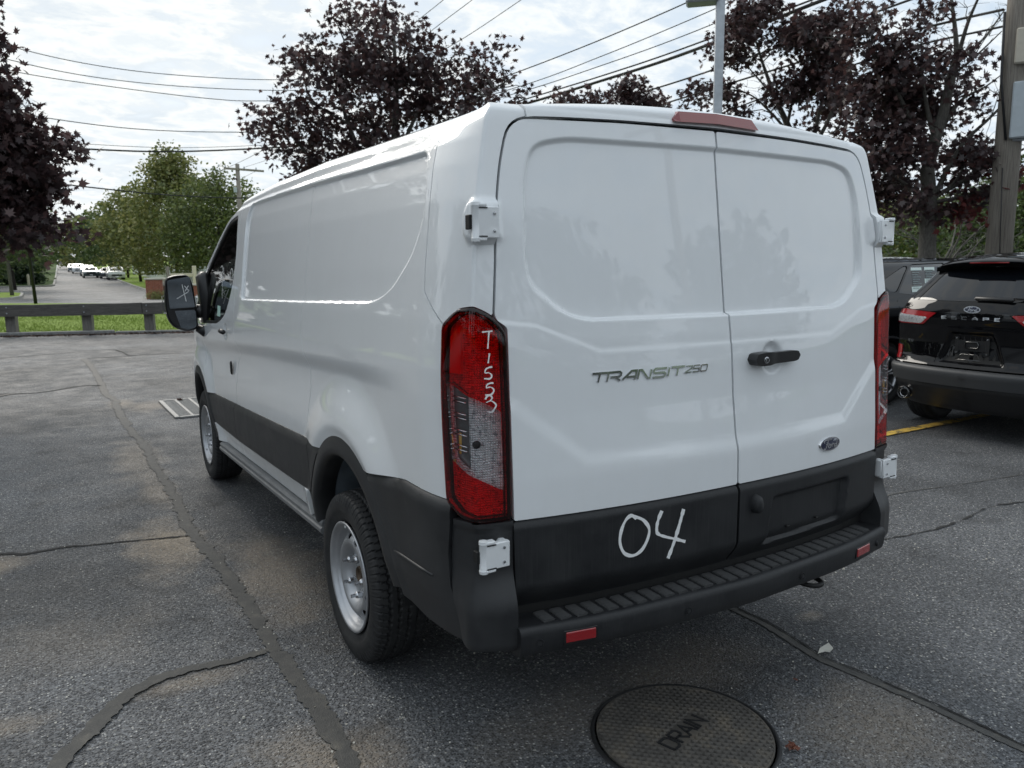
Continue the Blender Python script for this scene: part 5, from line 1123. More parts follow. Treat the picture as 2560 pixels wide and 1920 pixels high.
# -- crack filler strips and cracks in the lot
def ribbon(name, pts, wdt, z, mat, step=.03, jag=.012, label=None):
    P = curve_pts([p[:2] for p in pts], 10); d = [0]
    for i in range(1, len(P)): d.append(d[-1]+float(np.linalg.norm(P[i]-P[i-1])))
    n = max(4, int(d[-1]/step)); q = np.linspace(0, d[-1], n+1); X = np.interp(q, d, [p[0] for p in P]); Y = np.interp(q, d, [p[1] for p in P])
    tx, ty = np.gradient(X), np.gradient(Y); l = np.hypot(tx, ty)+1e-9; nx, ny = -ty/l, tx/l
    r1 = np.convolve(rng.normal(0, 1, n+9), np.ones(5)/5, 'same')[:n+1]*jag+rng.normal(0, jag*.35, n+1); r3 = np.convolve(rng.normal(0, 1, n+9), np.ones(5)/5, 'same')[:n+1]*jag+rng.normal(0, jag*.35, n+1)
    wv = np.array([wdt(t) if callable(wdt) else wdt for t in q/d[-1]])/2
    vs = [(X[i]+nx[i]*(wv[i]+r1[i]), Y[i]+ny[i]*(wv[i]+r1[i]), z) for i in range(n+1)]+[(X[i]-nx[i]*(wv[i]+r3[i]), Y[i]-ny[i]*(wv[i]+r3[i]), z) for i in range(n+1)]
    o = mk(name, vs, [(i, n+1+i, n+2+i, i+1) for i in range(n)], mat); o['kind'] = 'structure'; return o
ribbon('crack_sealing', [(-1.49, 14.6), (-1.42, 13.2), (-1.40, 10.9), (-1.41, 9.7), (-1.34, 9.0), (-1.36, 8.3), (-1.35, 7.0), (-1.30, 6.0), (-1.31, 5.2), (-1.295, 4.3), (-1.305, 3.4), (-1.30, 2.95), (-1.262, 2.55), (-1.25, 2.15), (-1.24, 1.74), (-1.245, 1.4), (-1.235, 1.2), (-1.225, .9), (-1.222, .6), (-1.235, .35), (-1.25, -.4)], lambda t: .090 if t < .5 else .070, .004, 'crack_sealer', .016, .016)
ribbon('crack_sealing', [(-1.285, 1.330), (-1.34, 1.320), (-1.43, 1.318), (-1.56, 1.335), (-1.65, 1.33), (-1.75, 1.295), (-1.83, 1.225), (-1.90, 1.13), (-1.97, 1.03), (-2.05, .90), (-2.20, .60)], lambda t: .045+.022*min(1, t*3), .0075, 'crack_sealer', .014, .011)
ribbon('crack', [(-2.9, 3.45), (-2.31, 3.31), (-2.21, 3.245), (-2.11, 3.24), (-1.99, 3.245), (-1.85, 3.195), (-1.70, 3.165), (-1.53, 3.12), (-1.34, 3.065)], lambda t: .012+.022*max(0, 1-abs(t-.45)*3), .004, 'crack_dark', .02, .006)
ribbon('crack', [(-3.4, 10.2), (-2.6, 10.43), (-2.43, 10.34), (-2.2, 10.28), (-1.95, 10.42), (-1.7, 10.62), (-1.52, 10.62), (-1.42, 10.5)], .05, .004, 'crack_dark', .06, .015)
ribbon('crack', [(-3.2, 9.6), (-2.8, 9.9), (-2.55, 10.3), (-2.43, 10.34)], .07, .0075, 'crack_sealer', .06, .02)
ribbon('crack', [(-1.42, 14.7), (-.87, 14.58), (-.44, 14.72), (.46, 14.53), (2.5, 14.2)], .035, .004, 'crack_dark', .08, .012); ribbon('crack', [(-3.6, 15.4), (-2.2, 15.9), (-1.04, 16.25), (-.79, 15.7), (-.72, 14.86), (-.6, 14.7)], .035, .0075, 'crack_dark', .08, .012)
ribbon('crack_sealing', [(.72, 1.6), (.70, .6), (.70, .4), (.665, .18), (.648, .06), (.66, -.03), (.675, -.155), (.682, -.25), (.695, -.35), (.71, -.8), (.70, -1.6)], .042, .004, 'crack_sealer', .02, .004)
ribbon('crack', [(.725, 1.6), (.72, .6), (.722, .4), (.688, .18), (.670, .06), (.682, -.03), (.697, -.155), (.703, -.25), (.716, -.35), (.73, -.8)], .008, .0075, 'crack_dark', .02, .003)
ribbon('crack', [(1.6, 1.35), (2.4, 1.20), (3.0, 1.32), (3.6, 1.22), (4.4, 1.1), (5.4, .9)], .010, .004, 'crack_sealer', .04, .006); ribbon('crack', [(2.0, .80), (2.7, .74), (3.3, .80), (3.8, .70)], .010, .004, 'crack_dark', .04, .010)
# sunken pale strip beside the far seam
# yellow bay lines
for y_, x0, x1 in ((2.555, 3.2, 8.4), (5.35, 3.2, 8.4), (-.25, 3.2, 8.4)):
    o = ribbon('bay_line', [(x0, y_-.025), ((x0+x1)/2, y_), (x1, y_+.03)], .105, .0095, 'yellow_paint', .04, .004)
# -- drain cover
R0 = .300; g = lin(-.3035, .3035, .0026); GX, GY = np.meshgrid(g, g, indexing='ij'); ang = math.atan2(.074, .237); ca, sa = math.cos(ang), math.sin(ang)
uu = GX*ca+GY*sa; vv = -GX*sa+GY*ca; rr = np.hypot(GX, GY)
p1 = (uu*.86+vv*.5)/.0215; p2 = (uu*.86-vv*.5)/.0215
tri = lambda q: np.abs((q % 1)-.5)*2
hgt = .0060*np.maximum(smooth(.50, .78, tri(p1)), smooth(.50, .78, tri(p2)))
plate = smooth(0, .004, np.minimum(.128-np.abs(uu), .046-np.abs(vv+.0))); hgt = hgt*(1-plate)+.0030*plate
hgt = np.where(rr > .292, .0042*smooth(.292, .2935, rr), hgt)
Pm = np.stack([GX, GY, hgt], 2); nz = np.zeros_like(Pm); nz[..., 2] = 1
cov = empty('drain_cover', 'round iron cover reading DRAIN set in the asphalt behind the van', 'manhole cover', (-.1846, -.0337, .004))
sheet('cover', Pm, rr-R0, nz, 'cast_iron', cov, .01)
MB().lathe([(.3005, -.02), (.3005, -.004), (.306, -.004), (.308, .0015), (.318, .0015), (.322, -.004)], 'z', 96).obj('frame_ring', 'iron_dark', cov, True)
DR = {'D': [[(0, 0), (0, 1), (.55, 1), (.75, .8), (.75, .2), (.55, 0), (0, 0)]], 'R': [[(0, 0), (0, 1), (.6, 1), (.72, .88), (.72, .6), (.6, .48), (0, .48)], [(.35, .48), (.75, 0)]], 'A': [[(0, 0), (.40, 1), (.8, 0)], [(.14, .33), (.66, .33)]], 'I': [[(0, 0), (0, 1)]], 'N': [[(0, 0), (0, 1), (.72, 0), (.72, 1)]]}
x_ = -.112
for c, adv in (('D', .95), ('R', .90), ('A', .98), ('I', .26), ('N', .8)):
    b = strokes(MB(), [[(x_+p[0]*.058, -.031+p[1]*.062) for p in l] for l in DR[c]], .0085, .003, lambda u, v, h: (u*ca-v*sa, u*sa+v*ca, .0030+h)); b.obj('letter', 'iron_dark', cov); x_ += adv*.058
# -- storm grate in the lot ahead
gr = empty('storm_grate', 'slotted rectangular storm grate in the asphalt by the front wheel', 'drain grate', (-.845, 7.22, .004), math.radians(1))
MB().box((.33, .64, -.03), (.66, 1.28, .04)).obj('grate_pit', 'crack_dark', gr)
for x_ in (0, .66): MB().box((x_, .64, .008), (.05, 1.30, .022), bev=.004).obj('frame_rail', 'grate_iron', gr)
for y_ in (0, 1.28): MB().box((.33, y_, .008), (.61, .05, .022), bev=.004).obj('frame_rail', 'grate_iron', gr)
for x_ in (.165, .33, .495): MB().box((x_, .64, .008), (.032, 1.23, .018), bev=.003).obj('rib', 'grate_iron', gr)
b0 = None
for i in range(27):
    if b0 is None: b0 = o = MB().box((0, 0, 0), (.61, .017, .015), bev=.003).obj('bar', 'grate_iron', gr)
    else: o = b0.copy(); COL.objects.link(o); o.parent = gr
    o.location = (.33, .055+i*.045, .006)
# -- timber rail fence
fen = empty('timber_fence', 'weathered grey timber rail fence on short posts by the lawn', 'fence', (-.0, kl(0)+.32, 0))
th = math.atan(-.367); ct, st_ = math.cos(th), math.sin(th)
def fpt(s, z, o=0): return (s*ct-o*st_, s*st_+o*ct, z)
def fbox(name, s0, s1, z0, z1, d, o_, mat, bev=.015, tz=0):
    b = MB(); n = max(1, int((s1-s0)/.5)); vs = []
    for i in range(n+1):
        s = s0+(s1-s0)*i/n; w1 = rng.normal(0, .006); 
        for dd, zz in ((-d/2, z0), (d/2, z0), (d/2, z1-.01), (d/2-.012, z1), (-d/2+.012, z1), (-d/2, z1-.01)): vs.append((s, dd+o_, zz+w1))
    fs = [(i*6+k, i*6+(k+1) % 6, (i+1)*6+(k+1) % 6, (i+1)*6+k) for i in range(n) for k in range(6)]+[tuple(range(6))[::-1], tuple(n*6+k for k in range(6))]
    o = mk(name, vs, fs, mat, fen); o.rotation_euler = (0, 0, th); return o
posts = [-10.4, -8.45, -6.5, -4.75, -2.82, -1.12, .30, 2.1, 4.0, 5.9]
SC = 1/ct
for i, x_ in enumerate(posts): fbox('post', x_*SC-.115, x_*SC+.115, 0, .60, .19, rng.normal(0, .005), 'post_timber')
for i, (xa, xb) in enumerate(((-12, -5.6), (-5.58, .19), (.205, 6.6))): fbox('rail', xa*SC, xb*SC, .50+.0, .80-.0*i, .13, -.17, 'old_timber')
for x_ in posts[2:8]:
    for z_ in (.58, .73): o = MB().lathe([(0, -.012), (.014, -.010), (.018, 0)], 'y', 10).obj('bolt', 'galvanised', fen); o.location = fpt(x_*SC, z_, -.236); o.rotation_euler = (0, 0, th)
# -- brick gate wall
bw = empty('brick_wall', 'low red brick wall with pale stone caps across the lawn', 'wall', (2.95, 48.3, 0), math.atan2(-.94, .95)*.35)
bset = None
def bricks(x0, x1, z0, z1, y0, dep, nm='brick'):
    global bset
    MB().box(((x0+x1)/2, y0+dep/2, (z0+z1)/2), (x1-x0-.02, dep-.02, z1-z0)).obj('mortar_core', 'mortar', bw)
    b = MB(); row = 0; z = z0
    while z < z1-.05:
        x = x0-(.11 if row % 2 else 0)
        while x < x1:
            a_, c_ = max(x, x0), min(x+.21, x1)
            if c_-a_ > .03: b.box(((a_+c_)/2, y0+.03-rng.uniform(0, .004), z+.033), (c_-a_-.008, .075, .062))
            x += .22
        z += .074; row += 1
    o = b.obj(nm, 'brick_red', bw); o['kind'] = 'stuff'
bricks(0, .92, 0, 1.12, 0, .92); bricks(.92, 5.2, 0, .74, .3, .35); bricks(5.2, 6.12, 0, 1.12, 0, .92)
for c, d in (((.46, .46, 1.17), (1.06, 1.06, .10)), ((3.06, .47, .79), (4.26, .50, .10)), ((5.66, .46, 1.17), (1.06, 1.06, .10))): MB().box(c, d, bev=.02).obj('stone_cap', 'cast_stone', bw)
# -- street furniture far off
def pole(name, label, cat, p, r0, r1, h, mat, lean=(0, 0), group=None):
    e = empty(name, label, cat, p, 0, group); MB().tube([(0, 0, -.2), (lean[0]*.5, lean[1]*.5, h/2), (lean[0], lean[1], h)], [r0, (r0+r1)/2, r1], 18).obj('pole', mat, e, True); return e
e = pole('lamp_post', 'thin black lamp post standing on the lawn behind the fence', 'lamp post', (-2.55, 45.5, 0), .085, .06, 9, 'pole_black', (-.25, 0)); MB().box((.0, 0, 9.05), (.5, .3, .12), bev=.03).obj('lamp_head', 'pole_black', e)
for i, (x_, y_) in enumerate(((-4.95, 88), (-3.50, 86.5))):
    o = MB().lathe([(.0, 1.05), (.10, 1.03), (.12, .98), (.12, 0)], 'z', 12).obj('bollard', 'bollard_paint'); o.location = (x_, y_, float(road_z(y_))); tag(o, ('pale bollard in front of the dark hedge, nearer the black lamp post', 'pale bollard in front of the dark hedge, left of the other')[1-i], 'bollard', 'bollards by the hedge')
sg = empty('sign_frame', 'empty pale timber sign frame behind the brick wall', 'sign', (4.6, 51.5, 0)); MB().box((0, 0, .95), (.16, .16, 1.9), bev=.02).obj('post', 'pole_timber', sg); MB().box((1.55, 0, .95), (.22, .22, 1.95), bev=.02).obj('post', 'bollard_paint', sg); MB().box((.78, 0, 1.35), (1.35, .08, .22), bev=.02).obj('board', 'bollard_paint', sg)
# white fence beyond the street trees
wf = empty('white_fence', 'white board fence glimpsed between the trunks along the street', 'fence', (8.9, 62, 0)); pn = None
for i in range(30):
    y_ = i*2.45
    if pn is None: pn = o = MB().box((0, 1.1, .85), (.05, 2.05, 1.6), bev=.01).obj('panel', 'white_vinyl', wf); pt = MB().box((0, 0, .9), (.13, .13, 1.85), bev=.01).obj('post', 'white_vinyl', wf); o2 = pt
    else: o = pn.copy(); COL.objects.link(o); o2 = pt.copy(); COL.objects.link(o2); o.parent = o2.parent = wf
    o.location = (i*.03, y_, float(road_z(62+y_))); o2.location = o.location
# cars parked up the street
for nm, lb, x_, y_, kd in (('paint_silver', 'silver green car parked nearest on the right side of the street, facing us', 5.13, 101, 'suv'), ('paint_dark', 'dark car tucked behind the silver one on the street', 4.75, 108, 'sedan'), ('paint_grey_green', 'dark grey green car parked farther up the street', 3.0, 113, 'sedan'),
    ('paint_blue_grey', 'blue grey car in the middle of the row up the street', 3.1, 124, 'suv'), ('paint_white_car', 'white car far up the street under the trees', 2.5, 140, 'suv'), ('paint_blue_grey', 'last bluish car at the far end of the row', 2.2, 153, 'sedan')):
    c = far_car(nm, lb, (x_+.0, y_+4.5, float(road_z(y_))), math.pi, kd)
# =============================== TREES, POLES, WIRES =========================
Rc = np.array([[r2.x, r2.y, r2.z], [u2.x, u2.y, u2.z], [fw.x, fw.y, fw.z]]); CP = np.array(CAM)
def spot(px, py, D):                          # a place seen in the photo, D metres away over the ground
    d = Rc.T @ np.array([(px-1280)/1949.34, -(py-960)/1949.34, 1.]); return CP+d*(D/math.hypot(d[0], d[1]))
def leafmat(name, c0, c1, c2, trans=.25):
    a = MatB(name); g = a.n('ShaderNodeNewGeometry'); col = a.ramp(g.outputs['Random Per Island'], [(.0, c0), (.55, c1), (1, c2)])
    d = a.n('ShaderNodeBsdfDiffuse'); t = a.n('ShaderNodeBsdfTranslucent'); gl = a.n('ShaderNodeBsdfGlossy'); gl.inputs['Roughness'].default_value = .45; gl.inputs[0].default_value = (.8, .8, .8, 1)
    a.l(col, d.inputs[0]); a.l(col, t.inputs[0]); m = a.n('ShaderNodeMixShader'); m.inputs[0].default_value = trans; a.l(d.outputs[0], m.inputs[1]); a.l(t.outputs[0], m.inputs[2])
    m2 = a.n('ShaderNodeMixShader'); m2.inputs[0].default_value = .05; a.l(m.outputs[0], m2.inputs[1]); a.l(gl.outputs[0], m2.inputs[2]); a.l(m2.outputs[0], a.o.inputs[0]); M[name] = a.m
leafmat('maple_purple', (.032, .020, .022), (.060, .036, .038), (.12, .065, .060), .34); leafmat('maple_red', (.07, .012, .014), (.11, .02, .02), (.16, .035, .03))
leafmat('leaf_green', (.035, .062, .018), (.070, .110, .030), (.12, .16, .045), .3); leafmat('leaf_olive', (.10, .13, .036), (.18, .20, .056), (.29, .28, .095), .3); leafmat('leaf_olive2', (.060, .090, .026), (.12, .155, .042), (.19, .21, .065), .35); leafmat('leaf_dark', (.010, .026, .010), (.020, .045, .016), (.035, .065, .022), .2)
leafmat('dry_leaf', (.10, .035, .02), (.20, .07, .045), (.30, .13, .08), .1); leafmat('brown_leaf', (.03, .016, .012), (.06, .03, .02), (.12, .06, .045), .1)
a = MatB('bark_grey'); v = a.co(); g_ = a.noise(a.co(scale=(9, 9, 3)), 4, 6, .65); a.set(col=a.ramp(g_, [(.3, (.060, .055, .048)), (.55, (.115, .108, .095)), (.8, (.19, .18, .16))]), rough=.9); a.bump(g_, .7, .02); M['bark_grey'] = a.m
simple('bark_dark', (.035, .030, .025), .95, bump=(20, .5, .02), vary=.3)
_ang = np.array([90, 62, 48, 30, 8, -22, -52, -90, -128, -158, 172, 150, 132, 118]); _rad = np.array([1, .48, .80, .42, .88, .36, .58, .30, .58, .36, .88, .42, .80, .48])
MAPLE = np.stack([_rad*np.cos(np.radians(_ang)), _rad*np.sin(np.radians(_ang)), -.18*_rad**2], 1)
LEAF6 = np.array([(0, 1, -.1), (.45, .45, 0), (.5, -.2, -.05), (0, -.8, -.15), (-.5, -.2, -.05), (-.45, .45, 0)])
def leaves(pos, size, shape, mat, name, parent, tilt=.8, up=(0, 0, 1)):
    n = len(pos); nv = len(shape); az = rng.uniform(0, 2*np.pi, n); tl = rng.normal(0, tilt, n); tl2 = rng.normal(0, tilt, n); sz = size*rng.uniform(.65, 1.3, n)
    c, s = np.cos(az), np.sin(az); P = shape[None]*sz[:, None, None]
    x = P[..., 0]; y = P[..., 1]; z = P[..., 2]
    y2 = y*np.cos(tl)[:, None]-z*np.sin(tl)[:, None]; z2 = y*np.sin(tl)[:, None]+z*np.cos(tl)[:, None]
    x3 = x*np.cos(tl2)[:, None]+z2*np.sin(tl2)[:, None]; z3 = -x*np.sin(tl2)[:, None]+z2*np.cos(tl2)[:, None]
    X = x3*c[:, None]-y2*s[:, None]; Y = x3*s[:, None]+y2*c[:, None]
    V = (np.stack([X, Y, z3], 2)+np.asarray(pos)[:, None]).reshape(-1, 3)
    me = bpy.data.meshes.new(name); me.vertices.add(n*nv); me.vertices.foreach_set('co', V.ravel().astype(np.float32)); me.loops.add(n*nv); me.loops.foreach_set('vertex_index', np.arange(n*nv, dtype=np.int32))
    me.polygons.add(n); me.polygons.foreach_set('loop_start', np.arange(0, n*nv, nv, dtype=np.int32)); me.materials.append(M[mat]); me.update(calc_edges=True); me.validate()
    return link(bpy.data.objects.new(name, me), parent)
def blob_points(blobs, n, shell_=.55, clump=.20, per=26):
    """leaf positions gathered in small drooping clumps inside the blobs (x, y, z, r)"""
    B = np.array(blobs); w_ = B[:, 3]**2.2; w_ /= w_.sum(); nc = max(8, n//per); k = rng.choice(len(B), nc, p=w_)
    d = rng.normal(0, 1, (nc, 3)); d /= np.linalg.norm(d, axis=1)[:, None]; r = B[k, 3]*rng.uniform(shell_**3, 1, nc)**(1/3)
    c = B[k, :3]+d*r[:, None]*np.array([1, 1, .9]); q = rng.integers(0, nc, n); o = rng.normal(0, 1, (n, 3))*clump*np.array([1, 1, .55]); o[:, 2] -= .35*clump*(o[:, 0]**2+o[:, 1]**2)/clump**2*.5
    return c[q]+o, c
def limb(b, p0, p1, r0, r1, n=6, wob=.12, ns=7):
    p0, p1 = np.array(p0, float), np.array(p1, float); L_ = np.linalg.norm(p1-p0); pts = [p0+(p1-p0)*t+rng.normal(0, wob*L_*.12, 3)*math.sin(math.pi*t)+np.array([0, 0, .08*L_*math.sin(math.pi*t)]) for t in np.linspace(0, 1, n)]
    b.tube(pts, list(np.linspace(r0, r1, n)), ns); return pts
def twigs(b, tips, r=.006, k=3, L_=.35):
    for t in tips:
        for _ in range(k):
            d = rng.normal(0, 1, 3); d[2] = abs(d[2])*.7; d /= np.linalg.norm(d); limb(b, t, np.array(t)+d*L_*rng.uniform(.5, 1.3), r, r*.3, 3, .1, 4)
def maple(label, base, limbs, blobs, n, size=.068, group='purple leaved maples round the lot', r0=.14, twig=60, red=None, cl=.17, per=30, bare=()):
    e = empty('maple_tree', label, 'tree', tuple(base), 0, group); b = MB(); base = np.array(base, float)
    for L_, ra, rb in limbs: P = [np.array(p)-base for p in L_]; C = curve_pts(P, 5); b.tube(C, list(np.linspace(ra, rb, len(C))), 9 if ra > .05 else 6)
    pos, cl_ = blob_points([(p[0]-base[0], p[1]-base[1], p[2]-base[2], p[3]) for p in blobs], n, .3, cl, per)
    nodes = [np.array(p)-base for L_, ra, rb in limbs for p in curve_pts(L_, 4)]; NN = np.array(nodes)
    for c in cl_[rng.permutation(len(cl_))[:twig]]:
        j = np.argmin(np.linalg.norm(NN-c, axis=1)+np.maximum(0, NN[:, 2]-c[2])*1.5); limb(b, NN[j], c, .016, .004, 4, .3, 5)
    for t in bare: limb(b, t[0]-base, t[1]-base, t[2], t[2]*.3, 5, .3, 5); twigs(b, [t[1]-base, (t[0]*.4+t[1]*.6)-base], .005, 3, .4)
    b.obj('trunk', 'bark_grey', e, True)
    leaves(pos, size, MAPLE, 'maple_purple', 'crown', e, .75)
    if red is not None:
        p2, _ = blob_points([(p[0]-base[0], p[1]-base[1], p[2]-base[2], p[3]) for p in red], int(n*.05), .2, cl, per); leaves(p2, size*1.05, MAPLE, 'maple_red', 'red_leaves', e, .7)
    return e
def B_(lst, D, jit=.9, Z0=None):
    out_ = []
    for px, py, r in lst: p = spot(px, py, D+rng.uniform(-jit, jit)); out_.append((*p, r*D/1949.34/math.cos(math.radians(10))))
    return out_
# middle maple behind the van
D = 17.0
bl = B_([(865, 75, 70), (850, 130, 80), (940, 70, 80), (1000, 45, 62), (960, 140, 90), (1040, 130, 70), (1075, 190, 80), (1140, 120, 40), (1150, 190, 75), (1205, 150, 50), (1230, 220, 65), (1265, 130, 36), (1312, 170, 26), (1300, 225, 36), (1320, 200, 24), (760, 125, 44), (800, 180, 70), (810, 260, 85), (900, 230, 100), (1000, 240, 110), (1110, 270, 90), (1210, 280, 70), (720, 270, 50), (680, 260, 36), (640, 295, 30), (690, 310, 50), (760, 320, 70), (700, 370, 50), (840, 340, 90), (960, 350, 110), (1080, 340, 100), (730, 420, 60), (820, 430, 90), (930, 440, 100), (1060, 430, 100), (1170, 350, 80), (680, 330, 40)], D)
tb = spot(1000, 1000, D); tb[2] = 0; s_ = lambda x, y, d=0: spot(x, y, D+d)
lm_ = [([tb, s_(1000, 620), s_(985, 440), s_(990, 250), s_(985, 90)], .15, .03), ([s_(990, 520), s_(900, 380), s_(850, 230), s_(860, 100)], .07, .015), ([s_(990, 520), s_(1100, 380), s_(1180, 260), s_(1290, 190)], .07, .01), ([s_(995, 560), s_(820, 440), s_(720, 330), s_(650, 295)], .06, .01), ([s_(990, 400), s_(1060, 250), s_(1140, 130)], .05, .01), ([s_(990, 440), s_(900, 330), s_(780, 250), s_(750, 130)], .04, .01)]
maple('dense purple leaved maple rising behind the middle of the van roof', tb, lm_, bl, 12000, .084, twig=110, cl=.20)
# low purple tops behind the roof, next tree in the row
D = 20.0
bl = B_([(1415, 240, 34), (1390, 262, 30), (1470, 262, 34), (1500, 250, 26), (1575, 215, 36), (1600, 245, 44), (1560, 262, 40), (1650, 262, 40), (1500, 330, 70), (1420, 350, 70), (1600, 340, 80)], D, .6)
tb = spot(1530, 900, D); tb[2] = 0; s_ = lambda x, y, d=0: spot(x, y, D+d)
maple('low purple maple whose tips just show over the van roof', tb, [([tb, s_(1530, 500), s_(1550, 350), s_(1580, 230)], .11, .02), ([s_(1530, 450), s_(1450, 330), s_(1410, 250)], .05, .01), ([s_(1535, 450), s_(1640, 330), s_(1660, 270)], .05, .01)], bl, 4200, .082, twig=30)
# right hand maples
rx = lambda X, Y, D_=16.0, d=0: spot(1700+X/2.572, Y/2.572, D_+d)
def RB(lst, D_, jit): return [(*rx(X, Y, D_, rng.uniform(-jit, jit)), r/2.572*D_/1949.34/math.cos(math.radians(8))) for X, Y, r in lst]
D = 16.0
bl = RB([(1150, 240, 90), (1200, 100, 85), (1260, 180, 60), (1080, 330, 80), (1400, 330, 115), (1300, 450, 130), (1120, 520, 110), (1450, 550, 120), (1500, 200, 60), (1600, 80, 70), (1590, 30, 50), (1640, 400, 110), (1600, 500, 100), (1500, 690, 130), (1340, 650, 120), (1180, 640, 100), (1100, 890, 60), (1250, 830, 115), (1420, 830, 115), (1180, 980, 70), (1260, 1050, 110), (1400, 1000, 110), (1540, 930, 90), (1360, 1200, 110), (1500, 1250, 100), (1280, 1300, 60), (1440, 1340, 60), (1540, 1310, 60), (1680, 1340, 60), (1770, 1000, 70), (1700, 960, 60), (1880, 930, 80), (1850, 1060, 60), (1960, 1000, 60), (1780, 1180, 60), (1900, 1200, 50), (1960, 1260, 40), (1880, 560, 55), (1850, 640, 45), (1905, 720, 26), (1860, 450, 40), (1900, 300, 40), (1640, 760, 90), (2080, 1060, 60)], D, .8)
red = RB([(1820, 1320, 60), (1870, 1380, 40), (1900, 1010, 55), (1960, 1050, 35), (2090, 1040, 45), (2110, 1130, 25), (1790, 1270, 40)], D, .3)
L16 = [([(1590, 1900), (1590, 1600), (1600, 1300), (1590, 1080)], .150, .120), ([(1590, 1100), (1640, 900), (1700, 700), (1750, 480), (1780, 350)], .115, .06), ([(1780, 360), (1770, 200), (1740, -40)], .05, .025), ([(1788, 360), (1850, 150), (1930, -40)], .04, .018), ([(1785, 400), (1950, 250), (2090, 60)], .03, .010), ([(1750, 480), (1880, 380), (2070, 200)], .03, .008), ([(1690, 820), (1800, 650), (1960, 560), (2080, 470)], .035, .008), ([(1640, 1250), (1800, 950), (2000, 750), (2212, 540)], .05, .014), ([(1640, 1260), (1850, 1150), (2050, 1030), (2230, 950)], .05, .022), ([(1640, 1300), (1900, 1240), (2230, 1120)], .035, .010), ([(1600, 1100), (1540, 900), (1400, 600), (1280, 440)], .06, .012), ([(1640, 900), (1590, 700), (1560, 500), (1550, 250)], .05, .012), ([(1590, 1260), (1450, 1180), (1260, 1060)], .03, .008), ([(1590, 1300), (1400, 1150), (1160, 970)], .03, .008), ([(1640, 1280), (1780, 1150), (1850, 1000), (1950, 830)], .03, .008), ([(1600, 1150), (1350, 900), (1200, 650)], .035, .008)]
def dl(L_, D_):
    o_ = []
    for pts, ra, rb in L_:
        j = rng.uniform(-.9, .9) if ra < .1 else 0; o_.append(([rx(X, Y, D_, j*i/max(1, len(pts)-1)) for i, (X, Y) in enumerate(pts)], ra, rb))
    return o_
tb = rx(1590, 1700, D); tb[2] = 0; lm_ = dl(L16, D); lm_[0] = ([tb]+lm_[0][0][1:], .16, .120)
bare = []
for a0, b0_, r_ in (((1880, 380), (2060, 130), .01), ((1950, 250), (2150, 60), .008), ((1850, 150), (1830, -20), .010), ((1960, 560), (2060, 620), .006), ((1800, 650), (1960, 760), .007), ((2000, 750), (2120, 520), .01), ((2000, 750), (2212, 740), .008), ((1850, 1150), (2000, 1240), .008), ((2050, 1030), (2200, 1050), .008), ((1800, 950), (1700, 880), .007), ((1790, 380), (1680, 180), .010), ((1740, 500), (1640, 300), .008), ((1560, 500), (1480, 330), .008), ((1900, 1240), (2100, 1230), .007), ((2000, 760), (1950, 1000), .006), ((1400, 600), (1200, 380), .01), ((1600, 1080), (1480, 1020), .008)):
    bare.append((rx(*a0, D), rx(*b0_, D, rng.uniform(-.5, .5)), r_))
maple('purple maple with grey trunk and bare branches beside the utility pole', tb, lm_, bl, 9000, .078, twig=130, red=red, cl=.18, per=26, bare=bare)
D = 18.0
bl = RB([(450, 60, 110), (560, 60, 80), (350, 180, 75), (420, 210, 80), (400, 330, 70), (320, 400, 45), (700, 230, 95), (800, 190, 80), (860, 320, 80), (850, 470, 110), (700, 560, 95), (950, 560, 80), (260, 545, 55), (130, 620, 55), (60, 620, 40), (50, 680, 40), (330, 600, 60), (360, 730, 40), (470, 670, 40), (980, 100, 100), (1050, 40, 70), (1000, 230, 80), (960, 440, 90), (900, 700, 55), (950, 780, 50), (830, 830, 36), (300, 270, 40), (240, 290, 24), (620, 650, 60), (560, 780, 30), (1020, 820, 40), (1000, 650, 60), (900, 60, 40), (150, 540, 36)], D, .8)
tb = rx(760, 1500, D); tb[2] = 0
L18 = [([(730, 1200), (720, 900), (690, 800), (610, 620), (530, 400), (470, 200)], .085, .012), ([(740, 1000), (850, 900), (900, 700), (930, 560), (980, 200)], .06, .012), ([(860, 940), (950, 780), (1060, 500), (1120, 300)], .05, .01), ([(690, 800), (740, 600), (850, 400), (900, 250)], .04, .01), ([(680, 830), (560, 700), (430, 600), (200, 560)], .03, .008), ([(620, 640), (480, 480), (350, 330)], .025, .007)]
lm_ = dl(L18, D); lm_[0] = ([tb]+lm_[0][0], .12, .012); bare = []
for a0, b0_, r_ in (((610, 620), (440, 470), .008), ((610, 620), (430, 560), .008), ((570, 500), (470, 420), .006), ((690, 800), (520, 660), .008), ((700, 850), (560, 620), .007), ((600, 600), (600, 420), .007), ((930, 560), (870, 330), .007), ((700, 900), (440, 700), .008), ((950, 780), (1060, 880), .008), ((930, 850), (1040, 920), .007), ((1060, 500), (1180, 800), .006)): bare.append((rx(*a0, D), rx(*b0_, D, rng.uniform(-.5, .5)), r_))
maple('thinner purple maple with many bare twigs behind the van roof, crossing the grey lamp pole', tb, lm_, bl, 6200, .084, twig=80, cl=.18, per=26, bare=bare)
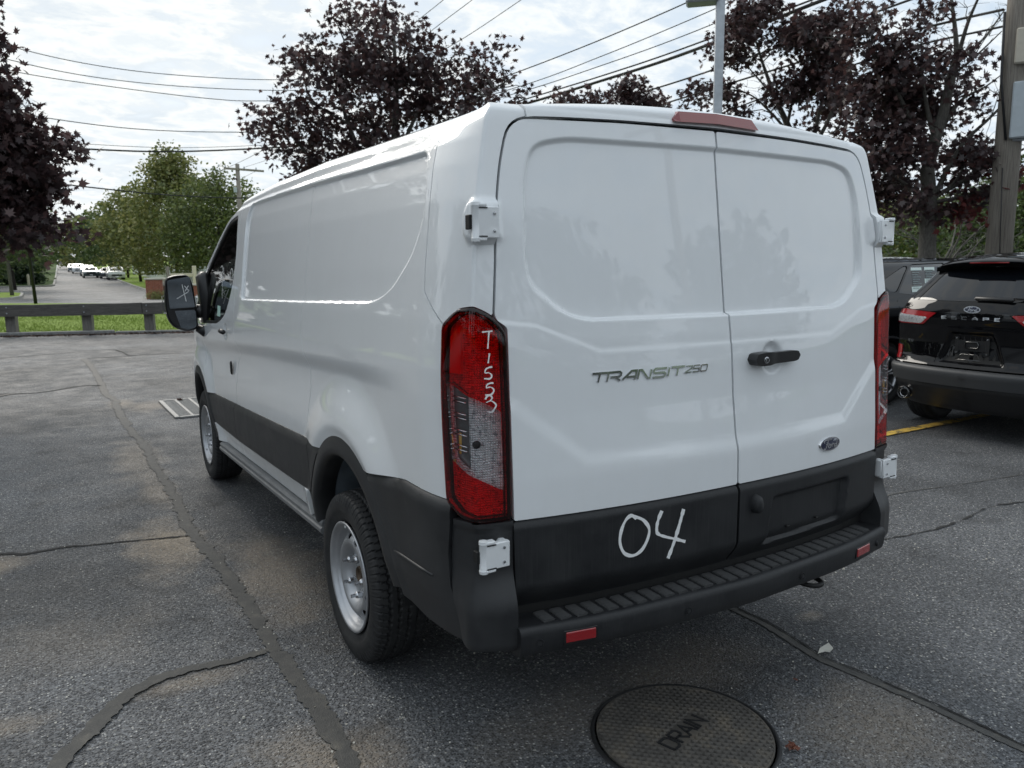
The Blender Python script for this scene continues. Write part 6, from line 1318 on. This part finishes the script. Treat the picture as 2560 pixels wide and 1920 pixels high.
# left edge maple
D = 12.5
bl = B_([(-140, 60, 90), (-70, 140, 60), (-30, 190, 40), (15, 130, 22), (50, 134, 14), (-10, 260, 56), (30, 300, 40), (10, 340, 60), (75, 350, 45), (110, 368, 34), (160, 362, 24), (185, 372, 14), (20, 400, 60), (90, 400, 40), (115, 440, 30), (50, 460, 60), (0, 500, 60), (75, 520, 50), (120, 500, 32), (130, 545, 30), (165, 570, 20), (60, 570, 34), (0, 570, 40), (30, 600, 20), (-120, 250, 120), (-120, 400, 130), (-110, 540, 90), (-60, 480, 80)]*5+[(px_, py_, 120) for px_ in (-200, -340, -480, -620) for py_ in (-620, -440, -260, -80, 100, 280, 440)], D, .4)
tb = spot(-420, 1100, D+.8); tb[2] = 0; s_ = lambda x, y, d=0: spot(x, y, D+d)
maple('purple maple whose drooping branches enter at the left edge', tb, [([tb, s_(-410, 620, .8), s_(-380, 300, .5), s_(-360, -300)], .15, .04), ([s_(-400, 560, .7), s_(-200, 420), s_(0, 370), s_(150, 365)], .05, .008), ([s_(-400, 600, .7), s_(-200, 540), s_(0, 530), s_(130, 560)], .05, .008), ([s_(-380, 450, .6), s_(-200, 250), s_(0, 180)], .05, .008)], bl, 20000, .076, twig=90, cl=.14)
# green trees
def green(label, base, h, rad, n, mat, size=.16, group='green trees along the street', trunk=.16, cb=.22, conic=.0, bark='bark_dark', cl=.5, vis=None, nm='street_tree'):
    e = empty(nm, label, 'tree', tuple(base), 0, group); b = MB(); b.tube([(0, 0, -.2), (rng.normal(0, .1), rng.normal(0, .1), h*.35), (rng.normal(0, .2), rng.normal(0, .2), h*.85)], [trunk, trunk*.8, trunk*.2], 9); bl = []
    nb_ = 26
    for i in range(nb_):
        t = (i+.5)/nb_; z = h*(cb+(1-cb)*t); k = math.sin(math.pi*min(1, (t*.86+.14)))**.75 if conic == 0 else (1-t)**conic*(.55+.45*min(1, t*5)); a_ = i*2.4; r = rad*k
        rr_ = rad*rng.uniform(.26, .44)*(.55+.45*k); q = max(0, r-rr_*.6); c = (q*math.cos(a_), q*math.sin(a_), min(z, h-rr_*.5)); bl.append((*c, rr_)); limb(b, (0, 0, min(z*.75, h*.7)), c, trunk*.28, .02, 4, .2, 5)
    b.obj('trunk', bark, e, True); pos, _ = blob_points(bl+[(0, 0, h*.55, rad*.5), (0, 0, h*.75, rad*.35)], n, .55, cl, 22); pos[:, 2] = np.maximum(pos[:, 2], h*cb*.6)
    leaves(pos, size, LEAF6, mat, 'crown', e, .9); return e
gz_ = lambda y: float(road_z(y))
green('tallest green tree on the right of the street, behind the brick wall', (8.1, 74, gz_(74)), 12.0, 5.2, 15000, 'leaf_olive', .16, conic=.62, cb=.16)
green('round dark green tree right behind the brick wall', (10.4, 66, gz_(66)), 9.2, 4.4, 12000, 'leaf_olive2', .15, cb=.20)
green('yellowish green tree in the middle of the street row', (6.8, 92, gz_(92)), 10.2, 4.4, 9000, 'leaf_olive', .18, cb=.2)
green('darker tree fourth along the street row', (7.2, 112, gz_(112)), 9.8, 4.6, 5000, 'leaf_green', .22)
green('hazy green tree near the top of the street', (6.8, 140, gz_(140)), 10.5, 5.5, 4200, 'leaf_green', .28, cb=.15)
green('last tree closing the right side of the street', (6.0, 180, gz_(180)), 11, 6.5, 3600, 'leaf_olive', .36, cb=.1)
green('pale trunked young tree on the grass island', (-3.95, 57.5, .15), 6.6, 2.6, 4200, 'leaf_green', .12, cb=.42, bark='bark_grey', trunk=.12, cl=.35)
green('green tree behind the island with a forked crown', (-4.3, 73.5, .25), 8.0, 3.2, 5200, 'leaf_green', .15, cb=.34, trunk=.2)
green('broad tree over the left side road', (-9.0, 84, gz_(84)), 9.0, 5.2, 5200, 'leaf_green', .22, cb=.15); green('tree left of the street beyond the hedge', (-4.8, 104, gz_(104)), 8.2, 3.6, 4200, 'leaf_green', .22, cb=.05); green('far tree left of the street top', (-5.5, 150, gz_(150)), 10, 5.5, 3600, 'leaf_green', .32, cb=.05)
green('pale far tree closing the end of the street', (-1.5, 250, gz_(250)-.5), 11, 8.5, 3200, 'leaf_green', .45, cb=.02); green('far tree at the very end of the street on the right', (7.5, 262, gz_(262)-.5), 13, 9, 3200, 'leaf_olive', .5, cb=.02)
# hedge
he = []
for i in range(26): x_ = -13+i*.41; he += [(x_, 89.6+rng.uniform(-.5, .5), gz_(89)+z_, .75) for z_ in (.5, 1.3, 2.0)]
p_, _ = blob_points(he, 9000, .5, .25, 20); o = leaves(p_, .15, LEAF6, 'leaf_dark', 'hedge', None, 1.0); tag(o, 'dark clipped hedge behind the bollards across the street', 'hedge')
# ornamental grass by the brick wall
p_, _ = blob_points([(3.55, 47.3, .25, .35), (3.2, 47.4, .25, .3), (3.95, 47.1, .22, .3)], 1500, .2, .12, 20); p_[:, 2] = np.abs(p_[:, 2]); o = leaves(p_, .07, np.array([(0, 1.6, 0), (.12, 0, 0), (0, -1.2, 0), (-.12, 0, 0)]), 'leaf_olive', 'ornamental_grass', None, 1.2); tag(o, 'yellow green grass clump at the foot of the brick pier', 'plant')
# treeline right, behind the SUVs
for i, (px, D_, h, r, m_, lb) in enumerate(((2215, 40, 4.6, 3.0, 'leaf_olive', 'yellowing bush tree just right of the van behind the dark SUV'), (2290, 52, 5.4, 3.8, 'leaf_olive', 'olive tree behind the maple trunk'), (2370, 38, 4.4, 2.8, 'leaf_green', 'low green tree between maple trunk and utility pole'), (2440, 46, 5.2, 3.2, 'leaf_dark', 'dark green tree behind the utility pole'), (2540, 40, 6.0, 3.0, 'leaf_green', 'green tree right of the utility pole'), (2620, 55, 8.0, 4.5, 'leaf_green', 'tall green tree at the far right edge'), (2160, 70, 6, 4.5, 'leaf_green', 'green tree hidden low beside the van hinge'), (2350, 75, 6.5, 5, 'leaf_green', 'distant green tree behind the low one'))):
    p = spot(px, 700, D_); green(lb, (p[0], p[1], -.1), h, r, 7000, m_, .105*D_/42, 'green trees beyond the SUVs', cb=.10, cl=.4, nm='bush_tree')
for i, (px, D_, h) in enumerate(((2345, 26, 3.6), (2415, 30, 3.2))):     # bare grey shrubs
    p = spot(px, 700, D_); p[2] = 0; e = empty('bare_tree', ('small bare grey tree between the maple trunk and the utility pole', 'smaller bare tree beside the foot of the utility pole')[i], 'tree', tuple(p)); b = MB(); b.tube([(0, 0, 0), (.05, 0, h*.35)], [.11, .08], 8)
    for k in range(11):
        q = k*2.4; t = np.array([math.cos(q)*h*.45, math.sin(q)*h*.45, h*rng.uniform(.5, 1)]); pts = limb(b, (.05, 0, h*rng.uniform(.2, .36)), t, .035, .008, 6, .4, 6); twigs(b, pts[2:], .007, 3, .6)
    b.obj('trunk', 'bark_grey', e, True)
# far woods round the horizon
for nm, x0, x1, y0, y1, hh in (('far_wood', 20, 260, 120, 150, 12), ('far_wood', -260, -25, 130, 170, 12)):
    bl = []
    for i in range(60): t = rng.uniform(0, 1); bl.append((x0+(x1-x0)*t, y0+rng.uniform(0, 25), rng.uniform(1, hh*.7), rng.uniform(3, 5.5)))
    p_, _ = blob_points(bl, 9000, .6, 1.2, 20); p_[:, 2] = np.maximum(p_[:, 2], 0); leaves(p_, .9, LEAF6, 'leaf_green', nm, None, 1.0)['kind'] = 'stuff'
# trees around the lot outside the frame (they show in the paint)
for x_, y_, h, r, lb in ((-21, -4, 9, 4.5, 'tree standing level with the rear bumper on the left side of the lot'), (-23, 5, 10, 5, 'tallest tree on the left side of the lot'), (-20, 14, 9, 4.5, 'tree at the far left corner of the lot'), (-16, -16, 9, 4.5, 'tree at the near left corner of the lot'), (3, -30, 9, 5, 'tree straight behind the photographer'), (13, -27, 10, 5, 'tree behind the mirrored utility pole'), (24, -22, 9, 5, 'tree behind the parked black SUVs'), (-8, -29, 8, 5, 'lowest tree behind the photographer'), (-9.5, 26, 8, 3.6, 'added unseen tree left of the timber fence, darkening the van side reflection'), (-15, 24, 9, 4.5, 'added unseen broad tree farther left of the fence, darkening the van side reflection')):  # last two are added, unseen, to cover bright sky in the side's reflection
    green(lb, (x_, y_, 0), h, r, 2600, 'leaf_dark', .36, 'trees behind the camera', cb=.1, cl=.6, nm='lot_tree')
# ---------------- poles and wires
P0 = spot(2494, 625, 15.5); P0[2] = 0
up_ = pole('utility_pole', 'thick weathered wooden utility pole with grey cabinets at the right edge', 'utility pole', tuple(P0), .205, .165, 11.5, 'pole_timber', (-.10, -.15))
top = spot(2534, 0, 15.5)
q = lambda px, py, d=0: spot(px, py, 15.3+d)-P0
def panel(name, x0, y0, x1, y1, mat, dep=.25):
    c = (q(x0, y0)+q(x1, y1))/2; wd_ = np.linalg.norm((q(x1, y0)-q(x0, y0))); hh = abs(q(x0, y0)[2]-q(x0, y1)[2]); az = math.atan2(-(P0[0]-CAM.x), P0[1]-CAM.y)
    o = MB().box((0, 0, 0), (wd_, dep, hh), bev=.02).obj(name, mat, up_); o.location = tuple(c); o.rotation_euler = (0, 0, az); return o
panel('grey_cabinet', 2528, 205, 2610, 345, 'cabinet_grey'); panel('beige_cabinet', 2539, 70, 2620, 158, 'cabinet_beige'); panel('conduit', 2546, 150, 2556, 215, 'galvanised', .05); panel('cabinet_bracket', 2530, 345, 2580, 352, 'galvanised', .1)
b = MB(); b.tube([tuple(q(2512, 30, -.05)), tuple(q(2503, 200, -.08)), tuple(q(2514, 350, -.06))], .02, 8); b.tube([tuple(q(2506, 420, -.05)), tuple(q(2499, 640, -.08))], .008, 6); b.obj('cable', 'cable_black', up_, True)['kind'] = 'stuff'
e = pole('lamp_pole', 'square pale grey lot light pole with a shoebox head above the van', 'lamp post', tuple((lambda p: (p[0], p[1], 0))(spot(1793, 300, 15))), .075, .075, .2, 'galvanised')
for ch in list(e.children): bpy.data.objects.remove(ch)
pb = np.array(e.location); az = math.atan2(-(pb[0]-CAM.x), pb[1]-CAM.y); Rz = Matrix.Rotation(az, 3, 'Z')
o = MB().box((0, 0, 3.75), (.15, .15, 7.5), bev=.008).obj('pole', 'galvanised', e); o.rotation_euler = (0, 0, az+.1)
hp = spot(1757, 4, 15)-pb; o = MB().box((0, 0, 0), (.58, .36, .12), bev=.03).obj('lamp_head', 'galvanised', e); o.location = tuple(hp+np.array([0, 0, .02])); o.rotation_euler = (0, 0, az)
o = MB().box((.30, 0, 0), (.3, .06, .06)).obj('arm', 'galvanised', e); o.location = tuple(hp+np.array([0, 0, .02])); o.rotation_euler = (0, 0, az)
# pole far off behind the van
p6 = spot(602, 560, 60); p6[2] = 0; e = pole('utility_pole', 'distant wooden utility pole with crossarm left of the van roof', 'utility pole', tuple(p6), .16, .14, spot(600, 414, 60)[2]+.1, 'pole_timber')
az6 = math.atan2(-(p6[0]-CAM.x), p6[1]-CAM.y); zc_ = spot(600, 424, 60)[2]
o = MB().box((0, -.1, zc_), (2.7, .12, .14), bev=.01).obj('crossarm', 'pole_timber', e); o.rotation_euler = (0, .05, az6)
for x_ in (-1.25, -.8, .45, 1.25): o = MB().lathe([(0, .0), (.05, .0), (.05, .10), (.035, .16), (0, .2)], 'z', 8).obj('insulator', 'galvanised', e); v_ = Matrix.Rotation(az6, 3, 'Z') @ Vector((x_, -.1, 0)); o.location = (v_.x, v_.y, zc_+.06-.05*x_)
o = MB().lathe([(0, 0), (.12, 0), (.12, .35), (0, .38)], 'z', 10).obj('pole_fitting', 'cabinet_grey', e); o.location = (-.25, -.1, zc_-1.6)
p7 = spot(497, 560, 88); p7[2] = 0; e = pole('utility_pole', 'very distant utility pole rising beside the tallest green tree', 'utility pole', tuple(p7), .14, .12, spot(497, 500, 88)[2], 'pole_timber'); o = MB().box((0, 0, spot(497, 506, 88)[2]), (2.6, .12, .14)).obj('crossarm', 'pole_timber', e)
# pole behind the camera that shows in the rear doors
e = pole('utility_pole', 'utility pole with two crossarms mirrored in the rear door', 'utility pole', (10.2, -11.5, 0), .17, .13, 11.2, 'pole_timber')
for z_ in (10.9, 8.9): o = MB().box((0, 0, z_), (2.6, .14, .16)).obj('crossarm', 'pole_timber', e); o.rotation_euler = (0, 0, .9)
def wire(label, pts, r, mat='cable_black', group='overhead wires crossing the sky'):
    P = [spot(*p) if len(p) == 3 and p[2] > 0 and abs(p[0]) > 30.5 or isinstance(p, tuple) and len(p) == 3 and p[2] > 8 else np.array(p) for p in pts]
    o = MB().tube(curve_pts(P, 8), r, 6).obj('wire', mat); tag(o, label, 'wire', group)
WL = [('top wire on the left, swinging down from the maple at the left edge', [(-260, 20, 27), (57, 124, 28), (311, 174, 28.5), (570, 196, 29), (772, 198, 29), (1010, 182, 28)], .012, 'wire_grey'),
 ('second wire from the top on the left', [(-260, 62, 27), (26, 150, 28), (259, 196, 28.5), (518, 220, 29), (778, 226, 29), (1010, 212, 28)], .012, 'wire_grey'),
 ('third wire from the top on the left', [(-260, 110, 27), (31, 178, 28), (259, 214, 28.5), (518, 246, 29), (674, 252, 29), (1010, 238, 28)], .012, 'wire_grey'),
 ('single wire halfway down the sky on the left', [(-260, 230, 27), (78, 289, 28), (363, 324, 28.5), (669, 330, 29), (1010, 318, 28)], .013, 'wire_grey'),
 ('thin wire lying just above the thick cable on the left', [(-100, 340, 28), (197, 359, 28), (425, 369, 28.5), (658, 363, 29), (1010, 345, 28)], .008, 'wire_grey'),
 ('thick cable just above the green treetop', [(-200, 355, 28), (176, 371, 28), (425, 379, 28.5), (700, 368, 29), (1010, 345, 28)], .026, 'cable_black'),
 ('lowest cable, crossing in front of the tall green tree', [(-150, 425, 24), (78, 451, 24.5), (259, 472, 25), (441, 489, 25.5), (640, 495, 26), (900, 485, 27)], .018, 'cable_black')]
for lb, pts, r, mt in WL: wire(lb, pts, r, mt)
WR = [('upper thin wire over the van, running up to the lamp pole', [(1000, 275, 28), (1214, 207, 26), (1324, 169, 24.5), (1500, 100, 23), (1700, 14, 21), (1900, -80, 19.5)], .016),
 ('second thin wire over the van', [(1010, 300, 28), (1312, 212, 25), (1500, 142, 23), (1700, 60, 21), (1950, -50, 19)], .012),
 ('third thin wire over the van', [(1010, 310, 28), (1308, 228, 25), (1500, 165, 23), (1700, 93, 21), (2000, -30, 18.5)], .012),
 ('dark cable above the thickest one', [(1010, 340, 28), (1300, 252, 25), (1500, 191, 23), (1700, 124, 21), (2050, -8, 18)], .020),
 ('thickest dark cable rising to the upper right', [(1010, 345, 28), (1312, 260, 25), (1500, 203, 23), (1700, 138, 21), (2050, 3, 18), (2300, -100, 16.5)], .038),
 ('cable below the thickest, passing through the maples', [(1500, 262, 24), (1700, 202, 22), (1975, 108, 19.5), (2246, 10, 17.5), (2500, -80, 16)], .022),
 ('cable reaching the utility pole from the left', [(1600, 278, 23), (1700, 247, 22), (2100, 125, 18.5), (2350, 60, 16.8), (2508, 24, 15.6)], .022),
 ('lowest cable reaching the utility pole', [(1800, 285, 21), (2000, 210, 19.5), (2250, 125, 17.5), (2508, 66, 15.6)], .018),
 ('fine wire at the top left of the dense maple', [(1000, 100, 29), (1031, 63, 29), (1108, 0, 28), (1200, -76, 27)], .012), ('fine wire between the maple tops', [(1050, 100, 29), (1104, 57, 28.5), (1180, 0, 28), (1300, -92, 27)], .012), ('fine wire right of the maple tops', [(1100, 130, 29), (1182, 81, 28), (1302, 0, 27), (1400, -68, 26)], .012)]
for lb, pts, r in WR: wire(lb, pts, r)
wire('faint wires between the distant pole and the tall cable', [(556, 425, 59), (610, 400, 45), (664, 372, 30)], .012, 'wire_grey'); wire('faint wire right of the distant pole', [(612, 418, 60), (690, 392, 45), (760, 360, 35)], .012, 'wire_grey'); wire('faint wire running left from the distant pole', [(556, 425, 60), (520, 455, 75), (497, 480, 88)], .014, 'wire_grey'); wire('faint wire below the distant crossarm', [(640, 428, 60), (570, 462, 75), (505, 487, 88)], .012, 'wire_grey')
# wires behind the camera from the right hand pole to the mirrored one
for k in range(7):
    z0_, z1_ = 9.6-.55*k, 10.9-.62*k; pa = np.array([P0[0]+.3*(k % 2), P0[1], z0_]); pb_ = np.array([10.2+(k % 3-1)*.9, -11.5-(k % 3-1)*.9, z1_]); mid_ = (pa+pb_)/2-np.array([0, 0, .5])
    o = MB().tube(curve_pts([pa, mid_, pb_], 8), .016, 5).obj('wire', 'cable_black'); tag(o, ('highest', 'second highest', 'third highest', 'middle', 'third lowest', 'second lowest', 'lowest')[k]+' of the wires running back over the camera from the utility pole', 'wire', 'wires behind the camera')
# =============================== SMALL THINGS ================================
n = 2600; s_ = rng.uniform(-9, 6, n); x_ = s_; y_ = kl(x_)-np.abs(rng.normal(0, .16, n))-.01
o = leaves(np.stack([x_, y_, np.full(n, .02)], 1), .035, LEAF6, 'brown_leaf', 'leaf_litter', None, .5); o['kind'] = 'stuff'
def leaf_on(label, x, y, sz, mat, crumple=.4, n=7, name='fallen_leaf'):
    b = MB(); 
    for k in range(n):
        q = rng.uniform(0, 6.28); d = rng.uniform(0, sz*.55); cx, cy = d*math.cos(q), d*math.sin(q); P = []
        for a_, r_ in zip(_ang, _rad): r2_ = r_*sz*rng.uniform(.35, .6); P.append((cx+r2_*math.cos(math.radians(a_)+q), cy+r2_*math.sin(math.radians(a_)+q), .006+abs(rng.normal(0, crumple))*sz*.35))
        b.add(P+[(cx, cy, .012+rng.uniform(0, sz*.25))], [(i, (i+1) % len(P), len(P)) for i in range(len(P))])
    o = b.obj(name, mat); o.location = (x, y, .004); tag(o, label, 'leaf'); return o
leaf_on('crumpled rust brown leaf beside the round drain cover', .056, -.295, .040, 'dry_leaf'); leaf_on('small brown leaf scrap under the bumper right side', .416, -.008, .014, 'dry_leaf', n=3)
leaf_on('dark curled leaf lying on the storm grate', -.66, 8.42, .07, 'brown_leaf', .9, 5)
b = MB(); b.add([(-.05, -.01, .012), (-.01, .012, .016), (.0, -.006, .006), (.05, .016, .022), (.045, -.012, .010), (.01, -.022, .007)], [(0, 2, 1), (1, 2, 3), (2, 4, 3), (2, 5, 4)]); simple('dry_white_leaf', (.50, .49, .44), .8); o = b.obj('dry_leaf', 'dry_white_leaf'); o.location = (.70, .085, .006); tag(o, 'pale dried leaf lying across the crack behind the van', 'leaf')
simple('pebble_pale', (.52, .50, .44), .8)
for i, (x_, y_, r_, lb) in enumerate(((-1.47, .86, .007, 'pale pebble left of the sealed joint in the foreground'), (1.55, .62, .008, 'small pale pebble on the asphalt right of the van'))):
    b = MB(); k = 8; vs = [(r_*math.cos(6.28*j/k)*rng.uniform(.7, 1.2), r_*.8*math.sin(6.28*j/k)*rng.uniform(.7, 1.2), 0) for j in range(k)]+[(r_*.6*math.cos(6.28*j/k), r_*.5*math.sin(6.28*j/k), r_*rng.uniform(.7, .9)) for j in range(k)]
    b.add(vs, [(j, (j+1) % k, k+(j+1) % k, k+j) for j in range(k)]+[tuple(range(k, 2*k))]); o = b.obj('pebble', 'pebble_pale'); o.location = (x_, y_, .004); tag(o, lb, 'stone')
# loose grit on the lot
n = 2200; x_ = rng.uniform(-3.2, 3.2, n); y_ = rng.uniform(-1.0, 5, n); P = np.stack([x_, y_, np.full(n, .0035)], 1)
g = leaves(P, .0038, np.array([(0, 1, 0), (.8, .3, .5), (.6, -.8, .2), (-.5, -.9, .6), (-.9, .2, .1)]), 'pebble_pale', 'loose_grit', None, .3); g['kind'] = 'stuff'
